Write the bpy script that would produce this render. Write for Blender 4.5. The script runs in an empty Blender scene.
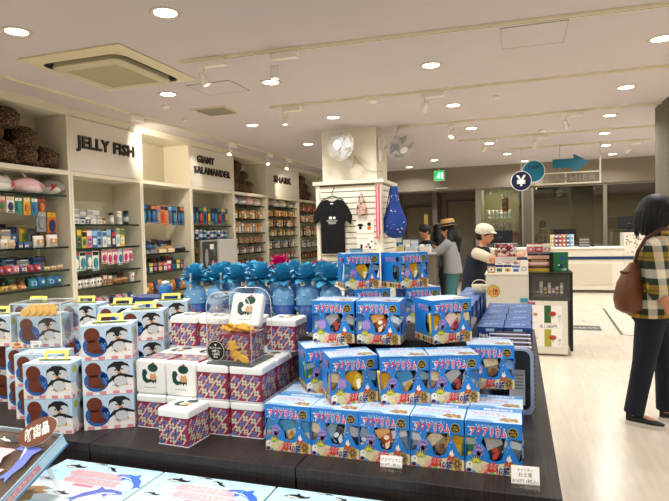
import bpy, bmesh, math, random
from mathutils import Vector, Matrix

random.seed(7)
PI = math.pi
SC = bpy.context.scene
COL = SC.collection

# ------------------------------------------------------------------ camera
F_PX, YAW, PITCH, ROLL = 554.0, math.radians(18.3), math.radians(2.03), math.radians(-1.42)
fw = Vector((-math.sin(YAW) * math.cos(PITCH), math.cos(YAW) * math.cos(PITCH), -math.sin(PITCH)))
rt = Vector((math.cos(YAW), math.sin(YAW), 0))
up = rt.cross(fw)
r2 = math.cos(ROLL) * rt + math.sin(ROLL) * up
u2 = -math.sin(ROLL) * rt + math.cos(ROLL) * up
cam_d = bpy.data.cameras.new('camera')
cam = bpy.data.objects.new('camera', cam_d)
COL.objects.link(cam)
mw = Matrix.Identity(4)
for i in range(3):
    mw[i][0], mw[i][1], mw[i][2] = r2[i], u2[i], -fw[i]
mw[2][3] = 1.42
cam.matrix_world = mw
cam_d.sensor_width = 36.0
cam_d.lens = F_PX / 669.0 * 36.0
cam_d.clip_start = 0.05
SC.camera = cam

# ------------------------------------------------------------------ world, light levels, exposure
W = bpy.data.worlds.new('world')
SC.world = W
W.use_nodes = True
W.node_tree.nodes['Background'].inputs[0].default_value = (1.0, 0.93, 0.84, 1)
W.node_tree.nodes['Background'].inputs[1].default_value = 0.10
SC.view_settings.view_transform = 'Standard'
SC.view_settings.look = 'None'
SC.view_settings.gamma = 1.0
SC.view_settings.use_curve_mapping = False
SC.view_settings.exposure = 0.0
DOWN_W = 16.0        # watts of one recessed downlight
SPOT_W = 16.0        # watts of one track spot
LAMP_COL = (1.0, 0.985, 0.955)
SPOT_COL = (1.0, 0.88, 0.70)

# ------------------------------------------------------------------ materials
def lin(c):
    c = c.lstrip('#')
    v = [int(c[i:i + 2], 16) / 255 for i in (0, 2, 4)]
    return tuple(x / 12.92 if x <= 0.04045 else ((x + 0.055) / 1.055) ** 2.4 for x in v) + (1,)

MATS = {}
def mat(hexc, rough=0.55, metal=0.0, var=0.05, scale=30.0, trans=0.0, ior=1.45, alpha=1.0, spec=0.5, coat=0.0, emit=0.0, name=None):
    key = (hexc, rough, metal, var, scale, trans, alpha, spec, coat, emit)
    if key in MATS:
        return MATS[key]
    m = bpy.data.materials.new(name or 'paint_' + hexc.strip('#'))
    m.use_nodes = True
    nt = m.node_tree
    b = nt.nodes['Principled BSDF']
    b.inputs['Base Color'].default_value = lin(hexc)
    b.inputs['Roughness'].default_value = rough
    b.inputs['Metallic'].default_value = metal
    b.inputs['IOR'].default_value = ior
    b.inputs['Alpha'].default_value = alpha
    b.inputs['Transmission Weight'].default_value = trans
    b.inputs['Specular IOR Level'].default_value = spec
    b.inputs['Coat Weight'].default_value = coat
    if emit:
        b.inputs['Emission Color'].default_value = lin(hexc)
        b.inputs['Emission Strength'].default_value = emit
    if var and not emit:
        tc = nt.nodes.new('ShaderNodeTexCoord')
        no = nt.nodes.new('ShaderNodeTexNoise')
        no.inputs['Scale'].default_value = scale
        no.inputs['Detail'].default_value = 3
        nt.links.new(tc.outputs['Object'], no.inputs['Vector'])
        mx = nt.nodes.new('ShaderNodeMix')
        mx.data_type = 'RGBA'
        c = lin(hexc)
        mx.inputs[6].default_value = tuple(x * (1 - var) for x in c[:3]) + (1,)
        mx.inputs[7].default_value = tuple(min(1, x * (1 + var)) for x in c[:3]) + (1,)
        nt.links.new(no.outputs['Fac'], mx.inputs[0])
        nt.links.new(mx.outputs[2], b.inputs['Base Color'])
    MATS[key] = m
    return m

def node_mat(name):
    m = bpy.data.materials.new(name)
    m.use_nodes = True
    nt = m.node_tree
    return m, nt, nt.nodes['Principled BSDF']

def clear_mat(name, tint=(1, 1, 1, 1), gloss=0.08, rough=0.03):
    """thin clear sheet: mostly see-through with a mirror sheen growing at grazing angles"""
    m = bpy.data.materials.new(name)
    m.use_nodes = True
    nt = m.node_tree
    for n in list(nt.nodes):
        nt.nodes.remove(n)
    out = nt.nodes.new('ShaderNodeOutputMaterial')
    mix = nt.nodes.new('ShaderNodeMixShader')
    tr = nt.nodes.new('ShaderNodeBsdfTransparent')
    gl = nt.nodes.new('ShaderNodeBsdfGlossy')
    lw = nt.nodes.new('ShaderNodeLayerWeight')
    ma = nt.nodes.new('ShaderNodeMath')
    tr.inputs[0].default_value = tint
    gl.inputs['Roughness'].default_value = rough
    lw.inputs['Blend'].default_value = 0.25
    ma.operation = 'MULTIPLY_ADD'
    ma.inputs[1].default_value = 0.28
    ma.inputs[2].default_value = gloss
    nt.links.new(lw.outputs['Fresnel'], ma.inputs[0])
    nt.links.new(ma.outputs[0], mix.inputs[0])
    nt.links.new(tr.outputs[0], mix.inputs[1])
    nt.links.new(gl.outputs[0], mix.inputs[2])
    nt.links.new(mix.outputs[0], out.inputs[0])
    return m

def wood_dark():
    m, nt, b = node_mat('dark_wood')
    tc = nt.nodes.new('ShaderNodeTexCoord')
    mp = nt.nodes.new('ShaderNodeMapping')
    mp.inputs['Scale'].default_value = (60, 1.5, 1.5)
    no = nt.nodes.new('ShaderNodeTexNoise')
    no.inputs['Scale'].default_value = 4
    no.inputs['Detail'].default_value = 6
    cr = nt.nodes.new('ShaderNodeValToRGB')
    cr.color_ramp.elements[0].position = 0.35
    cr.color_ramp.elements[0].color = lin('#130e0d')
    cr.color_ramp.elements[1].position = 0.7
    cr.color_ramp.elements[1].color = lin('#332a27')
    nt.links.new(tc.outputs['Object'], mp.inputs['Vector'])
    nt.links.new(mp.outputs[0], no.inputs['Vector'])
    nt.links.new(no.outputs['Fac'], cr.inputs[0])
    nt.links.new(cr.outputs[0], b.inputs['Base Color'])
    b.inputs['Roughness'].default_value = 0.5
    return m

def floor_mat():
    m, nt, b = node_mat('polished_floor')
    tc = nt.nodes.new('ShaderNodeTexCoord')
    mp = nt.nodes.new('ShaderNodeMapping')
    mp.inputs['Scale'].default_value = (9, 1.2, 1)
    no = nt.nodes.new('ShaderNodeTexNoise')
    no.inputs['Scale'].default_value = 3
    no.inputs['Detail'].default_value = 5
    cr = nt.nodes.new('ShaderNodeValToRGB')
    cr.color_ramp.elements[0].position = 0.3
    cr.color_ramp.elements[0].color = lin('#d0c5b2')
    cr.color_ramp.elements[1].position = 0.75
    cr.color_ramp.elements[1].color = lin('#dfd5c3')
    nt.links.new(tc.outputs['Object'], mp.inputs['Vector'])
    nt.links.new(mp.outputs[0], no.inputs['Vector'])
    nt.links.new(no.outputs['Fac'], cr.inputs[0])
    nt.links.new(cr.outputs[0], b.inputs['Base Color'])
    b.inputs['Roughness'].default_value = 0.22
    return m

def spotted(name, base, spot, scale):
    m, nt, b = node_mat(name)
    tc = nt.nodes.new('ShaderNodeTexCoord')
    vo = nt.nodes.new('ShaderNodeTexNoise')
    vo.inputs['Scale'].default_value = scale
    vo.inputs['Detail'].default_value = 4
    cr = nt.nodes.new('ShaderNodeValToRGB')
    cr.color_ramp.elements[0].position = 0.50
    cr.color_ramp.elements[0].color = lin(base)
    cr.color_ramp.elements[1].position = 0.62
    cr.color_ramp.elements[1].color = lin(spot)
    nt.links.new(tc.outputs['Object'], vo.inputs['Vector'])
    nt.links.new(vo.outputs['Fac'], cr.inputs[0])
    nt.links.new(cr.outputs[0], b.inputs['Base Color'])
    b.inputs['Roughness'].default_value = 0.9
    return m

def plaid():
    m, nt, b = node_mat('plaid_cloth')
    tc = nt.nodes.new('ShaderNodeTexCoord')
    sp = nt.nodes.new('ShaderNodeSeparateXYZ')
    nt.links.new(tc.outputs['Object'], sp.inputs[0])
    def band(src, period, off):
        a = nt.nodes.new('ShaderNodeMath'); a.operation = 'MULTIPLY_ADD'
        a.inputs[1].default_value = 1 / period; a.inputs[2].default_value = off
        f = nt.nodes.new('ShaderNodeMath'); f.operation = 'FRACT'
        nt.links.new(src, a.inputs[0]); nt.links.new(a.outputs[0], f.inputs[0])
        c = nt.nodes.new('ShaderNodeValToRGB')
        c.color_ramp.interpolation = 'CONSTANT'
        els = [(0, '#efe9d4'), (0.27, '#22382b'), (0.48, '#1c3325'), (0.52, '#b8921f'), (0.62, '#22382b'), (0.64, '#b8921f'), (0.80, '#1d2a22'), (0.92, '#22382b')]
        c.color_ramp.elements[0].color = lin(els[0][1])
        c.color_ramp.elements[1].position = els[1][0]
        c.color_ramp.elements[1].color = lin(els[1][1])
        for p, h in els[2:]:
            e = c.color_ramp.elements.new(p)
            e.color = lin(h)
        nt.links.new(f.outputs[0], c.inputs[0])
        return c.outputs[0]
    ad = nt.nodes.new('ShaderNodeMath'); ad.operation = 'MULTIPLY_ADD'
    ad.inputs[1].default_value = 0.75
    nt.links.new(sp.outputs[1], ad.inputs[0]); nt.links.new(sp.outputs[0], ad.inputs[2])
    h = band(sp.outputs[2], 0.215, 0.10)
    v = band(ad.outputs[0], 0.235, 0.35)
    mx = nt.nodes.new('ShaderNodeMix'); mx.data_type = 'RGBA'
    mx.inputs[0].default_value = 0.5
    nt.links.new(h, mx.inputs[6]); nt.links.new(v, mx.inputs[7])
    nt.links.new(mx.outputs[2], b.inputs['Base Color'])
    b.inputs['Roughness'].default_value = 0.9
    return m

# ------------------------------------------------------------------ mesh builder
def empty(name, loc=(0, 0, 0), rz=0.0):
    o = bpy.data.objects.new(name, None)
    o.empty_display_size = 0.05
    COL.objects.link(o)
    o.location = loc
    o.rotation_euler = (0, 0, rz)
    return o

def tag(o, label, cat, group=None, kind=None):
    o['label'] = label
    o['category'] = cat
    if group:
        o['group'] = group
    if kind:
        o['kind'] = kind
    return o

def thing(name, label, cat, loc=(0, 0, 0), rz=0.0, group=None):
    return tag(empty(name, loc, rz), label, cat, group)

KIDS = {}
def children(o):
    return KIDS.get(o.name, [])

def adopt(o, parent):
    o.parent = parent
    KIDS.setdefault(parent.name, []).append(o)

def copy_tree(o, loc=None, rz=None, label=None, group=None, parent=None, rot=None, scale=None):
    c = o.copy()
    COL.objects.link(c)
    if parent is not None:
        adopt(c, parent)
    if loc is not None:
        c.location = loc
    if rz is not None:
        c.rotation_euler = (0, 0, rz)
    if rot is not None:
        c.rotation_euler = rot
    if scale is not None:
        c.scale = (scale,) * 3
    if label:
        c['label'] = label
    if group:
        c['group'] = group
    for ch in children(o):
        copy_tree(ch, parent=c)
    return c

class MB:
    def __init__(s, M=None):
        s.v, s.f, s.mi, s.sm, s.mats = [], [], [], [], []
        s.M = M
    def idx(s, m):
        if m not in s.mats:
            s.mats.append(m)
        return s.mats.index(m)
    def add(s, vs, fs, m, smooth=False):
        b = len(s.v)
        if s.M is not None:
            vs = [s.M @ Vector(p) for p in vs]
        s.v += [tuple(p) for p in vs]
        i = s.idx(m)
        for f in fs:
            s.f.append([b + k for k in f]); s.mi.append(i); s.sm.append(smooth)
        return s
    def poly(s, pts, m):
        return s.add(pts, [list(range(len(pts)))], m)
    def box(s, x0, x1, y0, y1, z0, z1, m):
        v = [(x, y, z) for z in (z0, z1) for y in (y0, y1) for x in (x0, x1)]
        return s.add(v, [(0, 2, 3, 1), (4, 5, 7, 6), (0, 1, 5, 4), (2, 6, 7, 3), (0, 4, 6, 2), (1, 3, 7, 5)], m)
    def rings(s, rings, m, cap0=True, cap1=True, smooth=True, closed=False):
        n = len(rings[0])
        vs = [p for r in rings for p in r]
        fs = []
        R = len(rings)
        for i in range(R if closed else R - 1):
            a, b2 = i * n, ((i + 1) % R) * n
            for k in range(n):
                fs.append((a + k, a + (k + 1) % n, b2 + (k + 1) % n, b2 + k))
        if not closed:
            if cap0: fs.append(tuple(range(n - 1, -1, -1)))
            if cap1: fs.append(tuple((R - 1) * n + k for k in range(n)))
        return s.add(vs, fs, m, smooth)
    def tube(s, pts, r, m, n=8, smooth=True):
        P = [Vector(p) for p in pts]
        rs = r if isinstance(r, (list, tuple)) else [r] * len(P)
        ref = None
        out = []
        for i, p in enumerate(P):
            d = (P[min(i + 1, len(P) - 1)] - P[max(i - 1, 0)]).normalized()
            if ref is None:
                ref = d.orthogonal().normalized()
            a = (ref - d * ref.dot(d))
            a = a.normalized() if a.length > 1e-6 else d.orthogonal().normalized()
            ref = a
            b = d.cross(a)
            out.append([p + (a * math.cos(2 * PI * k / n) + b * math.sin(2 * PI * k / n)) * rs[i] for k in range(n)])
        return s.rings(out, m, smooth=smooth)
    def lathe(s, prof, m, c=(0, 0, 0), n=16, smooth=True, cap0=True, cap1=True):
        out = [[(c[0] + r * math.cos(2 * PI * k / n), c[1] + r * math.sin(2 * PI * k / n), c[2] + z) for k in range(n)] for r, z in prof]
        return s.rings(out, m, cap0, cap1, smooth)
    def cyl(s, c, r, z0, z1, m, n=20):
        return s.lathe([(r, z0), (r, z1)], m, c, n, smooth=False)
    def ell(s, c, r, m, nu=14, nv=8, R=None):
        c = Vector(c)
        out = []
        for j in range(nv + 1):
            t = -PI / 2 + PI * (0.02 + 0.96 * j / nv)
            ring = []
            for k in range(nu):
                a = 2 * PI * k / nu
                p = Vector((r[0] * math.cos(t) * math.cos(a), r[1] * math.cos(t) * math.sin(a), r[2] * math.sin(t)))
                if R is not None: p = R @ p
                ring.append(c + p)
            out.append(ring)
        return s.rings(out, m)
    def loft(s, secs, m, n=16):
        """secs: (centre, rx, ry) horizontal ellipses"""
        return s.rings([[(c[0] + a * math.cos(2 * PI * k / n), c[1] + b * math.sin(2 * PI * k / n), c[2]) for k in range(n)] for c, a, b in secs], m)
    # flat artwork printed on a face: o origin, u and v unit axes
    def art(s, o, u, v, items, eps=0.0007):
        o, u, v = Vector(o), Vector(u), Vector(v)
        nrm = u.cross(v).normalized()
        for layer, pts, m in items:
            s.poly([o + u * p[0] + v * p[1] + nrm * (eps * layer) for p in pts], m)
        return s
    def mesh(s, name):
        me = bpy.data.meshes.new(name)
        me.from_pydata(s.v, [], s.f)
        for m in s.mats:
            me.materials.append(m)
        me.polygons.foreach_set('material_index', s.mi)
        me.polygons.foreach_set('use_smooth', s.sm)
        me.update()
        return me
    def build(s, name, parent=None, bevel=0.0, seg=2, loc=None):
        o = bpy.data.objects.new(name, s.mesh(name))
        COL.objects.link(o)
        if parent is not None:
            adopt(o, parent)
        if loc is not None:
            o.location = loc
        if bevel:
            md = o.modifiers.new('bevel', 'BEVEL')
            md.width = bevel
            md.segments = seg
            md.limit_method = 'ANGLE'
        return o

def obj_from_mesh(name, me, parent=None):
    o = bpy.data.objects.new(name, me)
    COL.objects.link(o)
    if parent is not None:
        adopt(o, parent)
    return o

def struct(name, mb, bevel=0.0):
    o = mb.build(name, bevel=bevel)
    o['kind'] = 'structure'
    return o

def remesh(name, mb, voxel, m, parent=None, smooth=6):
    """melt overlapping closed shapes into one continuous skin"""
    o = bpy.data.objects.new('melt', mb.mesh('melt'))
    COL.objects.link(o)
    md = o.modifiers.new('r', 'REMESH')
    md.mode = 'VOXEL'
    md.voxel_size = voxel
    sm = o.modifiers.new('s', 'SMOOTH')
    sm.iterations = smooth
    sm.factor = 0.5
    dg = bpy.context.evaluated_depsgraph_get()
    me = bpy.data.meshes.new_from_object(o.evaluated_get(dg))
    bpy.data.objects.remove(o, do_unlink=True)
    me.name = name
    me.materials.clear()
    me.materials.append(m)
    for p in me.polygons:
        p.use_smooth = True
        p.material_index = 0
    return obj_from_mesh(name, me, parent)

# ------------------------------------------------------------------ lettering
TXT = {}
def text_polys(s, bold=0.0):
    """2-D polygons of a line of lettering, cap height about 0.7, centred on x"""
    k = (s, bold)
    if k in TXT:
        return TXT[k]
    cu = bpy.data.curves.new('t', 'FONT')
    cu.body = s
    cu.align_x = 'CENTER'
    cu.offset = bold
    cu.space_character = 1.0 + bold * 2.6
    cu.resolution_u = 2
    o = bpy.data.objects.new('t', cu)
    COL.objects.link(o)
    dg = bpy.context.evaluated_depsgraph_get()
    me = bpy.data.meshes.new_from_object(o.evaluated_get(dg))
    polys = [[(me.vertices[i].co.x, me.vertices[i].co.y) for i in p.vertices] for p in me.polygons]
    bpy.data.objects.remove(o, do_unlink=True)
    bpy.data.meshes.remove(me)
    TXT[k] = polys
    return polys

def T(s, x, y, h, m, layer=3, bold=0.0, width=None, slant=0.0, rot=0.0):
    """art items: lettering centred at x, baseline y, body height h; width squeezes to a given length"""
    ps = text_polys(s, bold)
    if not ps: return []
    w = max(p[0] for q in ps for p in q) - min(p[0] for q in ps for p in q)
    kx = h if width is None else width / max(w, 1e-6)
    c, sn = math.cos(rot), math.sin(rot)
    out = []
    for q in ps:
        pts = []
        for a, b in q:
            X, Y = a * kx + b * h * slant, b * h
            pts.append((x + X * c - Y * sn, y + X * sn + Y * c))
        out.append((layer, pts, m))
    return out

def circ(x, y, r, m, layer=1, n=16, ry=None):
    ry = r if ry is None else ry
    return [(layer, [(x + r * math.cos(2 * PI * k / n), y + ry * math.sin(2 * PI * k / n)) for k in range(n)], m)]

def rect(x0, x1, y0, y1, m, layer=1):
    return [(layer, [(x0, y0), (x1, y0), (x1, y1), (x0, y1)], m)]

def shift(items, dx, dy, k=1.0, rot=0.0, flip=False, dl=0):
    c, s = math.cos(rot), math.sin(rot)
    out = []
    for l, pts, m in items:
        q = [((-a if flip else a) * k, b * k) for a, b in pts]
        q = [(dx + a * c - b * s, dy + a * s + b * c) for a, b in q]
        if flip: q = q[::-1]
        out.append((l + dl, q, m))
    return out

def text_obj(name, s, o, u, v, h, m, depth, parent, bold=0.0, width=None):
    """raised lettering as solid prisms"""
    o, u, v = Vector(o), Vector(u), Vector(v)
    n = u.cross(v).normalized()
    mb = MB()
    for _, pts, _m in T(s, 0, 0, h, m, 0, bold, width):
        a = [o + u * p[0] + v * p[1] + n * depth for p in pts]
        b = [o + u * p[0] + v * p[1] + n * 0.0005 for p in pts]
        k = len(pts)
        mb.add(a + b, [tuple(range(k)), tuple(range(2 * k - 1, k - 1, -1))] + [(i, k + i, k + (i + 1) % k, (i + 1) % k) for i in range(k)], m)
    return mb.build(name, parent)

# ------------------------------------------------------------------ shared colours
CEIL = mat('#cfc6c7', 0.8, var=0.02, scale=2)
CREAM = mat('#e2dac5', 0.5, var=0.02, scale=3)
WHITE = mat('#f2efe8', 0.45, var=0.02)
PLAST = mat('#f7f3e6', 0.4, var=0.02)
BLACK = mat('#0c0c0d', 0.45, var=0.1)
DARKG = mat('#2a2a2c', 0.5)
GREY = mat('#9a9790', 0.5)
STEEL = mat('#b9b7b0', 0.3, metal=0.9, var=0.03)
WOOD = wood_dark()
FLOOR = floor_mat()
CLEAR = clear_mat('clear_acrylic', (0.97, 0.98, 0.98, 1), 0.05)
GLASSE = mat('#16201f', 0.15, var=0.05)
SHELFG = clear_mat('shelf_glass', (0.80, 0.88, 0.86, 1), 0.06)
WALLG = clear_mat('window_glass', (0.74, 0.75, 0.70, 1), 0.10, 0.02)
LAMP = mat('#fff4e2', emit=14.0)
SPOTL = mat('#ffe9c4', emit=18.0)
H_C = 2.85

# ------------------------------------------------------------------ the room
struct('floor', MB().box(-5.3, 7.0, -4.0, 18.0, -0.08, 0.0, FLOOR))
struct('ceiling', MB().box(-5.3, 7.0, -4.0, 18.0, H_C, H_C + 0.1, CEIL))
struct('wall_left', MB().box(-5.25, -5.12, -4.0, 18.0, 0, H_C, CREAM))
struct('wall_right', MB().box(6.9, 7.0, -4.0, 18.0, 0, H_C, mat('#b9b0a2', 0.8)))
struct('wall_front', MB().box(-5.25, 7.0, -4.0, -3.9, 0, H_C, mat('#cfc5b4', 0.8)))
OLIVE = mat('#77705c', 0.7, var=0.04, scale=2)
struct('wall_back', MB().box(-5.12, 6.9, 16.9, 17.0, 0, H_C, OLIVE))
TAUPE = mat('#8f8474', 0.7, var=0.03, scale=2)
# bulkhead over the glazing and the recess beside it
b = MB()
b.box(-5.1, 6.9, 13.42, 13.75, 2.33, H_C, TAUPE)
struct('trim_1', b)
b = MB()
b.box(-5.1, -2.95, 13.45, 13.6, 0, 2.33, TAUPE)
b.box(-0.93, -0.80, 13.45, 14.9, 0, 2.33, TAUPE)
b.box(-5.1, -0.80, 14.9, 15.0, 0, 2.5, TAUPE)
b.box(-3.1, -2.95, 13.6, 14.9, 0, 2.33, TAUPE)
b.box(-3.1, -0.8, 13.75, 14.9, 2.33, 2.45, TAUPE)
b.box(-2.02, -1.90, 14.0, 14.9, 0, 2.33, mat('#6d6558', 0.7))
struct('wall_recess', b)
def door(name, x0, x1, z1, slit):
    d = struct(name, MB().box(x0, x1, 14.84, 14.895, 0.01, z1, mat('#857b68', 0.5)), bevel=0.004)
    fr = MB()
    fm = mat('#5f584b', 0.5)
    fr.box(x0 - 0.05, x0 - 0.005, 14.83, 14.9, 0, z1 + 0.05, fm).box(x1 + 0.005, x1 + 0.05, 14.83, 14.9, 0, z1 + 0.05, fm).box(x0 - 0.05, x1 + 0.05, 14.83, 14.9, z1 + 0.005, z1 + 0.05, fm)
    fr.build('door_frame', d)
    if slit:
        MB().box(x0 + 0.46, x0 + 0.56, 14.828, 14.838, 0.95, 1.80, mat('#c9b45e', 0.3, emit=0.35)).build('door_glass', d)
    MB().tube([(x1 - 0.08, 14.83, 0.9), (x1 - 0.08, 14.78, 0.9), (x1 - 0.08, 14.78, 1.15), (x1 - 0.08, 14.83, 1.15)], 0.012, STEEL).build('door_handle', d)
door('door_1', -2.82, -2.10, 1.98, True)
door('door_2', -1.72, -1.02, 2.10, False)
# glazing: three panes between metal mullions
ALU = mat('#8d8778', 0.4, metal=0.4)
for i, (x0, x1) in enumerate(((-0.80, 0.10), (0.36, 1.80), (1.88, 3.6), (3.68, 5.2), (5.28, 6.88))):
    w = struct('window_%d' % (i + 1), MB().box(x0, x1, 13.50, 13.512, 0.05, 2.33, WALLG))
    fr = MB()
    fr.box(x0 - 0.045, x0, 13.46, 13.55, 0, 2.33, ALU).box(x1, x1 + 0.035, 13.46, 13.55, 0, 2.33, ALU)
    fr.box(x0, x1, 13.47, 13.54, 0, 0.05, ALU).box(x0, x1, 13.47, 13.54, 2.29, 2.33, ALU)
    fr.build('window_frame', w, bevel=0.003)
b = MB()
b.box(0.14, 0.31, 13.47, 13.54, 0, 2.33, mat('#5a5346', 0.5))
struct('trim_2', b)
# the dim room behind the glass
b = MB()
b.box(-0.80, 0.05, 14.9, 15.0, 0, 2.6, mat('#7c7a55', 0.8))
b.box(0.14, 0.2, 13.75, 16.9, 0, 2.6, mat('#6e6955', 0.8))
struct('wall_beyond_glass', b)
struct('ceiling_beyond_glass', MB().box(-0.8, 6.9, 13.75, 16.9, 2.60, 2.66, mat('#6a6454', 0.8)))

# square concrete pillar at the right edge of the picture
PIL = mat('#6f695b', 0.85, var=0.12, scale=14)
struct('pillar_right', MB().box(1.64, 2.29, 7.22, 7.85, 0, H_C, PIL), bevel=0.01)
# white pillar that carries the fans
PX0, PX1, PY0, PY1 = -2.64, -1.84, 7.52, 8.16
struct('pillar', MB().box(PX0, PX1, PY0, PY1, 0, H_C, mat('#e8e2d0', 0.6, var=0.015, scale=3)), bevel=0.004)

# ------------------------------------------------------------------ ceiling fittings
def make_downlight():
    t = thing('downlight', '', 'ceiling light')
    b = MB()
    b.lathe([(0.070, -0.002), (0.078, -0.009), (0.098, -0.008), (0.102, -0.001)], mat('#cfc6b6', 0.4), n=28, cap0=False, cap1=False)
    b.build('trim_ring', t)
    MB().cyl((0, 0, 0), 0.071, -0.006, -0.003, LAMP, 24).build('diffuser', t)
    return t
downs = {}
GX = {-3.30: 'row beside the shelves', -2.18: 'row in front of the white pillar', -0.67: 'row over the middle of the shop', 1.12: 'row over the walkway', 2.9: 'row', 4.6: 'row'}
DL = [(-3.26, 3.0, 'above the air conditioner, in the upper left corner of the photo'), (-2.13, 3.1, 'left of centre at the top of the photo'),
      (-3.35, 4.87, 'between the air conditioner and the square vent'), (-2.21, 4.88, 'just below the second spotlight of the nearest track'),
      (-3.32, 6.7, 'above the boards that read giant salamander and shark'), (-3.23, 8.53, 'over the shark board, nearest the white pillar'),
      (-2.18, 6.67, 'right in front of the top of the white pillar'), (-0.70, 4.93, 'largest one over the middle of the shop'),
      (-0.69, 6.62, 'below and right of the largest middle one'), (-0.61, 8.26, 'right of a spotlight with a white box, beyond the middle'),
      (-1.63, 11.74, 'just left of and above the green exit sign'), (-2.35, 12.75, 'farthest one at the left, near the bulkhead over the doors'),
      (-0.17, 11.48, 'up and left of the round yen sign'), (-0.44, 9.89, 'beside a spotlight up and left of the yen sign'),
      (1.10, 6.53, 'big one at the upper right, left of the concrete pillar'), (1.17, 8.11, 'above the blue arrow sign, nearest of a row of four'),
      (1.32, 9.66, 'above the blue arrow, second of a row of four'), (1.54, 11.13, 'above the blue arrow, third of a row of four'),
      (1.86, 12.61, 'right of the arrow tip, farthest of a row of four'), (1.08, 4.94, 'cut by the right edge of the photo'),
      (0.17, 12.90, 'right behind the blue disc of the hanging sign')]
first = make_downlight()
def lamp(name, loc, watts, col, parent, size=0.13, kind='AREA', spread=150):
    L = bpy.data.lights.get(name + kind + str(watts)) or bpy.data.lights.new(name + kind + str(watts), kind)
    L.energy = watts
    L.color = col
    if kind == 'AREA':
        L.shape = 'DISK'
        L.size = size
        L.spread = math.radians(spread)
    o = bpy.data.objects.new(name, L)
    COL.objects.link(o)
    o.parent = parent
    o.location = loc
    return o
for i, (x, y, d) in enumerate(DL):
    if i == 0:
        t = first
        t.location = (x, y, H_C)
    else:
        t = copy_tree(first, (x, y, H_C))
    t['label'] = 'round recessed ceiling downlight ' + d
    t['group'] = 'recessed ceiling downlights'
for x in (-3.3, -2.15, -0.67, 1.1):
    for y in (1.2, -0.6, -2.4):
        t = copy_tree(first, (x, y, H_C), label='round recessed ceiling downlight behind the photographer', group='downlights behind the photographer')
        DL.append((x, y, ''))
for x in (2.9, 4.7):
    for y in (1.2, 3.1, 4.9, 6.6, 8.3, 10.0, 11.8):
        t = copy_tree(first, (x, y, H_C), label='round recessed ceiling downlight beyond the right edge of the photo', group='downlights out of the picture at the right')
        DL.append((x, y, ''))
for x, y, d in DL:
    lamp('downlight_glow', (x, y, H_C - 0.012), DOWN_W, LAMP_COL, None)

for k_, (x, y) in enumerate(((-.38, 14.25), (1.2, 15.4), (3.0, 15.4))):  # unseen fittings and lamps, added to brighten the room behind the glass
    t = copy_tree(first, (x, y, 2.60), label='unseen downlight added to brighten the room behind the glass wall, %s from the left' % ['first', 'second', 'third'][k_], group='added downlights behind the glass wall')
    lamp('downlight_glow', (x, y, 2.588), 26.0, (1.0, .95, .78), None)
# lighting tracks
TRK = mat('#f3ebcd', 0.4, var=0.02)
def track(a, b_, label):
    a, b_ = Vector(a), Vector(b_)
    d = (b_ - a).normalized()
    n = Vector((-d.y, d.x, 0)) * 0.018
    mb = MB()
    lo, hi = Vector((0, 0, H_C - 0.022)), Vector((0, 0, H_C - 0.0005))
    v = [a - n + lo, b_ - n + lo, b_ + n + lo, a + n + lo, a - n + hi, b_ - n + hi, b_ + n + hi, a + n + hi]
    mb.add(v, [(3, 2, 1, 0), (4, 5, 6, 7), (0, 1, 5, 4), (1, 2, 6, 5), (2, 3, 7, 6), (3, 0, 4, 7)], TRK)
    m = n * 0.35
    v = [a - m + lo - Vector((0, 0, .001)), b_ - m + lo - Vector((0, 0, .001)), b_ + m + lo - Vector((0, 0, .001)), a + m + lo - Vector((0, 0, .001))]
    mb.poly(v[::-1], mat('#7a745f', 0.5))
    o = mb.build('lighting_track')
    tag(o, label, 'lighting track', 'ceiling lighting tracks')
track((-2.62, 4.0, 0), (1.6, 4.2, 0), 'cream ceiling lighting track nearest the camera, crossing the top of the photo')
track((-2.66, 5.83, 0), (2.2, 5.78, 0), 'cream ceiling lighting track second from the camera, starting above the white pillar')
track((-1.55, 7.68, 0), (1.7, 7.52, 0), 'cream ceiling lighting track starting behind the right hand fan')
track((-0.9, 9.28, 0), (3.2, 9.18, 0), 'cream ceiling lighting track fourth from the camera, ahead of the hanging sign')
track((-0.4, 10.72, 0), (3.2, 10.62, 0), 'cream ceiling lighting track farthest from the camera, above the blue arrow')
track((-4.27, 3.3, 0), (-4.20, 12.6, 0), 'cream ceiling lighting track running along the front of the shelf wall')

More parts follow.
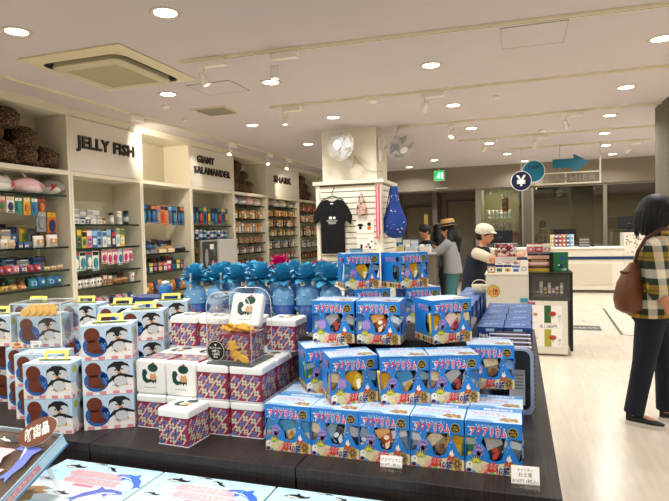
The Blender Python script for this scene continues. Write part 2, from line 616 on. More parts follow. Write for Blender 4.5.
def make_spot():
    t = thing('track_spotlight', '', 'spotlight')
    MB().box(-0.11, 0.11, -0.028, 0.028, -0.075, -0.023, PLAST).build('driver_box', t, bevel=0.004)
    b = MB().tube([(-0.085, 0, -0.075), (-0.085, 0, -0.115)], 0.007, PLAST)
    b.box(-0.125, -0.045, -0.004, 0.004, -0.12, -0.113, PLAST)
    b.box(-0.125, -0.119, -0.006, 0.006, -0.175, -0.113, PLAST).box(-0.051, -0.045, -0.006, 0.006, -0.175, -0.113, PLAST)
    b.build('yoke', t)
    h = MB()
    h.lathe([(0.020, 0.05), (0.026, 0.047), (0.030, 0.0), (0.036, -0.055), (0.031, -0.052), (0.027, -0.03)], PLAST, n=20)
    ho = h.build('lamp_head', t, loc=(-0.085, 0, -0.165))
    MB().cyl((0, 0, 0), 0.027, -0.046, -0.043, SPOTL, 18).build('bulb', ho)
    return t
SP = [(-2.33, 4.02, 0.1, 0, (15, -20), 'above the ceiling vent, at the left end of the nearest track'),
      (-1.72, 4.06, 0.05, 0, (5, 0), 'second from the left end on the nearest track'),
      (-2.39, 5.83, 0, 0, (0, 0), 'glowing warm, at the left end of the second track'),
      (-0.81, 5.82, 0, 0, (25, 30), 'in the middle of the second track'),
      (-0.73, 7.64, 0, 0, (-25, 20), 'at the left end of the third track'),
      (0.68, 7.57, 0, 0, (20, -25), 'up and left of the blue arrow sign, largest of that area'),
      (0.35, 9.25, 0, 0, (15, 20), 'up and right of the yen sign'),
      (-0.41, 9.27, 0, 0, (15, 20), 'above the green exit sign, at the left end of its track'),
      (1.91, 10.66, 0, 0, (30, 30), 'left of the concrete pillar, above the glass wall'),
      (-4.25, 5.53, 0, PI / 2, (35, 0), 'in front of the lit empty niche beside the jelly fish board'),
      (-4.23, 7.82, 0, PI / 2, (0, 35), 'in front of the board that reads giant salamander'),
      (-4.23, 9.18, 0, PI / 2, (-20, 20), 'left of the shark board on the shelf wall track'),
      (-4.22, 10.05, 0, PI / 2, (0, 30), 'right of the shark board on the shelf wall track')]
fs = make_spot()
for i, (x, y, dz, rz, tl, d) in enumerate(SP):
    t = fs if i == 0 else copy_tree(fs)
    t.location = (x, y, H_C)
    t.rotation_euler = (0, 0, rz)
    t['label'] = 'small white track spotlight ' + d
    t['group'] = 'track spotlights'
    hd = [c for c in children(t) if c.name.startswith('lamp_head')][0]
    hd.rotation_euler = (math.radians(tl[0]), math.radians(tl[1]), 0)

def spot_light(loc, target, watts, cone=55, blend=0.6):
    L = bpy.data.lights.new('track_lamp', 'SPOT')
    L.energy = watts * 0.6
    L.color = SPOT_COL
    L.spot_size = math.radians(cone)
    L.spot_blend = blend
    L.shadow_soft_size = 0.03
    o = bpy.data.objects.new('track_lamp', L)
    COL.objects.link(o)
    o.location = loc
    d = Vector(target) - Vector(loc)
    o.rotation_euler = d.to_track_quat('-Z', 'Y').to_euler()
spot_light((-4.18, 5.75, 2.66), (-4.92, 6.75, 2.42), 120, 85, 1.0)
spot_light((-4.23, 7.90, 2.63), (-4.8, 6.4, 1.7), 30, 70)
spot_light((-4.23, 9.18, 2.63), (-4.7, 9.6, 1.5), 26, 70)
spot_light((-4.22, 10.05, 2.63), (-4.72, 11.4, 1.9), 75, 70)
spot_light((-2.39, 5.83, 2.66), (-2.3, 7.5, 1.7), 22, 75)
spot_light((-2.33, 4.02, 2.66), (-1.6, 2.2, 0.9), 50, 60)
spot_light((-1.72, 4.06, 2.66), (-0.7, 2.0, 0.9), 60, 60)
spot_light((-0.81, 5.82, 2.66), (-0.3, 2.9, 0.9), 60, 55)
spot_light((0.68, 7.57, 2.66), (0.2, 6.4, 0.9), 60, 55)
spot_light((0.35, 9.25, 2.66), (0.3, 6.9, 1.0), 50, 55)
spot_light((-0.73, 7.64, 2.66), (-0.9, 9.0, 1.2), 24, 55)
spot_light((1.91, 10.66, 2.66), (1.5, 12.6, 0.8), 60, 70)

# ceiling air conditioner
t = thing('ceiling_air_conditioner', 'large square cream ceiling air conditioner with a dark air slot', 'air conditioner', (-3.27, 3.98, H_C))
ACM = mat('#ddd2b2', 0.5, var=0.03)
def rrect(hx, hy, r, n=6):
    out = []
    for cx, cy, a0 in ((hx - r, hy - r, 0), (-hx + r, hy - r, 90), (-hx + r, -hy + r, 180), (hx - r, -hy + r, 270)):
        for k in range(n + 1):
            a = math.radians(a0 + 90 * k / n)
            out.append((cx + r * math.cos(a), cy + r * math.sin(a)))
    return out
def rr_ring(h, r, z): return [(x, y, z) for x, y in rrect(h[0], h[1], r)]
b = MB()
b.rings([rr_ring((.49, .53), .01, -0.001), rr_ring((.49, .53), .01, -0.012), rr_ring((.40, .43), .10, -0.035), rr_ring((.39, .42), .10, -0.030)], ACM, cap0=False, cap1=False, smooth=False)
b.build('panel_frame', t)
MB().rings([rr_ring((.395, .425), .10, -0.004), rr_ring((.395, .425), .10, -0.010)], mat('#0d0d0c', 0.8), smooth=False).build('air_slot', t)
b = MB()
b.rings([rr_ring((.335, .365), .08, -0.012), rr_ring((.340, .370), .08, -0.050), rr_ring((.325, .355), .07, -0.062)], mat('#cdc3a4', 0.5), smooth=False)
for k in range(22):
    y = -0.27 + k * 0.0255
    b.box(-0.25, 0.25, y, y + 0.013, -0.0655, -0.061, mat('#bfb698', 0.6))
b.build('intake_grille', t)
# square vent
t = thing('ceiling_vent', 'small square ceiling vent with grey slats above the wall of shelves', 'vent', (-3.31, 5.76, H_C))
b = MB()
b.box(-.21, .21, -.20, -.18, -.012, -.0005, ACM).box(-.21, .21, .18, .20, -.012, -.0005, ACM).box(-.21, -.19, -.18, .18, -.012, -.0005, ACM).box(.19, .21, -.18, .18, -.012, -.0005, ACM)
b.build('vent_frame', t)
b = MB().box(-.19, .19, -.18, .18, -.003, -.001, mat('#4c493e', 0.8))
for k in range(14):
    y = -.175 + k * .0255
    b.add([(-.19, y, -.004), (.19, y, -.004), (.19, y + .016, -.011), (-.19, y + .016, -.011)], [(3, 2, 1, 0)], mat('#8f8b7b', 0.5))
b.build('vent_slats', t)
# access hatches: thin metal rim set in the ceiling
def hatch(x0, x1, y0, y1, label):
    t = thing('access_hatch', label, 'access hatch', ((x0 + x1) / 2, (y0 + y1) / 2, H_C), group='ceiling access hatches')
    hx, hy = (x1 - x0) / 2, (y1 - y0) / 2
    MB().box(-hx + .004, hx - .004, -hy + .004, hy - .004, -.004, -.0005, CEIL).build('hatch_panel', t)
    b = MB()
    m = mat('#b0a697', 0.5)
    for a in ((-hx, hx, -hy, -hy + .005), (-hx, hx, hy - .005, hy), (-hx, -hx + .005, -hy + .006, hy - .006), (hx - .005, hx, -hy + .006, hy - .006)):
        b.box(*a, -.006, -.0005, m)
    b.build('hatch_rim', t)
hatch(-3.0, -2.53, 4.66, 5.07, 'flat square ceiling access hatch beside the vent above the shelves')
hatch(-0.10, 0.36, 4.23, 4.72, 'flat square ceiling access hatch between the two nearest tracks at upper centre')
def sensor(x, y, r, label):
    o = MB().lathe([(r, -.0005), (r, -.012), (r * .6, -.03), (r * .25, -.034)], PLAST, n=18).build('smoke_detector', loc=(x, y, H_C))
    tag(o, label, 'smoke detector', 'ceiling detectors')
sensor(-3.68, 5.30, .045, 'small round white ceiling detector left of the square vent')
sensor(-1.5, 6.0, .06, 'round flat ceiling detector up and right of the white pillar')
sensor(-0.2, 6.35, .03, 'tiny round ceiling detector over the middle of the shop, beyond the access hatch')
sensor(0.38, 8.9, .06, 'round ceiling detector above the spotlight near the hanging yen sign')
sensor(-3.9, 6.0, .03, 'tiny round ceiling detector above the giant salamander board')

# exit sign under the bulkhead
t = thing('exit_sign', 'green and white running man exit sign hung near the ceiling', 'exit sign', (-1.735, 13.25, 2.66))
GRN = mat('#18b85c', emit=1.1)
WHE = mat('#e9fff0', emit=1.3)
MB().box(-.125, .125, -.03, .03, -.12, .12, WHITE).build('sign_case', t, bevel=.006)
MB().box(-.115, .115, -.034, -.0305, -.11, .11, GRN).build('green_face', t)
it = circ(.01, .06, .018, WHE, 1) + [(1, [(-.03, .03), (.0, .045), (.03, .01), (.01, -.01), (.03, -.04), (.0, -.075), (-.02, -.07), (.0, -.035), (-.02, -.02), (-.06, -.06), (-.07, -.045), (-.03, .0)], WHE)] + rect(.05, .09, -.08, .07, WHE)
MB().art((0, -.0345, 0), (1, 0, 0), (0, 0, 1), it).build('running_man', t)
MB().tube([(0, 0, .12), (0, 0, .189)], .01, WHITE).build('stem', t)
o = MB().box(-1.84, -1.55, 13.36, 13.41, 2.36, 2.385, mat('#cfcabb', .5)).build('emergency_light', bevel=.004)
tag(o, 'thin white light bar on the bulkhead below the exit sign', 'light')

# ------------------------------------------------------------------ wall of shelving cabinets
XF, XB = -4.66, -5.11            # front plane and back of the cabinets
BAYS = [(3.55, 4.91), (4.91, 6.12), (6.12, 7.28), (7.28, 8.60), (8.60, 9.95), (9.95, 11.62), (11.62, 13.30)]
CAB = [('JELLY FISH', 1), ('GIANT\nSALAMANDER', 3), ('SHARK', 5)]
CABN = ['at the left edge of the photo, with brown toys on top', 'with the jelly fish board', 'with the brightly lit empty top niche', 'with the giant salamander board',
        'with brown toys on top, between the two farther boards', 'with the shark board', 'with brown toys on top, beside the white pillar']
SHELVES = [[1.88, 1.32, 1.07, .90, .70], [1.565, 1.29, 1.0, .83, .6], [1.17, .91, .62], [1.55, 1.34, .95, .6], [1.93, 1.68, 1.42, 1.23, 1.05, .8], [1.94, 1.74, 1.53, 1.34, 1.09, .85], [1.88, 1.64, 1.31, 1.05, .8]]
LIPZ = 2.105
for i, (y0, y1) in enumerate(BAYS):
    t = thing('shelving_cabinet', 'built-in cream shelving cabinet ' + CABN[i], 'shelf', (0, 0, 0), group='wall of cream shelving cabinets')
    a, c = y0 + .002, y1 - .002
    w = .032
    MB().box(XB, XF, a, a + w, 0, H_C - .09, CREAM).build('side_panel', t)
    MB().box(XB, XF, c - w, c, 0, H_C - .09, CREAM).build('side_panel', t)
    MB().box(XB, XB + .012, a + w, c - w, 0, H_C - .09, mat('#c6bda4', .6, var=.02, scale=3)).build('back_panel', t)  # darker than the other cream panels: shade inside the bays put into the colour
    MB().box(XB, XF + .004, a, c, H_C - .088, H_C - .002, CREAM).build('top_rail', t)
    MB().box(XB + .013, XF + .002, a + w, c - w, LIPZ, LIPZ + .045, CREAM).build('niche_floor', t)
    MB().box(XB + .013, XF - .02, a + w, c - w, 0, .45, CREAM).build('base_cupboard', t)
    for z in SHELVES[i]:
        sh = MB().box(XB + .014, XF - .045, a + w, c - w, z - .010, z, SHELFG).build('glass_shelf', t)
        MB().box(XF - .0445, XF - .035, a + w, c - w, z - .016, z + .004, GLASSE).build('shelf_edge', sh)
    if i in (1, 3, 5):
        p = MB().box(XF - .03, XF - .004, a + w, c - w, LIPZ + .05, H_C - .095, mat('#ded8cd', .5, var=.01)).build('sign_board', t)
        s, yc, zc = {1: ('JELLY FISH', 0, 2.43), 3: ('', 0, 0), 5: ('SHARK', 0, 2.44)}[i]
        BR = mat('#211a12', .35)
        ymid = (a + c) / 2
        # lettering faces the aisle (+X); its reading direction runs along +Y
        if i == 3:
            text_obj('lettering', 'GIANT', (XF - .004, ymid - .22, 2.53), (0, 1, 0), (0, 0, 1), .155, BR, .018, p, .03, width=.50)
            text_obj('lettering', 'SALAMANDER', (XF - .004, ymid - .01, 2.36), (0, 1, 0), (0, 0, 1), .155, BR, .018, p, .026, width=1.10)
        else:
            text_obj('lettering', s, (XF - .004, ymid + (.0 if i == 1 else -.05), zc), (0, 1, 0), (0, 0, 1), .185, BR, .018, p, .034, width=.98 if i == 1 else .90)

# ------------------------------------------------------------------ goods on the shelves
def pouch(w, h, d, c1, c2, label_c=None):
    """pillow bag standing up: front faces +X"""
    b = MB()
    rows = []
    for k in range(7):
        z = h * k / 6
        f = math.sin(PI * min(max((k) / 6, 0.0), 1)) ** .6 if 0 < k < 6 else .08
        rows.append([(d / 2 * f * math.cos(a) * (1 if abs(math.cos(a)) > .1 else .3), w / 2 * math.sin(a) * (.92 + .08 * (k in (0, 6))), z) for a in [2 * PI * j / 12 for j in range(12)]])
    b.rings(rows, c1)
    n = Vector((1, 0, 0))
    b.art((d / 2 + .001, 0, h * .5), (0, 1, 0), (0, 0, 1), [(1, [(-w * .3, -h * .2), (w * .3, -h * .2), (w * .3, h * .18), (-w * .3, h * .18)], c2)] + circ(0, 0, min(w, h) * .14, label_c or WHITE, 2, 10))
    return b
def carton(w, h, d, c1, c2, c3=None):
    b = MB().box(-d / 2, d / 2, -w / 2, w / 2, 0, h, c1)
    it = rect(-w * .5, w * .5, h * .66, h * .93, c2) + rect(-w * .34, w * .34, h * .15, h * .52, c3 or WHITE) + circ(0, h * .33, min(w, h) * .14, c2, 2, 10)
    b.art((d / 2, 0, 0), (0, 1, 0), (0, 0, 1), it)
    return b
def card(w, h, c1, c2, c3):
    """blister card on a hook: header with hole, goods bulging below"""
    b = MB().box(-.002, .002, -w / 2, w / 2, -h, 0, c1)
    b.art((.002, 0, 0), (0, 1, 0), (0, 0, 1), rect(-w * .45, w * .45, -h * .22, -h * .04, c2) + circ(0, -h * .12, w * .06, BLACK, 2, 8))
    b.ell((.008, 0, -h * .6), (.012, w * .36, h * .28), c3, 10, 6)
    b.art((.003, 0, 0), (0, 1, 0), (0, 0, 1), rect(-w * .4, w * .4, -h * .97, -h * .9, c3))
    return b
def bottle(r, h, c1, c2, cap):
    b = MB().lathe([(r * .9, 0), (r, .006), (r, h * .72), (r * .62, h * .80)], c1, n=14)
    b.lathe([(r * 1.01, h * .2), (r * 1.01, h * .55)], c2, n=14, cap0=False, cap1=False)
    b.lathe([(r * .98, h * .78), (r * .98, h * .99), (r * .8, h)], cap, n=14)
    return b
def mug(r, h, c1, c2):
    b = MB().lathe([(r * .8, 0), (r, .01), (r, h), (r * .9, h), (r * .88, .02)], c1, n=18)
    b.tube([(0, r * .95, h * .8), (0, r * 1.5, h * .75), (0, r * 1.6, h * .45), (0, r * .98, h * .22)], .008, c1, 6)
    for a in (-.5, .2, .8):
        b.ell((r * math.cos(a), r * math.sin(a), h * .55), (.006, r * .22, h * .16), c2, 8, 5)
    return b
def plush_small(c1, c2):
    b = MB().ell((0, 0, .05), (.055, .06, .05), c1, 14, 8)
    b.ell((.04, 0, .085), (.042, .045, .04), c1, 12, 8)
    for s in (-1, 1):
        b.ell((.075, s * .018, .095), (.006, .006, .006), BLACK, 6, 4)
        b.ell((.02, s * .06, .04), (.03, .018, .012), c1, 8, 5)
    b.ell((.08, 0, .078), (.012, .014, .009), c2, 8, 5)
    return b
def tray(w, d, h, c1, c2):
    b = MB().box(-d / 2, d / 2, -w / 2, w / 2, 0, h * .25, c1)
    b.box(d / 2 - .004, d / 2, -w / 2, w / 2, h * .25, h * .6, c1).box(-d / 2, -d / 2 + .004, -w / 2, w / 2, h * .25, h * .8, c1)
    for k in range(5):
        b.ell((0, -w / 2 + w * (k + .5) / 5, h * .55), (d * .4, w * .1, h * .42), c2, 8, 6)
    return b

HUE = {'blue': '#3d6ea8', 'navy': '#22335c', 'red': '#b53a35', 'pink': '#dc7d92', 'yellow': '#d9b23a', 'green': '#4f7d4a', 'teal': '#2f8796', 'white': '#e9e4d8', 'orange': '#cf7436',
       'purple': '#6f5a8c', 'brown': '#6b4630', 'black': '#1b1b1d', 'cream': '#e0cfa4', 'grey': '#8b8d90', 'tan': '#b98d5c', 'magenta': '#c52c6d', 'light blue': '#8dbcd8', 'silver': '#b8b9bb'}
def H(n): return mat(HUE[n], .45)
PROTO = {}
def goods(kind, c1, c2, c3, size):
    k = (kind, c1, c2, c3, size)
    if k not in PROTO:
        A, B, C_ = H(c1), H(c2), H(c3)
        w, h, d = size
        mb = {'pouch': lambda: pouch(w, h, d, A, B, C_), 'carton': lambda: carton(w, h, d, A, B, C_), 'card': lambda: card(w, h, A, B, C_), 'bottle': lambda: bottle(w / 2, h, A, B, C_),
              'mug': lambda: mug(w / 2, h, A, B), 'plush': lambda: plush_small(A, B), 'tray': lambda: tray(w, d, h, A, B)}[kind]()
        PROTO[k] = mb.mesh(kind)
    return PROTO[k]
NAMES = {'pouch': ('snack_pouch', 'packet'), 'carton': ('small_carton', 'box'), 'card': ('blister_card', 'packaged toy'), 'bottle': ('bottle', 'bottle'), 'mug': ('mug', 'mug'), 'plush': ('plush_toy', 'soft toy'), 'tray': ('goods_tray', 'tray')}
WORD = {'pouch': 'packet', 'carton': 'box', 'card': 'hanging card', 'bottle': 'bottle', 'mug': 'mug', 'plush': 'soft toy', 'tray': 'goods tray'}
def row(kind, z, y0, y1, n, combos, size, where, group, x=XF - .10, jit=.006):
    """one row of goods on a shelf; every item its own object"""
    rnd = random.Random(hash((kind, round(z * 100), round(y0 * 100), n)) % 9999 if False else int(z * 1000 + y0 * 100 + n))
    for k in range(n):
        c = combos[k % len(combos)]
        o = obj_from_mesh(NAMES[kind][0], goods(kind, *c, size))
        o.location = (x + rnd.uniform(-jit, jit), y0 + (y1 - y0) * (k + .5) / n + rnd.uniform(-jit, jit) * .3, z + .001)
        o.rotation_euler = (0, 0, rnd.uniform(-.12, .12))
        o.scale = (1, rnd.uniform(.9, 1.03), rnd.uniform(.84, 1.05))
        tag(o, '%s and %s %s %s' % (c[0], c[1], WORD[kind], where), NAMES[kind][1], group)
def hook_rail(y0, y1, z, where):
    o = MB()
    o.tube([(XB + .02, y0, z), (XB + .02, y1, z)], .006, STEEL, 6)
    for k in range(5):
        y = y0 + (y1 - y0) * (k + .5) / 5
        o.tube([(XB + .02, y, z), (XF - .06, y, z), (XF - .05, y, z + .015)], .003, STEEL, 5)
    tag(o.build('hook_rail'), 'chrome rail with hooks ' + where, 'rail', 'hook rails')

# bay at the left edge
y0, y1 = 3.86, 4.86
hook_rail(3.95, 4.85, 1.835, 'below the shark soft toys at the left edge')
row('card', 1.833, 3.85, 4.62, 8, [('teal', 'white', 'blue'), ('brown', 'red', 'orange'), ('pink', 'cream', 'green'), ('white', 'cream', 'navy'), ('green', 'white', 'teal'), ('yellow', 'cream', 'orange')], (.085, .17, .02), 'hanging under the shark soft toys', 'cards under the shark toys', x=XF - .07)
row('pouch', 1.322, 3.9, 4.25, 4, [('white', 'cream', 'red'), ('cream', 'pink', 'white')], (.085, .09, .05), 'in the front row of the left bay\'s upper glass shelf', 'puffy packets in the left bay')
row('carton', 1.322, 4.27, 4.40, 2, [('navy', 'blue', 'white')], (.06, .07, .05), 'beside the puffy packets in the left bay', 'navy boxes in the left bay')
row('pouch', 1.322, 4.45, 4.80, 2, [('white', 'tan', 'cream')], (.16, .13, .06), 'at the right end of the left bay\'s upper glass shelf', 'big white packets in the left bay')
row('carton', 1.322, 3.95, 4.28, 3, [('yellow', 'green', 'yellow'), ('navy', 'blue', 'navy'), ('cream', 'grey', 'white')], (.10, .18, .03), 'standing tall behind the puffy packets', 'tall boxes in the left bay', x=XF - .2)
row('card', 1.70, 4.55, 4.85, 2, [('grey', 'silver', 'grey'), ('orange', 'yellow', 'navy')], (.14, .24, .02), 'hanging wide at the right of the left bay', 'large cards in the left bay', x=XF - .15)
row('pouch', 1.072, 3.75, 4.55, 9, [('red', 'pink', 'white'), ('pink', 'white', 'red'), ('purple', 'white', 'red'), ('red', 'purple', 'pink')], (.085, .085, .05), 'on the second glass shelf of the left bay', 'red and pink packets in the left bay')
row('pouch', 1.072, 4.58, 4.85, 3, [('cream', 'orange', 'white')], (.08, .05, .05), 'at the right end of the second glass shelf', 'low cream packets in the left bay')
row('carton', 1.072, 4.0, 4.7, 4, [('blue', 'navy', 'grey'), ('light blue', 'navy', 'blue'), ('white', 'grey', 'cream')], (.12, .14, .04), 'behind the red packets in the left bay', 'back row boxes in the left bay', x=XF - .22)
row('pouch', .902, 3.75, 4.35, 6, [('yellow', 'brown', 'cream'), ('tan', 'yellow', 'white'), ('orange', 'cream', 'yellow')], (.10, .06, .06), 'on the lowest visible shelf of the left bay', 'yellow packets in the left bay')
row('pouch', .902, 4.38, 4.82, 4, [('teal', 'light blue', 'navy'), ('blue', 'teal', 'white')], (.11, .12, .06), 'at the right of the left bay\'s lowest shelf', 'teal packets in the left bay')
row('pouch', 1.322, 3.75, 4.82, 9, [('navy', 'blue', 'white'), ('yellow', 'green', 'brown'), ('grey', 'navy', 'silver'), ('brown', 'tan', 'cream'), ('black', 'grey', 'white')], (.12, .24, .05), 'in the tall back row of the left bay\'s upper glass shelf', 'tall packets at the back of the left bay', x=XF - .30)
row('carton', 1.072, 3.75, 4.82, 9, [('navy', 'black', 'grey'), ('grey', 'navy', 'blue'), ('brown', 'purple', 'grey')], (.11, .17, .05), 'at the very back of the second glass shelf', 'dark boxes at the back of the left bay', x=XF - .33)
row('pouch', .902, 3.75, 4.82, 10, [('brown', 'tan', 'yellow'), ('black', 'navy', 'grey'), ('green', 'brown', 'tan')], (.10, .12, .05), 'at the back of the lowest shelf in the left bay', 'dim packets at the back of the left bay', x=XF - .28)
# jelly fish bay
row('carton', 1.292, 5.0, 6.0, 10, [('navy', 'black', 'blue'), ('purple', 'navy', 'grey'), ('grey', 'blue', 'white')], (.09, .20, .04), 'behind the tall slim boxes', 'dark boxes behind the tall slim ones', x=XF - .25)
row('carton', .832, 5.0, 6.0, 9, [('brown', 'black', 'tan'), ('grey', 'black', 'white'), ('black', 'brown', 'red')], (.10, .15, .05), 'behind the white mugs', 'dark boxes behind the mugs', x=XF - .27)
row('carton', 1.567, 5.0, 5.45, 5, [('white', 'grey', 'silver'), ('white', 'navy', 'grey'), ('grey', 'white', 'navy'), ('white', 'silver', 'white')], (.08, .09, .06), 'on the top shelf under the jelly fish board', 'small white boxes under the jelly fish board')
row('carton', 1.567, 5.15, 5.60, 4, [('white', 'silver', 'white'), ('silver', 'white', 'silver')], (.11, .19, .04), 'standing behind the small boxes under the jelly fish board', 'white boxes under the jelly fish board', x=XF - .25)
row('carton', 1.567, 5.42, 5.52, 1, [('tan', 'brown', 'cream')], (.10, .09, .06), 'brown one between white boxes and bottles', 'brown box under the jelly fish board')
row('bottle', 1.567, 5.58, 5.98, 3, [('silver', 'white', 'black'), ('white', 'silver', 'white'), ('navy', 'silver', 'black')], (.065, .17, .06), 'on the shelf under the jelly fish board', 'bottles under the jelly fish board')
row('carton', 1.292, 4.96, 5.86, 11, [('yellow', 'green', 'white'), ('green', 'yellow', 'navy'), ('yellow', 'black', 'green'), ('pink', 'white', 'purple'), ('blue', 'light blue', 'white'), ('light blue', 'blue', 'navy'), ('white', 'blue', 'silver'), ('grey', 'light blue', 'white'), ('navy', 'red', 'white'), ('white', 'grey', 'light blue')], (.075, .22, .04), 'in the tall row under the jelly fish bottles', 'tall slim boxes in the jelly fish bay')
hook_rail(4.96, 5.98, 1.255, 'under the tall slim boxes of the jelly fish bay')
row('card', 1.252, 4.96, 5.36, 4, [('teal', 'red', 'white'), ('white', 'black', 'teal')], (.10, .24, .02), 'with a white face hanging in the jelly fish bay', 'teal bags in the jelly fish bay', x=XF - .07)
row('card', 1.262, 5.42, 5.98, 6, [('white', 'pink', 'magenta'), ('white', 'pink', 'magenta'), ('white', 'pink', 'magenta'), ('white', 'light blue', 'blue')], (.085, .19, .02), 'hanging at the right of the jelly fish bay', 'pink and blue sweets in the jelly fish bay', x=XF - .07)
row('mug', .832, 5.0, 5.42, 4, [('white', 'black'), ('white', 'grey')] and [('white', 'black', 'white')], (.09, .10, .09), 'on the lowest visible shelf of the jelly fish bay', 'white mugs in the jelly fish bay')
row('carton', .832, 5.44, 5.60, 2, [('tan', 'white', 'black')], (.07, .12, .05), 'beside the white mugs', 'tan boxes beside the mugs')
row('tray', .832, 5.62, 5.88, 2, [('brown', 'tan', 'white')], (.12, .07, .12), 'right of the white mugs', 'brown trays beside the mugs')
row('mug', .832, 5.92, 6.04, 1, [('white', 'red', 'white')], (.08, .11, .09), 'standing alone at the right end of the mug shelf', 'single patterned mug')
row('pouch', .602, 4.98, 6.0, 9, [('pink', 'white', 'blue'), ('grey', 'pink', 'white'), ('navy', 'light blue', 'white')], (.1, .1, .06), 'low in the jelly fish bay, below the mugs', 'low packets in the jelly fish bay')
# lit niche bay
hook_rail(6.18, 7.2, 1.835, 'in the bay below the lit empty niche')
row('card', 1.833, 6.2, 7.18, 10, [('black', 'blue', 'teal'), ('black', 'navy', 'blue'), ('black', 'orange', 'blue'), ('blue', 'orange', 'tan'), ('orange', 'navy', 'red'), ('tan', 'black', 'orange'), ('blue', 'light blue', 'purple')], (.098, .28, .02), 'hanging below the lit empty niche', 'toy cards below the lit niche', x=XF - .07)
row('plush', 1.172, 6.2, 6.85, 4, [('grey', 'black', 'white'), ('blue', 'orange', 'white'), ('teal', 'yellow', 'white')], (.1, .1, .1), 'on the cream tray shelf below the toy cards', 'soft toys below the toy cards', x=XF - .22)
row('tray', 1.172, 6.18, 6.48, 2, [('grey', 'navy', 'white')], (.14, .09, .08), 'at the left of the shelf below the toy cards', 'grey trays below the toy cards')
row('tray', 1.172, 6.50, 6.90, 2, [('cream', 'tan', 'white')], (.19, .10, .11), 'in the middle of the shelf below the toy cards', 'cream trays below the toy cards')
row('tray', 1.172, 6.92, 7.20, 2, [('black', 'grey', 'white')], (.13, .09, .06), 'at the right of the shelf below the toy cards', 'dark trays below the toy cards')
row('carton', .912, 6.2, 7.15, 9, [('navy', 'black', 'blue'), ('green', 'yellow', 'white'), ('black', 'purple', 'pink'), ('brown', 'orange', 'cream'), ('purple', 'pink', 'white'), ('red', 'white', 'pink')], (.09, .15, .05), 'on the middle shelf below the lit niche', 'mixed boxes below the lit niche')
row('pouch', .622, 6.2, 7.15, 9, [('green', 'yellow', 'white'), ('orange', 'brown', 'yellow'), ('navy', 'blue', 'grey'), ('tan', 'orange', 'white'), ('red', 'orange', 'white')], (.1, .17, .07), 'on the low shelf below the lit niche', 'bright packets below the lit niche')
row('carton', 1.172, 6.2, 7.18, 9, [('black', 'navy', 'blue'), ('grey', 'black', 'teal'), ('brown', 'black', 'orange')], (.10, .20, .05), 'behind the trays below the toy cards', 'dark boxes behind the trays', x=XF - .33)
row('pouch', .912, 6.2, 7.18, 9, [('black', 'purple', 'navy'), ('red', 'brown', 'pink'), ('navy', 'grey', 'blue')], (.11, .20, .05), 'at the back of the middle shelf below the lit niche', 'dark packets below the lit niche', x=XF - .28)
# giant salamander bay
row('carton', 1.342, 7.36, 8.5, 10, [('black', 'navy', 'grey'), ('grey', 'black', 'blue')], (.10, .18, .05), 'behind the small bottles in the giant salamander bay', 'dark boxes behind the small bottles', x=XF - .28)
row('card', 1.55 + .0, 7.36, 8.5, 10, [('navy', 'black', 'silver'), ('black', 'silver', 'blue')], (.09, .17, .02), 'hanging in the second tier of the giant salamander bay', 'second tier cards in the giant salamander bay', x=XF - .2) if False else None
hook_rail(7.34, 8.52, 1.845, 'below the giant salamander board')
row('card', 1.843, 7.36, 8.5, 10, [('black', 'navy', 'blue'), ('navy', 'black', 'teal'), ('black', 'green', 'red'), ('blue', 'yellow', 'navy'), ('black', 'green', 'yellow')], (.11, .27, .02), 'hanging below the giant salamander board', 'dark toy cards below the giant salamander board', x=XF - .07)
row('bottle', 1.342, 7.38, 8.48, 10, [('navy', 'light blue', 'silver'), ('silver', 'navy', 'white'), ('blue', 'white', 'silver')], (.07, .15, .06), 'on the shelf under the dark toy cards', 'small bottles in the giant salamander bay')
row('carton', .952, 7.36, 7.55, 2, [('green', 'orange', 'yellow')], (.09, .28, .05), 'bright one left of the framed display in the giant salamander bay', 'bright boxes in the giant salamander bay')
# bay between the boards
for z, n, cs, hgt in ((1.685, 11, [('tan', 'cream', 'brown'), ('cream', 'orange', 'white'), ('brown', 'tan', 'cream')], .15), (1.425, 11, [('tan', 'orange', 'cream'), ('orange', 'tan', 'white'), ('silver', 'tan', 'white'), ('grey', 'white', 'silver')], .20),
                      (1.235, 12, [('brown', 'grey', 'tan'), ('tan', 'brown', 'grey')], .13), (1.055, 12, [('grey', 'black', 'silver'), ('silver', 'grey', 'white'), ('brown', 'red', 'tan')], .11), (.805, 11, [('black', 'brown', 'red'), ('red', 'brown', 'orange')], .13)):
    row('carton', z, 8.66, 9.88, n, cs, (.085, hgt, .05), 'in the bay between the giant salamander and shark boards, %s shelf' % {1.685: 'uppermost', 1.425: 'second', 1.235: 'third', 1.055: 'fourth', .805: 'lowest'}[z], 'little boxes between the boards, row at %s' % {1.685: 'the top', 1.425: 'the second shelf', 1.235: 'the third shelf', 1.055: 'the fourth shelf', .805: 'the lowest shelf'}[z])
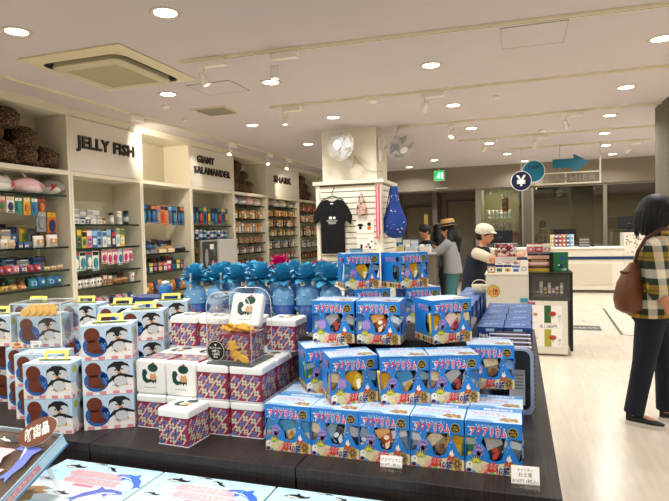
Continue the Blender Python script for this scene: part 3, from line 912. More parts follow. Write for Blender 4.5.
for z, n, cs, hgt in ((1.745, 12, [('black', 'grey', 'yellow'), ('yellow', 'cream', 'red'), ('orange', 'yellow', 'white')], .13), (1.535, 12, [('navy', 'grey', 'white'), ('white', 'yellow', 'grey'), ('orange', 'tan', 'cream'), ('black', 'orange', 'grey')], .15),
                      (1.345, 11, [('tan', 'yellow', 'white'), ('green', 'black', 'cream'), ('cream', 'orange', 'white')], .14), (1.095, 11, [('grey', 'navy', 'white'), ('white', 'grey', 'red'), ('black', 'grey', 'tan')], .16), (.855, 10, [('brown', 'tan', 'white'), ('grey', 'red', 'white')], .14)):
    row('carton', z, 10.0, 11.55, n, cs, (.10, hgt, .05), 'below the shark board, %s shelf' % {1.745: 'uppermost', 1.535: 'second', 1.345: 'third', 1.095: 'fourth', .855: 'lowest'}[z], 'little boxes below the shark board, row at %s' % {1.745: 'the top', 1.535: 'the second shelf', 1.345: 'the third shelf', 1.095: 'the fourth shelf', .855: 'the lowest shelf'}[z])
for z, n, cs, hgt in ((1.885, 9, [('red', 'tan', 'white'), ('tan', 'brown', 'red')], .17), (1.645, 9, [('cream', 'tan', 'white'), ('orange', 'cream', 'tan'), ('white', 'tan', 'red')], .16), (1.315, 9, [('tan', 'orange', 'cream'), ('cream', 'red', 'white'), ('black', 'grey', 'white')], .22), (1.055, 9, [('white', 'black', 'grey'), ('grey', 'tan', 'white')], .15), (.805, 8, [('brown', 'black', 'tan')], .14)):
    row('carton', z, 11.7, 13.2, n, cs, (.11, hgt, .05), 'in the farthest bay beside the white pillar, %s shelf' % {1.885: 'uppermost', 1.645: 'second', 1.315: 'third', 1.055: 'fourth', .805: 'lowest'}[z], 'little boxes in the farthest bay, row at %s' % {1.885: 'the top', 1.645: 'the second shelf', 1.315: 'the third shelf', 1.055: 'the fourth shelf', .805: 'the lowest shelf'}[z])

# brown speckled salamander soft toys piled in the top niches
SALM = spotted('brown_speckled_plush', '#2a1a10', '#8a6a48', 75)
def salamander_mb():
    b = MB()
    b.ell((-.05, 0, .12), (.17, .150, .118), SALM, 16, 10)
    b.ell((.09, 0, .115), (.115, .142, .098), SALM, 16, 10)
    b.tube([(-.17, 0, .09), (-.19, .10, .06), (-.12, .17, .04)], [.07, .045, .015], SALM, 10)
    for s in (-1, 1):
        b.ell((.08, s * .12, .035), (.06, .05, .032), SALM, 10, 6)
        b.ell((-.14, s * .12, .035), (.06, .05, .032), SALM, 10, 6)
    return b
salm = salamander_mb()
t = thing('salamander_plush', '', 'soft toy')
salm.v = [(x * .96, y * .95, z * 1.12) for x, y, z in salm.v]
remesh('body', salm, .014, SALM, t, 4)
for s in (-1, 1):
    MB().ell((.178, s * .068, .165), (.010, .010, .010), BLACK, 8, 5).build('eye', t)
PL = [(4.02, 4.60, 'bottom', 0)]
piles = {0: [(3.90, 0, 'bottom'), (4.17, 0, 'bottom'), (4.43, 0, 'bottom'), (4.70, -.01, 'right bottom'), (4.04, .175, 'middle'), (4.42, .175, 'middle'), (4.22, .335, 'top')],
         4: [(8.78, 0, 'bottom'), (9.06, 0, 'bottom'), (9.36, 0, 'right bottom'), (8.84, .175, 'middle'), (9.14, .175, 'middle'), (8.92, .335, 'top')],
         6: [(11.78, 0, 'bottom'), (12.08, 0, 'bottom'), (12.40, 0, 'bottom'), (11.92, .175, 'middle'), (12.24, .175, 'middle'), (12.04, .335, 'top')]}
wh = {0: 'at the photo\'s left edge', 4: 'left of the shark board', 6: 'beside the white pillar'}
cnt = 0
rnd = random.Random(3)
for bay, lst in piles.items():
    cols = {}
    for y, dz, pos in lst:
        o = t if cnt == 0 else copy_tree(t)
        cnt += 1
        o.location = (XF - .20 + rnd.uniform(-.01, .01), y, LIPZ + .047 + max(dz, 0))
        o.rotation_euler = (0, 0, rnd.uniform(-.12, .12))
        cols[pos] = cols.get(pos, 0) + 1
        nth = {1: 'left', 2: 'next', 3: 'third'}[cols[pos]]
        o['label'] = 'speckled brown salamander toy %s, %s of the pile%s' % (wh[bay], {'top': 'top', 'middle': 'middle row', 'bottom': 'bottom row', 'right bottom': 'bottom right'}[pos], '' if pos in ('top', 'right bottom') else ', %s one' % nth)
        o['group'] = 'pile of brown salamander soft toys ' + wh[bay]

# shark and dolphin soft toys lying on the wire shelf below
def sea_plush(c_back, c_belly, c_mark):
    t = thing('shark_plush', '', 'soft toy')
    A, B, C_ = mat(c_back, .9), mat(c_belly, .9), mat(c_mark, .8)
    b = MB()
    secs = [(-.20, .02, .02), (-.15, .05, .05), (-.06, .085, .08), (.04, .09, .085), (.12, .07, .065), (.18, .035, .035), (.20, .012, .012)]
    b.rings([[(rx * math.cos(2 * PI * k / 14), y, .085 + rz * math.sin(2 * PI * k / 14)) for k in range(14)][::-1] for y, rx, rz in secs], A)
    b.build('body', t)
    MB().ell((.03, .02, .06), (.066, .15, .055), B, 14, 8).build('belly', t)
    b = MB()
    b.add([(-.01, -.03, .15), (.01, -.03, .15), (.01, .06, .15), (-.01, .06, .15), (0, -.06, .22)], [(0, 1, 4), (1, 2, 4), (2, 3, 4), (3, 0, 4)], A)
    b.build('dorsal_fin', t)
    b = MB()
    b.ell((0, -.23, .12), (.018, .03, .07), A, 10, 6, Matrix.Rotation(.5, 3, 'X'))
    b.ell((0, -.23, .06), (.018, .03, .05), A, 10, 6, Matrix.Rotation(-.5, 3, 'X'))
    b.build('tail', t)
    b = MB()
    b.art((.092, .115, .085), (-.25, .97, 0), (0, 0, 1), [(1, [(-.03, -.05), (.035, .0), (-.03, .045), (-.01, .0)], C_)])
    b.build('mouth', t)
    MB().ell((.066, .135, .105), (.007, .009, .009), BLACK, 8, 5).build('eye', t)
    return t
SH = [(0, 4.12, '#cfcac0', '#f0ece2', '#b52a22', 'white shark soft toy with a red mark on the wire shelf at the left edge'), (0, 4.49, '#e3b9bd', '#efd6d4', '#c98a8c', 'pale pink dolphin soft toy between two shark toys at the left edge'),
      (0, 4.77, '#8f8e8c', '#dcd8d0', '#b51f1c', 'grey shark soft toy with a red mouth against the left bay\'s right side'), 
      (4, 8.80, '#c3bfb8', '#ece7dc', '#8f8e8c', 'white soft toy at the left of the shelf between the two farther boards'), (4, 9.12, '#8f8c88', '#d6d2c8', '#8f8e8c', 'grey shark soft toy between a white and a pink one'),
      (4, 9.44, '#dcabb0', '#ecc9c6', '#c98a8c', 'pink soft toy between a grey and a cream one, left of the shark board'), (4, 9.74, '#d6c6b0', '#ece0cc', '#c9a88c', 'cream soft toy just left of the shark board\'s bay'),
      (5, 10.15, '#dcabb0', '#ecc9c6', '#c98a8c', 'pink dolphin soft toy directly under the shark board'), (5, 10.6, '#b9b3a8', '#e3ddd0', '#8f8e8c', 'grey shark soft toy under the shark board'),
      (5, 11.0, '#ece2cc', '#f5efdf', '#c9a88c', 'cream soft toy under the shark board\'s lit right half'), (5, 11.4, '#a8a29a', '#ddd6c8', '#b52a22', 'grey shark soft toy with a red mouth under the shark board')]
for bay, y, c1, c2, c3, lb in SH:
    t = sea_plush(c1, c2, c3)
    t.location = (XF - .17, y, {0: 1.881, 4: 1.931, 5: 1.941}[bay])
    if y == 4.77: t.rotation_euler = (0, 0, -1.25); t.location.x -= .03
    t['label'] = lb
    t['group'] = 'sea animal soft toys on the shelf wall'

# framed picture and white board standing in the giant salamander bay
t = thing('framed_display', 'grey framed display with small figures standing in the shelves below the giant salamander board', 'display', (-4.54, 7.56, 0))
FRM = mat('#8f8d86', .4)
MB().box(-.03, 0, -.24, .24, .58, 1.33, FRM).build('frame', t, bevel=.004)
MB().box(0.001, .004, -.21, .21, .62, 1.30, mat('#3a3c3e', .3, var=.3, scale=12)).build('picture', t)
b = MB()
b.art((.0045, 0, .96), (0, 1, 0), (0, 0, 1), circ(.08, -.05, .05, H('pink'), 1, 12, .1) + circ(-.1, .1, .05, H('grey'), 1, 12, .14) + circ(.13, .2, .03, H('green'), 1, 10, .09) + rect(.0, .12, .22, .30, H('white')))
b.build('picture_figures', t)
t = thing('white_board', 'plain pale grey board standing right of the framed display, under the giant salamander board', 'board', (-4.54, 8.14, 0))
MB().box(-.03, 0, -.31, .31, .58, 1.335, mat('#bdb9b2', .5)).build('panel', t, bevel=.004)
MB().box(.0005, .025, -.20, .20, .5795, .592, FRM).build('foot', t)
# the bay those two stand in gets a ledge
b = MB().box(-4.655, -4.50, 7.30, 8.5, .52, .579, CREAM)
tag(b.build('display_ledge'), 'cream ledge under the framed display and the grey board', 'ledge')

# ------------------------------------------------------------------ display on the white pillar
SLAT = mat('#eae4d3', .45, var=.015)
t = thing('slatwall_stand', 'cream slatwall display wrapped round the white pillar with a top ledge', 'display stand', (0, 0, 0))
def slats(b, axis, c, a0, a1, z0, z1, n):
    for k in range(n):
        za, zb = z0 + (z1 - z0) * k / n, z0 + (z1 - z0) * (k + .84) / n
        if axis == 'y': b.box(a0, a1, c, c + .02, za, zb, SLAT)
        else: b.box(c - .02, c, a0, a1, za, zb, SLAT)
    gr = mat('#8f8774', .7)
    if axis == 'y': b.box(a0, a1, c + .021, c + .03, z0, z1, gr)
    else: b.box(c - .03, c - .021, a0, a1, z0, z1, gr)
b = MB(); slats(b, 'y', 7.40, -2.64, -1.84, .10, 2.05, 24); b.build('slat_panel', t)
b = MB(); slats(b, 'x', -1.75, 7.47, 8.20, .10, 2.05, 24); b.build('slat_panel', t)
for x0, x1, ya, yb in ((-2.70, -2.642, 7.385, 7.51), (-1.838, -1.745, 7.385, 7.468), (-1.80, -1.745, 8.202, 8.26)):
    MB().box(x0, x1, ya, yb, 0, 2.06, SLAT).build('corner_post', t, bevel=.003)
b = MB()
b.box(-2.735, -1.71, 7.35, 7.515, 2.062, 2.11, CREAM).box(-1.835, -1.71, 7.517, 8.28, 2.062, 2.11, CREAM)
b.build('top_ledge', t, bevel=.005)
b = MB().box(-2.70, -1.75, 7.39, 7.50, 0, .09, SLAT)
b.build('plinth', t)

# black T-shirt on its hanger
t = thing('t_shirt', 'black T-shirt with a small white print hung on the slatwall', 'T-shirt', (-2.44, 7.33, 1.10))
TB = mat('#060607', .95)
out = [(-.17, 0), (.17, 0), (.172, .40), (.185, .47), (.265, .40), (.285, .52), (.22, .66), (.165, .735), (.07, .76), (.04, .735), (0, .727), (-.04, .735), (-.07, .76), (-.165, .735), (-.22, .66), (-.285, .52), (-.265, .40), (-.185, .47), (-.172, .40)]
b = MB()
k = len(out)
fr, bk = [(x, -.022, z) for x, z in out], [(x, .022, z) for x, z in out]
b.add(fr + bk, [tuple(range(k)), tuple(range(2 * k - 1, k - 1, -1))] + [(i, k + i, k + (i + 1) % k, (i + 1) % k) for i in range(k)], TB)
sh = b.build('shirt_cloth', t, bevel=.012)
it = circ(-.025, .50, .022, WHITE, 1, 12) + circ(.03, .50, .022, WHITE, 1, 12, .018)
for zz, w in ((.455, .16), (.435, .12), (.415, .10)):
    it += [(1, [(-w / 2 + w * j / 8, zz), (-w / 2 + w * (j + .7) / 8, zz), (-w / 2 + w * (j + .7) / 8, zz + .012), (-w / 2 + w * j / 8, zz + .012)], mat('#c9c7c0', .8)) for j in range(8)]
it += rect(-.02, .02, .69, .705, WHITE)
MB().art((0, -.0225, 0), (1, 0, 0), (0, 0, 1), it).build('print', t)
hg = thing('coat_hanger', 'black hanger holding the black T-shirt on the slatwall', 'hanger', (-2.44, 7.33, 1.10))
MB().tube([(-.16, 0, .745), (-.05, 0, .79), (0, 0, .805), (.05, 0, .79), (.16, 0, .745)], .008, BLACK).build('arms', hg)
MB().tube([(0, 0, .80), (0, 0, .86), (.02, .01, .90), (.02, .04, .92), (0, .066, .91)], .005, BLACK, 6).build('hook', hg)

# little patterned tote on a peg
t = thing('tote_bag', 'small brown and pink patterned tote bag hanging beside the black T-shirt', 'bag', (-2.03, 7.36, 1.62))
TOT = spotted('patterned_cloth', '#c9a79a', '#5b3f38', 30)
b = MB()
b.rings([[(rx * math.cos(2 * PI * k / 14), .018 * math.sin(2 * PI * k / 14), z) for k in range(14)] for z, rx in ((0, .04), (.02, .07), (.10, .075), (.17, .05), (.19, .04))], TOT)
b.build('bag_body', t)
MB().tube([(-.035, 0, .18), (-.03, 0, .26), (0, .01, .31), (.03, 0, .26), (.035, 0, .18)], .009, TOT).build('strap', t)
MB().tube([(0, .038, .30), (0, -.02, .302), (0, -.03, .315)], .005, STEEL, 6).build('peg', t)

# printed sheets on the slatwall
def sheet(z0, label, pic):
    t = thing('printed_sheet', label, 'poster', (-1.99, 7.394, z0), group='printed sheets on the slatwall')
    MB().box(-.125, .125, 0, .003, 0, .20, WHITE).build('paper', t)
    MB().art((0, -.0005, 0), (1, 0, 0), (0, 0, 1), pic).build('print', t)
mini = [(1, [(-.09, .05), (-.05, .05), (-.05, .10), (-.035, .09), (-.025, .11), (-.05, .13), (-.09, .13), (-.115, .11), (-.105, .09), (-.09, .10)], BLACK)]
sheet(1.38, 'white sheet showing a tiny black shirt and an orange toy, upper one of two', mini + circ(.055, .12, .028, BLACK) + rect(.03, .08, .04, .09, H('orange')) + rect(-.10, .10, .165, .172, H('yellow')) + T('→', -.005, .08, .04, BLACK, 1))
sheet(1.15, 'white sheet with dark bottles and spots, lower one of two on the slatwall', circ(-.06, .06, .016, BLACK) + rect(-.075, -.045, .01, .05, BLACK) + circ(.04, .07, .02, H('grey')) + circ(.06, .03, .018, BLACK) + circ(.085, .11, .014, H('brown')) + circ(.01, .04, .015, H('red')) + rect(-.10, .04, .155, .163, H('yellow')))
t = thing('blue_tub', 'clear tub of blue sweets on the slatwall below the printed sheets', 'tub', (-2.10, 7.30, 1.07))
MB().box(-.08, .08, -.05, .05, 0, .09, mat('#5f93b8', .3)).build('tub_body', t, bevel=.01)
MB().box(-.082, .082, -.052, .052, .091, .10, H('navy')).build('lid', t, bevel=.004)
b = MB().box(-2.22, -1.90, 7.22, 7.385, 1.058, 1.068, CLEAR)
tag(b.build('clear_shelf'), 'clear little shelf on the slatwall carrying the blue tub', 'shelf')

# bags on the corner of the slatwall
t = thing('drawstring_bag', 'dark blue patterned drawstring bag hanging on the corner of the slatwall', 'bag', (-1.60, 7.50, 1.30))
BLUB = mat('#183a86', .8)
b = MB()
b.rings([[(rx * math.cos(2 * PI * k / 18), ry * math.sin(2 * PI * k / 18), z) for k in range(18)] for z, rx, ry in ((0, .04, .03), (.04, .12, .08), (.13, .165, .10), (.25, .165, .10), (.36, .12, .07), (.50, .07, .05), (.66, .055, .04), (.71, .05, .035))], BLUB)
b.build('bag_body', t)
it = []
rr = random.Random(5)
for k in range(34):
    a, z = rr.uniform(-2.6, -.3), rr.uniform(.05, .6)
    rx = .16 if .08 < z < .3 else (.115 if z < .4 else .066)
    ry = rx * .62
    nx, ny = math.cos(a), math.sin(a)
    it.append(((rx * nx, ry * ny, z), a))
b = MB()
for (p, a), c in zip(it, ['#e8e6ea', '#c33f56', '#6fb2d8', '#e8e6ea'] * 9):
    b.ell(p, (.013, .011, .005), mat(c, .7), 8, 4, Matrix.Rotation(rr.uniform(-1, 1), 3, 'Y'))
b.build('print', t)
MB().tube([(-.04, -.03, .70), (-.09, -.05, .45), (-.13, -.06, .22), (-.14, -.05, .08)], .008, mat('#102a66', .7)).build('cord', t)
MB().tube([(-.145, 0, .665), (0, 0, .67), (.06, 0, .685)], .006, STEEL).build('peg', t)
t = thing('striped_bag', 'flat pink and red striped cloth bag hanging beside the blue drawstring bag', 'bag', (-1.80, 7.35, 1.30))
b = MB()
for k in range(4):
    x0 = -.022 + k * .020
    b.box(x0, x0 + .0195, -.015 - .004 * (k % 2), .015, .03 * (k % 3), .72, mat(['#c9536b', '#e6b2b8', '#b53a4d', '#e0c3b5', '#c9536b', '#d98a94'][k], .8))
b.build('bag_body', t)
MB().tube([(0, .030, .70), (0, -.02, .705), (0, -.03, .72)], .006, STEEL).build('peg', t)

# wall fans
FANW = mat('#e9e7e2', .35, var=.01)
WIRE = mat('#d7d5d0', .35, var=.01)
def make_fan(label, loc, face, wall, group, bladec='#cfd3d6'):
    """face: direction the blower looks; wall: point on the pillar where the bracket sits, relative to loc"""
    t = thing('wall_fan', label, 'fan', loc, group=group)
    d = Vector(face).normalized()
    R = d.to_track_quat('Z', 'Y').to_matrix() * 1.16
    def P(x, y, z): return R @ Vector((x, y, z))
    b = MB()
    for r, z in ((.178, .0), (.172, .022), (.15, .045), (.12, .058), (.09, .066), (.172, -.022), (.14, -.05), (.10, -.065)):
        b.tube([P(r * math.cos(2 * PI * k / 40), r * math.sin(2 * PI * k / 40), z) for k in range(41)], .0022 if r != .178 else .006, WIRE, 5)
    for k in range(48):
        a = 2 * PI * k / 48
        c, s = math.cos(a), math.sin(a)
        b.tube([P(r * c, r * s, z) for r, z in ((.05, .070), (.09, .066), (.12, .058), (.15, .045), (.172, .022), (.178, 0), (.172, -.022), (.14, -.05), (.07, -.07))], .0013, WIRE, 4)
    b.build('cage', t)
    b = MB()
    b.rings([[P(r * math.cos(2 * PI * k / 24), r * math.sin(2 * PI * k / 24), z) for k in range(24)] for r, z in ((.052, .062), (.052, .072), (.040, .080), (.012, .082))], FANW)
    b.build('hub_badge', t)
    for q in range(4):
        b = MB()
        top, bot = [], []
        for j in range(7):
            r = .035 + .125 * j / 6
            w = .95 * (1 - .2 * j / 6)
            for side in (0, 1):
                a = q * PI / 2 + (side - .5) * w + .25 * j / 6
                z = (side - .5) * .032
                top.append(P(r * math.cos(a), r * math.sin(a), z + .008)); bot.append(P(r * math.cos(a), r * math.sin(a), z + .005))
        n = len(top)
        fs = []
        for j in range(6):
            fs += [(2 * j, 2 * j + 2, 2 * j + 3, 2 * j + 1), (n + 2 * j, n + 2 * j + 1, n + 2 * j + 3, n + 2 * j + 2)]
        b.add(top + bot, fs, mat(bladec, .3), True)
        b.build('blade', t)
    b = MB()
    b.rings([[P(r * math.cos(2 * PI * k / 20), r * math.sin(2 * PI * k / 20), z) for k in range(20)] for r, z in ((.04, -.06), (.06, -.075), (.065, -.13), (.045, -.165), (.02, -.175))], FANW)
    b.build('motor', t)
    wv = Vector(wall)
    m0 = P(0, 0, -.13)
    MB().tube([m0, m0 * .6 + Vector((0, 0, -.14)), wv + (m0 - wv) * .25 + Vector((0, 0, .0))], [.03, .026, .03], FANW, 10).build('arm', t)
    return t, wv
f1, wv = make_fan('white wall fan facing the shop on the front of the white pillar', (-2.26, 7.20, 2.575), (-.28, -.94, .02), (.04, .30, -.20), 'wall fans on the pillar', '#b4bbc0')
MB().box(wv.x - .045, wv.x + .045, .285, .318, wv.z - .07, wv.z + .10, FANW).build('wall_bracket', f1, bevel=.01)
b = MB().tube([(.10, .30, -.12), (.18, .30, -.22), (.28, .30, -.32), (.38, .295, -.345), (.42, .26, -.35), (.44, .34, -.34), (.44, .60, -.33)], .004, mat('#a8a498', .5), 6)
b.build('cord', f1)
f2, wv = make_fan('white wall fan on the right side of the white pillar, tilted down to the right', (-1.50, 7.56, 2.55), (.55, -.50, -.66), (-.30, .08, -.02), 'wall fans on the pillar', '#8d9296')
MB().box(-.338, -.29, .03, .13, -.18, .16, FANW).build('wall_bracket', f2, bevel=.01)
b = MB().tube([(-.30, .02, .0), (-.22, .0, .16), (-.14, .0, .22), (-.10, .02, .12), (-.13, .02, .02), (-.06, .02, .22), (-.05, .1, .299)], .006, mat('#d6d1c2', .5), 6)
b.build('cord', f2)

# ------------------------------------------------------------------ display tables (dark wood plinths)
TZ = 0.74
mods = [(-.616, .099, 'at the right end, under the aquarium boxes'), (-1.350, -.618, 'in the middle, under the tins'), (-2.085, -1.352, 'under the penguin cartons'), (-2.82, -2.087, 'at the left end, beyond the penguin cartons')]
for x0, x1, d in mods:
    t = thing('display_table', 'dark wood display plinth ' + d, 'table', ((x0 + x1) / 2, 1.455, 0), group='dark wood display plinths')
    hx = (x1 - x0) / 2
    MB().box(-hx, hx, 0, 2.4, TZ - .03, TZ, WOOD).build('tabletop', t, bevel=.002)
    MB().box(-hx + .002, hx - .002, .003, 2.395, .08, TZ - .031, WOOD).build('body', t)
    MB().box(-hx + .03, hx - .03, .03, 2.36, 0, .079, BLACK).build('toe_kick', t)
for x0, x1, d in mods[:3]:
    t = thing('low_display_table', 'lower dark wood step before the plinth ' + d, 'table', ((x0 + x1) / 2, .80, 0), group='lower dark wood steps')
    hx = (x1 - x0) / 2
    MB().box(-hx, hx, 0, .650, .625, .655, WOOD).build('tabletop', t, bevel=.002)
    MB().box(-hx + .002, hx - .002, .003, .648, 0, .624, WOOD).build('body', t)

# ------------------------------------------------------------------ aquarium sweet boxes
AW, AD, AH = .150, .126, .1445
AB = mat('#2080d6', .35, var=.03)
AB2 = mat('#2f8fe0', .35)
ATOP = mat('#c4dcf0', .35)
PKT = mat('#d8306a', .4)
COR = mat('#b49be0', .5)
YEL = mat('#f0e24a', .5)
NAVY = mat('#16306e', .4)
RED = mat('#d6362e', .45)
ORB = mat('#b4502c', .5)
GOLD = mat('#c9a63a', .4)
INK = mat('#101418', .4)
SAND = mat('#dcd9b0', .5)
GRN2 = mat('#79b23e', .5)
def star(x, y, n, r0, r1, m, layer, a0=0.0, a1=2 * PI, sq=1.0):
    pts = []
    for k in range(2 * n + (0 if a1 - a0 > 6 else 1)):
        a = a0 + (a1 - a0) * k / (2 * n)
        r = r1 if k % 2 else r0
        pts.append((x + r * math.cos(a), y + r * sq * math.sin(a)))
    return [(layer, pts, m)]
WA = [(-.026, .101), (.032, .101), (.038, .088), (.029, .066), (.021, .042), (.007, .035), (-.009, .040), (-.013, .060), (-.032, .086)]
WB = [(.047, .100), (.0738, .100), (.0738, .045), (.067, .040), (.055, .062), (.042, .087)]
WC = [(-.0738, .100), (-.050, .098), (-.043, .080), (-.054, .062), (-.062, .046), (-.0738, .044)]
def panel_with_holes(outer, holes, thick, o, u, v, m):
    """real cut-out panel"""
    cu = bpy.data.curves.new('p', 'CURVE')
    cu.dimensions = '2D'
    cu.fill_mode = 'BOTH'
    cu.extrude = thick / 2
    for lp in [outer] + holes:
        sp = cu.splines.new('POLY')
        sp.points.add(len(lp) - 1)
        for i, p in enumerate(lp):
            sp.points[i].co = (p[0], p[1], 0, 1)
        sp.use_cyclic_u = True
    ob = bpy.data.objects.new('p', cu)
    COL.objects.link(ob)
    me = bpy.data.meshes.new_from_object(ob.evaluated_get(bpy.context.evaluated_depsgraph_get()))
    o, u, v = Vector(o), Vector(u), Vector(v)
    n = u.cross(v)
    vs = [o + u * p.co.x + v * p.co.y + n * p.co.z for p in me.vertices]
    fs = [tuple(p.vertices) for p in me.polygons]
    bpy.data.objects.remove(ob, do_unlink=True)
    bpy.data.meshes.remove(me)
    return vs, fs
hx, hy = AW / 2, AD / 2
b = MB()
vs, fs = panel_with_holes([(-hx, 0), (hx, 0), (hx, AH), (-hx, AH)], [WA, WB, WC], .001, (0, -hy, 0), (1, 0, 0), (0, 0, 1), AB)
b.add(vs, fs, AB)
WS = [(-.062 + .02, .092), (-.016, .094), (-.012, .060), (-.022, .034), (-.05, .036), (-.052, .07)]
for sx in (-1, 1):
    hole = [(-sx * p[0] if sx < 0 else p[0], p[1]) for p in WS]
    hole = [(q * (1 if sx > 0 else 1), z) for q, z in hole]
    # side windows open towards the front edge
    if sx > 0:
        vs, fs = panel_with_holes([(-hy, 0), (hy, 0), (hy, AH), (-hy, AH)], [[(p[0], p[1]) for p in WS]], .001, (hx, 0, 0), (0, 1, 0), (0, 0, 1), AB)
    else:
        vs, fs = panel_with_holes([(-hy, 0), (hy, 0), (hy, AH), (-hy, AH)], [[(-p[0], p[1]) for p in WS]], .001, (-hx, 0, 0), (0, -1, 0), (0, 0, 1), AB)
    b.add(vs, fs, AB)
b.box(-hx, hx, hy - .001, hy, 0, AH, AB)
b.box(-hx + .0006, hx - .0006, -hy + .0006, hy - .001, 0, .001, AB)
b.box(-hx - .0005, hx + .0005, -hy - .0005, hy, AH - .001, AH, ATOP)
b.box(-hx + .006, hx - .006, -.022, -.020, .001, AH - .002, mat('#0c1626', .6))
BOX_SHELL = b
# artwork on the front
it = []
it += T('アクアリウム', -.013, .1065, .028, WHITE, 2, .085, width=.100)
it += T('アクアリウム', -.013, .1065, .028, PKT, 3, .030, width=.096)
it += T('きらきらキャンディ', -.012, .130, .009, mat('#bfe0f6', .4), 2, .02, width=.07)
it += circ(.052, .119, .0135, YEL, 2, 18) + circ(.052, .119, .0125, INK, 3, 18) + T('ひみつ', .052, .1195, .0075, GOLD, 4, .03) + T('の海', .052, .1115, .0075, GOLD, 4, .03)
for x, y, r in ((-.066, .128, .0022), (-.060, .118, .003), (-.066, .106, .0016), (-.046, .098, .0014), (.040, .078, .0016), (.036, .100, .0013), (.036, .066, .0011), (-.036, .070, .0012), (.024, .048, .0014), (-.03, .060, .0016)):
    it += circ(x, y, r, WHITE, 2, 8)
for a in (.25, .55, .85, 1.15, 1.45, 1.75, 2.05, 2.35, 2.7):
    r = .024 if .6 < a < 2.3 else .017
    x, y = -.040, .036
    it.append((2, [(x - .003 * math.sin(a), y + .003 * math.cos(a)), (x + r * math.cos(a) - .0012 * math.sin(a), y + r * math.sin(a)), (x + r * math.cos(a) + .0014 * math.sin(a), y + r * math.sin(a)), (x + .003 * math.sin(a), y - .003 * math.cos(a))][::-1], COR))
    it += circ(x + r * .72 * math.cos(a + .14), y + r * .72 * math.sin(a + .14), .0028, COR, 2, 7)
it += [(1, [(-hx, 0), (hx, 0), (hx, .022), (.04, .026), (.0, .020), (-.03, .026), (-hx, .020)], SAND)]
it += star(-.046, .018, 9, .022, .009, INK, 2, .1, PI - .1) + star(-.046, .018, 8, .020, .009, YEL, 3, .15, PI - .15) + star(-.046, .018, 5, .011, .005, GRN2, 4, .2, PI - .2)
it += circ(-.064, .014, .009, WHITE, 4, 10, .010) + circ(-.066, .005, .007, NAVY, 5, 10, .004) + circ(-.063, .017, .002, INK, 5, 6)
it += [(2, [(.026, .022), (.034, .040), (.040, .036), (.044, .044), (.047, .036), (.058, .027), (.066, .016), (.03, .014)], ORB)] + [(3, [(.034, .040), (.038, .052), (.040, .046), (.043, .055), (.045, .045), (.049, .040), (.041, .034)], WHITE)]
it += circ(.052, .024, .003, INK, 4, 6) + circ(.039, .024, .0025, mat('#e07a4a', .5), 4, 6)
it += [(3, [(-.020, .006), (-.012, .024), (-.004, .018), (.0, .028), (.006, .019), (.014, .022), (.012, .012), (.018, .004), (.004, .006), (-.006, .001)], RED)]
it += T('いろいろ', -.012, .010, .013, WHITE, 4, .05, width=.040) + T('いろいろ', -.012, .010, .013, RED, 5, .01, width=.040)
it += circ(-.026, .006, .008, mat('#e8b8a0', .5), 3, 10, .005)
it += T('10袋', .024, .0035, .017, WHITE, 6, .09, width=.034) + T('10袋', .024, .0035, .017, NAVY, 7, .03, width=.034)
it += circ(.056, .014, .0135, mat('#a98a4c', .5), 5, 14) + star(.056, .014, 6, .012, .005, mat('#4a2f1c', .5), 6) + circ(.056, .014, .004, mat('#a98a4c', .5), 7, 8)
for k in range(9):
    x = -.07 + k * .0165
    it += circ(x, .0015, .006, mat(['#d8705a', '#5a8ec0', '#d9c36a', '#c25a80', '#7aa85a'][k % 5], .5), 4, 8, .0035)
it = [(l, [(x, y * (1.08 if m in (ORB,) or (m is WHITE and l == 3 and max(q[0] for q in pts) > .04 and max(q[1] for q in pts) > .05) else 1.35) if (l >= 1 and max(q[1] for q in pts) < .060) else y) for x, y in pts], m) for l, pts, m in it]
BOX_SHELL.art((0, -hy - .0008, 0), (1, 0, 0), (0, 0, 1), it, .00025)
# artwork on the top
it = T('アクアリウム', -.012, -.012, .030, WHITE, 1, .05, width=.092) + T('アクアリウム', -.012, -.012, .030, mat('#d77fb2', .4), 2, .015, width=.092)
it += T('きらきらキャンディ', -.016, -.028, .009, mat('#5a8ec8', .4), 2, .02, width=.06) + rect(-hx, hx, hy - .030, hy - .004, mat('#4b95d6', .35)) + rect(-.03, .05, hy - .026, hy - .012, mat('#e9eff4', .4), 2)
it += T('いろいろ10袋', .01, hy - .024, .012, mat('#3a77c0', .4), 3, .02, width=.07)
for k, (x, y) in enumerate(((.022, -.040), (.036, -.046), (.049, -.040), (.060, -.046), (.030, -.030), (.044, -.029), (.058, -.032))):
    it += circ(x, y, .0085, mat(['#c89a5a', '#b98748', '#d8b070'][k % 3], .5), 3 + k % 2, 10, .006) + circ(x, y, .003, mat('#5a3a20', .5), 6, 6)
it += [(2, [(-.07, -.05), (-.02, -.045), (.0, -.055), (.0, -.062), (-.07, -.062)], mat('#7fb2e0', .4))]
BOX_SHELL.art((0, 0, AH + .0003), (1, 0, 0), (0, 1, 0), it, .00025)
# artwork on the left and right side panels
for sx in (-1, 1):
    it = T('アクアリウム', 0, .108, .022, WHITE, 1, .05, width=.066) + T('アクアリウム', 0, .108, .022, PKT, 2, .012, width=.066) + rect(-hy, hy, 0, .022, SAND) + circ(.045, .118, .010, INK, 2, 14)
    for k in range(7):
        it += circ(-.054 + k * .018, .010, .009, mat(['#d8705a', '#7a5a3a', '#d9c36a', '#6a4a34', '#7aa85a'][k % 5], .5), 3, 9, .010)
    it += star(.04, .022, 6, .016, .007, GRN2, 4, .1, PI - .1) + star(-.01, .02, 6, .014, .006, ORB, 4, .1, PI - .1)
    BOX_SHELL.art((sx * (hx + .0008), 0, 0), (0, sx, 0), (0, 0, 1), it, .00025)
SHELL_ME = BOX_SHELL.mesh('printed_carton')
print('aquarium shell polys', len(SHELL_ME.polygons))

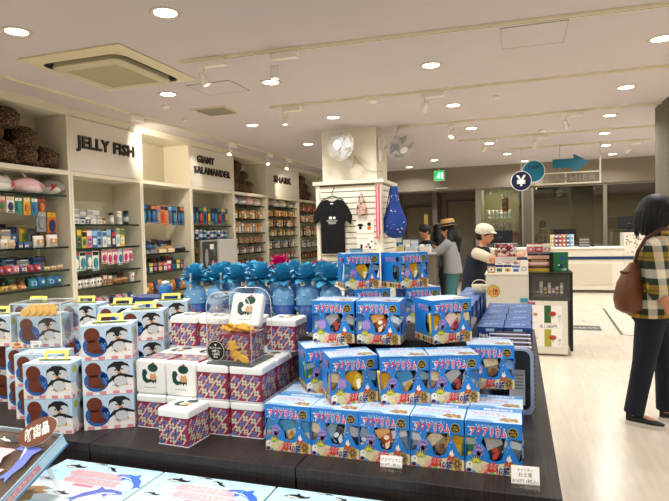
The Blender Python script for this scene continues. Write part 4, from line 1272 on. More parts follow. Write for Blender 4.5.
def sachet_mesh(c1, c2, c3, seed):
    r = random.Random(seed)
    b = MB()
    A, B, C_ = mat(c1, .22, coat=.5, var=.35, scale=90), mat(c2, .25, var=.35, scale=120), mat(c3, .3)
    w, h = .025, .038
    rows = []
    for k in range(7):
        z = -h + 2 * h * k / 6
        f = .12 if k in (0, 6) else math.sin(PI * k / 6) ** .5
        rows.append([(w * math.cos(a), .010 * f * math.sin(a), z) for a in [2 * PI * j / 12 for j in range(12)]])
    b.rings(rows, A)
    f = -.0106
    b.art((0, f, 0), (1, 0, 0), (0, 0, 1), [(1, [(-w * .9, r.uniform(-.01, .012)), (w * .9, r.uniform(-.008, .016)), (w * .9, .030), (-w * .9, .031)], B)] + circ(r.uniform(-.006, .006), r.uniform(-.016, .0), .009, C_, 2, 10, .007) + [(2, [(-.016, -.03), (-.004, -.03), (.010, -.012), (-.010, -.016)], C_)], .0006)
    b.art((0, -f, 0), (-1, 0, 0), (0, 0, 1), [(1, [(-w * .9, -.004), (w * .9, .004), (w * .9, .030), (-w * .9, .031)], B)], .0006)
    return b.mesh('sachet')
SC_COL = [('#b4c2cc', '#2f6fb0', '#e7e0c8'), ('#e2be36', '#c8941e', '#f2ead0'), ('#2f7a4a', '#a8bcae', '#e0c040'), ('#3a4048', '#a4a6a8', '#b04038'), ('#d98a9a', '#ecc8c4', '#b8325a'), ('#c05a2a', '#e0a868', '#f0e4c8'), ('#7d8d98', '#c6d0d6', '#2a3540'), ('#ccd6d8', '#3a86b4', '#c9a23a'), ('#2c3a48', '#7d98aa', '#d0d8de'), ('#345088', '#6a98cc', '#e0e6ea'), ('#9a8a70', '#d0c0a0', '#7a4a2a')]
SACH = [sachet_mesh(*c, i) for i, c in enumerate(SC_COL)]
rnd = random.Random(11)
def aquarium_box(loc, rz, label):
    t = thing('sweet_box', label, 'box', loc, rz, 'blue aquarium sweet boxes with cut-out windows')
    obj_from_mesh('printed_carton', SHELL_ME, t)
    for sx, sz, tl in ((-.056, .064, .1), (.004, .072, -.5), (.004, .046, .35), (.052, .066, .15)):
        s = obj_from_mesh('sachet', SACH[rnd.randrange(len(SACH))], t)
        s.location = (sx + (.0 if sx < .05 else -.004), -hy + .0155 + (.010 if sz < .05 else 0), sz)
        s.rotation_euler = (rnd.uniform(-.08, .08), tl + rnd.uniform(-.35, .35), rnd.uniform(-.1, .1))
    for sx in (-1, 1):
        s = obj_from_mesh('sachet', SACH[rnd.randrange(len(SACH))], t)
        s.location = (sx * (hx - .018), hy - .095 + .03, .062)
        s.rotation_euler = (0, rnd.uniform(-.3, .3), PI / 2)
    return t
R_ = math.radians
def corner(fx, fy, th):
    """box centre from its front-left bottom corner and its turn"""
    c, s = math.cos(th), math.sin(th)
    return fx + c * hx - s * hy, fy + s * hx + c * hy
AP = []
bx = [-.682, -.529, -.377, -.224, -.070]
nm = ['first from the left, beside the tins', 'second from the left', 'middle one, right of the first price card\'s left edge', 'fourth from the left, right of the first price card', 'at the right end, by the second price card']
nm = ['first from the left, beside the tins', 'second from the left', 'third from the left, behind a price card', 'fourth from the left', 'right end, beside the second price card']
for x, d in zip(bx, nm):
    AP.append((x, 1.557 + hy, 0, 0, 'blue aquarium sweet box in the bottom row, ' + d))
for x, d in zip(bx, ['first', 'second', 'third', 'fourth', 'fifth']):
    AP.append((x + .004, 1.557 + hy + .131, 0, 0, 'blue aquarium sweet box standing behind the bottom front row, %s from the left' % d))
for (fx, fy, th), d in zip(((-.548, 1.588, R_(31)), (-.402, 1.632, R_(20)), (-.258, 1.680, R_(19)), (-.163, 1.868, R_(9))), ['leftmost of four turned boxes', 'second of four turned boxes', 'third of four turned boxes', 'right end, before the clear case']):
    x, y = corner(fx, fy, th)
    AP.append((x, y, 1, th, 'blue aquarium sweet box on the second layer, ' + d))
x, y = corner(-.672, 1.700, R_(33)); AP.append((x, y, 1, R_(33), 'blue aquarium sweet box half hidden at the left end of the second layer'))
AP.append((-.612, 1.812 + hy, 2, R_(1), 'blue aquarium sweet box on the third layer, left one facing front'))
AP.append((-.455, 1.82 + hy, 2, R_(2), 'blue aquarium sweet box on the third layer, middle one facing front'))
x, y = corner(-.272, 1.852, R_(38)); AP.append((x, y, 2, R_(38), 'turned blue aquarium sweet box at the right end of the third layer'))
th4 = R_(31)
x, y = corner(-.676, 2.172, th4); AP.append((x, y, 3, th4, 'blue aquarium sweet box on the very top, left one showing its front'))
x, y = corner(-.452, 2.215, R_(52)); AP.append((x, y, 3, R_(52), 'blue aquarium sweet box on the very top, right one turned to show its side'))
for x, y, l, th, lb in AP:
    aquarium_box((x, y, TZ + .0005 + l * (AH + .0018)), th, lb)
# the boxes the top pair stands on, and the low riser behind the bottom rows
for x, y, d in ((-.60, 2.26, 'left'), (-.405, 2.33, 'right')):
    aquarium_box((x, y, TZ + .0005 + 2 * (AH + .0018)), th4, 'blue aquarium sweet box under the topmost pair, %s one' % d)
b = MB().box(-.76, -.17, 1.905, 2.46, TZ + .001, TZ + 2 * (AH + .0018) - .001, WOOD)
tag(b.build('display_riser'), 'dark riser hidden behind the lower blue sweet boxes', 'riser')

# clear rounded storage case behind the right end of the boxes
t = thing('clear_case', 'clear plastic case with a rounded pale blue rim, right of the blue boxes', 'case', (-.035, 2.08, TZ + .001))
b = MB()
RIM = mat('#93a6c8', .25, var=.06)
def rr2(hw, h, r, y, n=5):
    out = []
    for cx, cz, a0 in ((hw - r, h - r, 0), (-hw + r, h - r, 90), (-hw + r, r, 180), (hw - r, r, 270)):
        for k in range(n + 1):
            a = R_(a0 + 90 * k / n)
            out.append((cx + r * math.cos(a), y, cz + r * math.sin(a)))
    return out
def rr3(hw, h, r, y): return [(x, yy, z) for x, yy, z in rr2(hw, h, r, y)]
o1, i1 = rr3(.085, .240, .03, 0), [(x * .86, 0, .012 + z * .92) for x, _, z in rr3(.085, .240, .03, 0)]
o2, i2 = [(x, .02, z) for x, _, z in o1], [(x, .02, z) for x, _, z in i1]
b.rings([o1, o2, i2, i1], RIM, closed=True, smooth=False)
b.build('front_rim', t)
MB().rings([[(x * .97, .021, .004 + z * .97) for x, _, z in o1], [(x * .97, .36, .004 + z * .97) for x, _, z in o1]], clear_mat('smoky_plastic', (.50, .53, .58, 1), .06), cap0=False, smooth=False).build('shell', t)
b = MB()
for k in range(12):
    b.box(.0855, .0885, .002, .018, .02 + k * .017, .030 + k * .017, mat('#2b3a66', .4))
for k in range(4):
    b.box(-.08, .08, .03 + k * .08, .05 + k * .08, .2375, .2395, mat('#b6b4d4', .4))
b.build('rim_stripes', t)
MB().box(-.078, .078, .30, .304, .01, .228, mat('#3c4148', .5)).build('back_wall', t)
MB().box(.0, .055, .05, .053, .02, .15, mat('#cfd4d6', .5)).art((.0275, .0495, .02), (1, 0, 0), (0, 0, 1), sum([rect(-.022, .022, .06 + k * .012, .065 + k * .012, mat('#8b9498', .5)) for k in range(5)], [])).build('insert_card', t)

# ------------------------------------------------------------------ flat blue water boxes, two columns deep and one taller column
SBW, SBD, SBH = .124, .218, .098
b = MB()
SB1, SB2, SB3 = mat('#2a5ca6', .55, var=.15, scale=25), mat('#1a3a78', .5), mat('#5f97d2', .5)
b.box(-SBW / 2, SBW / 2, -SBD / 2, SBD / 2, 0, SBH, SB2)
it = rect(-SBW / 2 + .002, SBW / 2 - .002, -SBD / 2 + .002, SBD / 2 - .002, SB1, 1)
rr = random.Random(2)
for k in range(16):
    x, y = rr.uniform(-.045, .045), rr.uniform(-.09, .09)
    it += [(2, [(x - .02, y - .006), (x, y + .004), (x + .022, y - .001), (x + .018, y + .006), (x - .004, y + .012), (x - .02, y + .002)], SB3 if k % 2 else mat('#4a86cc', .4))]
it += T('アクア', 0, -.03, .034, mat('#cfe3f6', .4), 3, .02, width=.07)
b.art((0, 0, SBH), (1, 0, 0), (0, 1, 0), it, .0004)
it = [(1, [(-.058, .010), (-.03, .020), (.0, .012), (.03, .022), (.058, .012), (.058, .004), (-.058, .004)], mat('#3f7cc4', .4))] + T('海のキャンディ', 0, .045, .026, WHITE, 2, .04, width=.10) + rect(-.02, .02, .078, .092, mat('#9cc2e6', .4))
b.art((0, -SBD / 2, 0), (1, 0, 0), (0, 0, 1), it, .0004)
it = rect(-.08, .08, .03, .07, SB1) + T('海のキャンディ', 0, .04, .026, WHITE, 2, .03, width=.12)
b.art((SBW / 2, 0, 0), (0, 1, 0), (0, 0, 1), it, .0004)
b.art((-SBW / 2, 0, 0), (0, -1, 0), (0, 0, 1), it, .0004)
SBM = b.mesh('water_box')
def wbox(x, y, z, label):
    o = obj_from_mesh('water_box', SBM)
    o.location = (x, y, z)
    tag(o, label, 'box', 'flat blue water sweet boxes')
for c, (x, cd) in enumerate(((-.131, 'left'), (-.003, 'right'))):
    for r in range(4):
        rd = ['front', 'second', 'third', 'rear'][r]
        for l in range(2):
            wbox(x + r * .006, 2.86 + r * .221, TZ + .0005 + l * (SBH + .0015), 'flat blue sweet box in the wide pile, %s column, %s row, %s' % (cd, rd, 'upper' if l else 'lower'))
for r in range(4):
    for l in range(3):
        wbox(-.272 + r * .006, 2.86 + r * .221, TZ + .0005 + l * (SBH + .0015), 'flat blue sweet box in the tall single column behind the aquarium boxes, %s row, %s' % (['front', 'second', 'third', 'rear'][r], ['lowest', 'middle', 'topmost'][l]))
# woven basket on the taller column
t = thing('woven_basket', 'small cream woven basket on top of the taller column of blue boxes', 'basket', (-.212, 3.30, TZ + 3 * (SBH + .0015) + .002))
BSK = mat('#f4ebca', .8, var=.12, scale=120)
b = MB().lathe([(.036, 0), (.052, .05), (.050, .05), (.034, .004)], BSK, n=22)
for k in range(22):
    a = 2 * PI * k / 22
    b.tube([(.037 * math.cos(a), .037 * math.sin(a), .0), (.054 * math.cos(a), .054 * math.sin(a), .05)], .0035, BSK, 5)
b.build('basket_body', t)
t.scale = (.82, .82, .95)
MB().tube([(.05 * math.cos(a), 0, .05 + .03 * math.sin(a)) for a in [PI * k / 10 for k in range(11)]], .003, BSK, 6).build('basket_handle', t)

# ------------------------------------------------------------------ penguin cookie cartons
PW, PD, PH = .170, .112, .1215
PBL, PWH, PPK = mat('#bfdcf2', .45, var=.02), mat('#f3f1ee', .45, var=.02), mat('#e0919c', .5)
OTT, OTT2, BLOB, BLOB2 = mat('#6c311a', .6, var=.1), mat('#5a2a18', .6), mat('#2461ae', .5, var=.08), mat('#8fb8e2', .5)
PBK, PGY, PYE = mat('#17181c', .5), mat('#cfd2d6', .5), mat('#e8c24a', .5)
def penguin():
    it = [(1, [(-.034, .020), (-.030, .040), (-.010, .054), (.014, .052), (.030, .038), (.032, .018), (.02, .006), (-.02, .006)], PBK)]
    it += circ(-.016, .018, .017, PGY, 2, 14) + circ(.016, .020, .016, PGY, 2, 14)
    it += [(3, [(-.012, .040), (.0, .052), (.012, .040), (.004, .016), (-.004, .016)], PBK)]
    it += circ(-.010, .022, .0032, PBK, 4, 8) + circ(.010, .023, .0032, PBK, 4, 8) + [(4, [(-.009, .012), (.0, .016), (.009, .012), (.0, .006)], mat('#d9822f', .5))]
    it += [(1, [(-.042, -.024), (-.020, .002), (-.006, .006), (.012, .006), (.040, -.010), (.036, -.016), (.018, -.010), (.018, -.038), (-.016, -.040), (-.022, -.016), (-.038, -.028)], PBK)]
    it += circ(.0, -.022, .0195, PGY, 2, 14, .019) + circ(-.010, -.042, .006, PYE, 3, 8, .003) + circ(.016, -.038, .006, PYE, 3, 8, .003)
    return it
def otter():
    it = circ(.006, -.012, .041, BLOB, 1, 20, .038) + circ(.030, .004, .012, BLOB, 1, 10)
    it += circ(-.004, .026, .026, OTT, 2, 18) + [(2, [(-.020, .008), (.014, .008), (.024, -.018), (.034, -.030), (.022, -.040), (-.010, -.036), (-.022, -.024)], OTT)]
    it += [(3, [(-.004, -.030), (.02, -.020), (.036, -.030), (.03, -.038), (.0, -.038)], OTT2)] + circ(-.012, .018, .0022, PBK, 3, 6) + circ(.004, .016, .0022, PBK, 3, 6) + circ(-.004, .012, .003, OTT2, 3, 6)
    for x, y in ((.032, -.01), (.036, -.02), (.028, -.004), (-.026, -.026), (.038, -.004)):
        it += circ(x, y, .0022, BLOB2, 3, 6)
    return it
b = MB()
b.box(-PW / 2, PW / 2, -PD / 2, PD / 2, 0, PH, PWH)
def face(w):
    it = [(1, [(-w / 2, .050), (w / 2, .062), (w / 2, PH), (-w / 2, PH)], PBL)]
    for k in range(4):
        x = -w / 2 + w * (.07 + k * .26)
        it += rect(x, x + w * .13, .001, .012, PPK, 2)
    for x, y in ((-.6, .105), (-.1, .11), (.3, .108), (.8, .112), (.86, .075), (-.02, .07), (-.2, .030), (.9, .03)):
        it += circ(x * w / 2, y, .0024, PPK, 2, 6)
    it += [(2, [(.08 * w, .028), (.30 * w, .034), (.30 * w, .038), (.08 * w, .032)], mat('#a8cdea', .5))]
    return it
b.art((0, -PD / 2, 0), (1, 0, 0), (0, 0, 1), face(PW) + shift(otter(), -.044, .062, 1.02, 0, dl=2) + [(l, [(.040 + x * 1.16, .066 + y * .92) for x, y in q_], m) for l, q_, m in shift(penguin(), 0, 0, 1.0, .10, dl=2)], .0003)
SEAL, LEAF = mat('#a9aeb4', .6, var=.1), mat('#b8c04a', .5)
for sx in (-1, 1):
    it = face(PD) + circ(.006, .058, .030, SEAL, 3, 16, .042) + circ(.012, .088, .018, SEAL, 3, 12) + circ(.006, .090, .0026, PBK, 4, 6) + circ(.018, .090, .0026, PBK, 4, 6) + circ(.012, .083, .004, PBK, 4, 6) + circ(-.03 if sx > 0 else .03, .098, .014, LEAF, 2, 10)
    b.art((sx * PW / 2, 0, 0), (0, sx, 0), (0, 0, 1), it, .0003)
it = rect(-PW / 2, PW / 2, -PD / 2, PD / 2, PBL, 1)
for x, y, r, c in ((-.05, -.03, .012, '#d9a04a'), (-.03, -.035, .009, '#c23b30'), (.05, -.032, .012, '#f3f1ee'), (-.06, .02, .016, '#f3f1ee'), (.06, .02, .014, '#e0919c'), (0, -.04, .010, '#d9a04a'), (.02, .035, .014, '#f3f1ee'), (-.02, .04, .010, '#c23b30')):
    it += circ(x, y, r, mat(c, .5), 2, 10, r * .6)
it += T('クッキー', 0, -.045, .020, mat('#c2483c', .5), 3, .02, width=.06)
b.art((0, 0, PH), (1, 0, 0), (0, 1, 0), it, .0003)
PSHELL = b.mesh('printed_carton')
HND = mat('#efe06a', .5)
HB = MB()
def strip(pts, y0, y1, th, m):
    """flat folded strap: profile in x-z, width along y"""
    a = [(x, y0, z) for x, z in pts]; c = [(x, y1, z) for x, z in pts]
    a2 = [(x, y0, z + th) for x, z in pts]; c2 = [(x, y1, z + th) for x, z in pts]
    for i in range(len(pts) - 1):
        HB.add([a[i], a[i + 1], c[i + 1], c[i], a2[i], a2[i + 1], c2[i + 1], c2[i]], [(3, 2, 1, 0), (4, 5, 6, 7), (0, 1, 5, 4), (2, 3, 7, 6), (1, 2, 6, 5), (3, 0, 4, 7)], m)
HB.box(-.044, .044, -.0015, .0015, .022, .034, HND)
for sx in (-1, 1):
    x0, x1 = sorted((sx * .032, sx * .044))
    HB.box(x0, x1, -.0015, .0015, .0, .0219, HND)
HB.box(-.060, .060, -.014, .014, -.0006, -.0001, HND)
HANDLE = HB.mesh('handle')
def pcarton(x, y, lev, th, label, handle=False, dz=0.0):
    t = thing('cookie_carton', label, 'box', (x, y, TZ + .0008 + lev * (PH + .0015) + dz), th, 'penguin cookie cartons')
    obj_from_mesh('printed_carton', PSHELL, t)
    if handle:
        h = obj_from_mesh('handle', HANDLE, t)
        h.location = (0, 0, PH + .0018)
        h.rotation_euler = (R_(-28), 0, 0)
    return t
def cfl(fx, fy, th):
    c, s = math.cos(th), math.sin(th)
    return fx + c * PW / 2 + s * PD / 2, fy + s * PW / 2 + c * PD / 2
def cfl(fx, fy, th):
    v = Matrix.Rotation(th, 2) @ Vector((PW / 2, PD / 2))
    return fx + v.x, fy + v.y
def cfr(fx, fy, th):
    v = Matrix.Rotation(th, 2) @ Vector((-PW / 2, PD / 2))
    return fx + v.x, fy + v.y
tR = R_(27)
x, y = cfl(-1.452, 1.545, tR)
LV = ['lowest', 'middle', 'topmost']
for l in range(3):
    pcarton(x, y, l, tR, 'light blue penguin cookie carton in the front stack beside the tins, %s one' % LV[l], l == 2)
x, y = cfr(-1.397, 1.944, R_(24))
for l in range(3):
    pcarton(x, y, l, R_(24), 'light blue penguin cookie carton in the stack behind the front right one, %s one' % LV[l], l == 2)
x, y = cfr(-1.475, 2.24, R_(24))
for l in range(3):
    pcarton(x, y, l, R_(24), 'light blue penguin cookie carton in the rear stack before the gift bags, %s one' % LV[l], l == 2)
x, y = cfl(-1.765, 1.985, R_(14))
for l in range(3):
    pcarton(x, y, l, R_(14), 'light blue penguin cookie carton in the stack behind the clear cookie case, %s one' % LV[l], l == 2)
tL = R_(15)
fronts = [(-1.632, 1.465), (-1.800, 1.580), (-1.938, 1.664), (-2.085, 1.728)]
for k, (fx, fy) in enumerate(fronts):
    x, y = cfl(fx, fy, tL)
    d = ['nearest stack of the left group', 'second stack of the left group', 'third stack of the left group', 'leftmost stack, cut by the photo edge'][k]
    for l in range(2):
        pcarton(x, y, l, tL, 'light blue penguin cookie carton in the %s, %s one' % (d, ['lower', 'upper'][l]), k == 0 and l == 1)
x, y = cfl(-1.895, 1.685, R_(18))
cx_, cy_ = x, y
pcarton(x, y, 2, R_(18), 'light blue penguin cookie carton inside the clear case topped with cookies', True)
x, y = cfl(-2.12, 1.66, R_(14))
pcarton(x, y, 2, R_(14), 'light blue penguin cookie carton left of the clear cookie case on the third layer', True)
x, y = cfl(-2.02, 2.04, R_(10))
for l in range(3):
    pcarton(x, y, l, R_(10), 'light blue penguin cookie carton in the rear left stack, %s one' % LV[l], l == 2)
x, y = cfl(-2.27, 2.0, R_(10))
for l in range(3):
    pcarton(x, y, l, R_(10), 'light blue penguin cookie carton at the far left behind the left group, %s one' % LV[l], l == 2)

# clear case with sample cookies over the carton
zc = TZ + 2 * (PH + .0015) + .0008
def clear_box(parent, w, d, h, th=.0025, m=CLEAR, edge=None):
    b = MB()
    b.box(-w / 2, w / 2, -d / 2, -d / 2 + th, 0, h, m).box(-w / 2, w / 2, d / 2 - th, d / 2, 0, h, m)
    b.box(-w / 2, -w / 2 + th, -d / 2 + th, d / 2 - th, 0, h, m).box(w / 2 - th, w / 2, -d / 2 + th, d / 2 - th, 0, h, m)
    b.box(-w / 2, w / 2, -d / 2, d / 2, h, h + th, m)
    b.build('clear_walls', parent)
    e = MB()
    em = edge or mat('#e4ebea', .15)
    q = .0016
    for sx in (-1, 1):
        for sy in (-1, 1):
            e.box(sx * w / 2 - q, sx * w / 2 + q, sy * d / 2 - q, sy * d / 2 + q, 0, h + th, em)
        e.box(sx * w / 2 - q, sx * w / 2 + q, -d / 2, d / 2, h + th - q, h + th + q, em)
        e.box(-w / 2, w / 2, sx * d / 2 - q, sx * d / 2 + q, h + th - q, h + th + q, em)
    e.build('edges', parent)
t = thing('sample_case', 'clear acrylic case with sample cookies over a penguin carton at the left', 'display case', (cx_, cy_, zc), R_(18))
clear_box(t, PW + .030, PD + .040, PH + .052)
b = MB().box(-.02, .028, -PD / 2 - .030, -PD / 2 - .028, .0, .032, WHITE)
b.art((.004, -PD / 2 - .0302, .0), (1, 0, 0), (0, 0, 1), rect(-.024, .024, 0, .0015, INK) + rect(-.024, .024, .0305, .032, INK) + rect(-.024, -.0225, 0, .032, INK) + rect(.0225, .024, 0, .032, INK) + T('18枚入', .006, .005, .012, INK, 1, .03) + T('クッキー', -.004, .019, .009, GREY, 1, .02))
b.build('price_tag', t)
b = MB().box(-.095, -.048, -PD / 2 - .030, -PD / 2 - .028, .0, .026, mat('#f3e6c8', .5))
b.art((-.0715, -PD / 2 - .0302, 0), (1, 0, 0), (0, 0, 1), circ(0, .018, .014, H('orange'), 1, 10, .006) + rect(-.02, .02, .003, .010, mat('#e0862f', .5)) + T('試食', 0, .0035, .008, WHITE, 2, .02))
b.build('small_sticker', t)
CK, CK2 = mat('#d9ac5a', .7, var=.15, scale=60), mat('#b98538', .8)
def cookie_mb():
    b = MB()
    b.lathe([(.019, 0), (.022, .003), (.022, .007), (.019, .010)], CK, n=18)
    b.art((0, 0, .0103), (1, 0, 0), (0, 1, 0), circ(-.006, .004, .0025, CK2, 1, 6) + circ(.006, .004, .0025, CK2, 1, 6) + circ(0, -.005, .005, CK2, 1, 8, .002), .0002)
    return b.mesh('cookie')
CKM = cookie_mb()
M_ = Matrix.Rotation(R_(18), 2)
k = 0
for r in range(2):
    for c in range(5 - r):
        o = obj_from_mesh('cookie', CKM)
        v = M_ @ Vector((-.060 + c * .027 + r * .012, -.034 + r * .020))
        o.location = (cx_ + v.x, cy_ + v.y, zc + PH + .012 + r * .012)
        o.rotation_euler = (R_(55), R_(-20), R_(14))
        tag(o, 'round golden sample cookie in the clear case, %s row, %s from the left' % (['front', 'back'][r], ['first', 'second', 'third', 'fourth', 'fifth'][c]), 'cookie', 'sample cookies in the clear case')
t = MB().box(-.075, .075, -.047, .035, 0, .004, mat('#efe6cf', .6))
o = t.build('cookie_tray', loc=(cx_ - .0, cy_, zc + PH + .0335 - .030))
o.rotation_euler = (0, 0, R_(18))
tag(o, 'shallow tray under the sample cookies in the clear case', 'tray')

# ------------------------------------------------------------------ wine red cookie tins
TW, TH = .121, .118
WINE = mat('#8e2447', .35, var=.06)
LIDW = mat('#eef1ee', .3, var=.01)
XB1, XB2, XCR = mat('#6c78b0', .4), mat('#46568f', .4), mat('#c3c9ac', .4)
BEAD = mat('#ecc9b4', .4)
DGR = mat('#16423a', .45)
def cross(x, y, s, m, m2, l):
    it = []
    for a in (PI / 4, 3 * PI / 4):
        c, q = math.cos(a) * s, math.sin(a) * s
        n = (-math.sin(a) * s * .38, math.cos(a) * s * .38)
        it.append((l, [(x - c - n[0], y - q - n[1]), (x + c - n[0], y + q - n[1]), (x + c + n[0], y + q + n[1]), (x - c + n[0], y - q + n[1])], m))
    it += [(l, [(x - s * .9, y - s * .28), (x + s * .9, y - s * .28), (x + s * .9, y + s * .28), (x - s * .9, y + s * .28)], m), (l, [(x - s * .28, y - s * .9), (x + s * .28, y - s * .9), (x + s * .28, y + s * .9), (x - s * .28, y + s * .9)], m)] if False else []
    it += circ(x, y, s * .26, m2, l + 1, 6)
    return it
def tin_face(w, h):
    it = []
    d = (.60, .80); q = (.80, -.60)
    cx, cy = 0.0, h / 2
    S = .0270
    for k in range(-6, 7):
        for m in range(-7, 8):
            u, v = m * .0235 + (k % 2) * .0118, (k + .5) * S
            x, y = cx + u * d[0] + v * q[0], cy + u * d[1] + v * q[1]
            if -w / 2 + .005 < x < w / 2 - .005 and .005 < y < h - .005:
                a = (m + k) % 2 == 0
                it += cross(x, y, .0112, XB1 if a else XCR, XB2 if a else XB1, 1)
        for m in range(-18, 19):
            u, v = m * .0062, k * S
            x, y = cx + u * d[0] + v * q[0], cy + u * d[1] + v * q[1]
            if -w / 2 + .003 < x < w / 2 - .003 and .003 < y < h - .003:
                mm = BEAD if m % 3 else WHITE
                it.append((2, [(x - .0036, y - .0014), (x + .0026, y - .0020), (x + .0038, y + .0014), (x - .0024, y + .0020)], mm))
    return it
def creature():
    it = circ(.012, .030, .021, DGR, 1, 14, .015) + circ(.014, .046, .005, mat('#b03a3c', .5), 1, 8, .004)
    it += [(1, [(-.034, .006), (-.030, .022), (-.018, .024), (-.010, .012), (-.018, -.002), (-.010, -.012), (.002, -.010), (.0, -.022), (-.016, -.026), (-.030, -.016)], DGR)]
    it += [(2, [(-.002, -.006), (.004, .012), (.012, .006), (.020, .012), (.028, -.004), (.020, -.014), (.006, -.014)], mat('#d2a06c', .5))]
    it += [(1, [(.0, -.012), (.026, -.010), (.024, -.026), (.018, -.018), (.012, -.027), (.006, -.018), (.002, -.026)], INK)]
    it += sum([rect(-.024 + k * .006, -.020 + k * .006, -.042, -.039, mat('#7a8480', .5)) for k in range(8)], [])
    return it
b = MB()
h0 = .092
b.rings([[(x, y, z) for x, y in rrect(TW / 2 - .002, TW / 2 - .002, .006, 3)] for z in (.002, h0)], WINE, smooth=False)
b.rings([[(x, y, z) for x, y in rrect(TW / 2 - .0002, TW / 2 - .0002, .007, 3)] for z in (0, .0025)], mat('#dcdfe4', .3), smooth=False)
for ux, uy in ((1, 0), (0, 1), (-1, 0), (0, -1)):
    b.art((uy * (TW / 2 - .0018), -ux * (TW / 2 - .0018), .002), (ux, uy, 0), (0, 0, 1), tin_face(TW - .010, h0 - .003), .0003)
b.art((0, 0, .002), (1, 0, 0), (0, -1, 0), shift(tin_face(TW - .01, TW - .01), 0, -TW / 2 + .006), .0003)
TBODY = b.mesh('tin_body')
b = MB()
b.rings([[(x, y, z) for x, y in rrect(TW / 2 - q, TW / 2 - q, .010, 4)] for z, q in ((h0 + .0005, .0006), (h0 + .004, 0), (TH - .006, 0), (TH - .002, .002), (TH, .006))], LIDW, smooth=False)
b.art((0, 0, TH), (1, 0, 0), (0, 1, 0), shift(creature(), 0, .004, 1.0), .0004)
TLID = b.mesh('lid')
print('tin polys', len(TBODY.polygons))
def tin(loc, rot, label, group='wine red patterned cookie tins'):
    t = thing('cookie_tin', label, 'tin', loc, 0, group)
    t.rotation_euler = rot
    obj_from_mesh('tin_body', TBODY, t)
    l = obj_from_mesh('lid', TLID, t)
    l['label'] = 'white lid with a small dark green creature'
    return t
tin((-1.058, 1.565, TZ + .0008), (0, 0, R_(-4)), 'wine red patterned tin with a white lid standing alone in front of the tin pile')
cx4 = [-1.236, -1.112, -.986, -.861]
P = TW + .0025
for r in range(3):
    for c in range(4):
        y = 1.628 + TW / 2 + r * P
        cn = ['first', 'second', 'third', 'fourth'][c]
        rn = ['front', 'middle', 'rear'][r]
        tin((cx4[c], y, TZ + .0008), (0, 0, 0), 'wine red tin in the bottom layer, %s row, %s from the penguin cartons' % (rn, cn))
        if r == 0 and c < 2:
            continue
        tin((cx4[c], y, TZ + .0008 + TH + .0012), (0, 0, 0), 'wine red tin standing upright in the second layer, %s row, %s from the penguin cartons' % (rn, cn))
for c in range(2):
    # lying on its side with the lid towards the aisle
    tin((cx4[c], 1.632 + TH, TZ + .0008 + TH + .0012 + TW / 2), (PI / 2, 0, 0), 'wine red tin lying sideways with its white lid facing out, %s' % ['next to the penguin cartons', 'farther from the penguin cartons'][c])
for c, x in enumerate((-1.256, -1.126, -.996, -.838)):
    tin((x, 1.628 + TW / 2 + 2 * P - .001, TZ + .0008 + 2 * (TH + .0012)), (0, 0, 0), 'wine red tin on the top layer of the tin pile, %s' % ['first from the left', 'second from the left', 'third, behind the clear case', 'fourth, at the right end'][c])

# clear rounded case with an open sample tin
zd = TZ + 2 * (TH + .0012) + .001
t = thing('sample_case', 'tall clear case with a rounded top holding an open tin and yellow cookies', 'display case', (-.918, 1.71, zd), R_(-2))
def arch(w, h, r, y): 
    pts = [(-w / 2, y, 0)]
    for k in range(7):
        a = PI - PI / 2 * k / 6
        pts.append((-w / 2 + r + r * math.cos(a), y, h - r + r * math.sin(a)))
    for k in range(7):
        a = PI / 2 - PI / 2 * k / 6
        pts.append((w / 2 - r + r * math.cos(a), y, h - r + r * math.sin(a)))
    return pts + [(w / 2, y, 0)]
w_, h_, d_ = .168, .245, .150
b = MB()
a0, a1 = arch(w_, h_, .05, -d_ / 2), arch(w_, h_, .05, d_ / 2)
n = len(a0)
b.add(a0 + a1, [(k, k + 1, n + k + 1, n + k) for k in range(n - 1)], CLEAR, True)
b.poly(a0[::-1], CLEAR).poly(a1, CLEAR)
b.build('clear_walls', t)
for a_ in (a0, a1):
    MB().tube(a_, .0014, mat('#dfe8e8', .1), 5).build('edge', t)
MB().box(-w_ / 2 - .004, w_ / 2 + .004, -d_ / 2 - .004, d_ / 2 + .004, -.0005, .004, mat('#5b5f60', .3)).build('base_plate', t)
b = MB()
b.rings([[(-.050 + .036 * math.cos(2 * PI * k / 28), y, .046 + .036 * math.sin(2 * PI * k / 28)) for k in range(28)][::-1] for y in (-d_ / 2 - .0035, -d_ / 2 - .001)], INK, smooth=False)
it = circ(0, 0, .0335, WHITE, 1, 28) + circ(0, 0, .032, INK, 2, 28) + circ(0, .021, .004, WHITE, 3, 8, .003) + T('サンドクッキー', 0, .006, .010, WHITE, 3, .02, width=.048) + T('18枚入', 0, -.004, .010, WHITE, 3, .03) + T('1,080円', 0, -.014, .009, WHITE, 3, .02) + T('税込', 0, -.023, .008, WHITE, 3, .02)
b.art((-.050, -d_ / 2 - .0037, .046), (1, 0, 0), (0, 0, 1), it, .0003)
b.build('round_label', t)
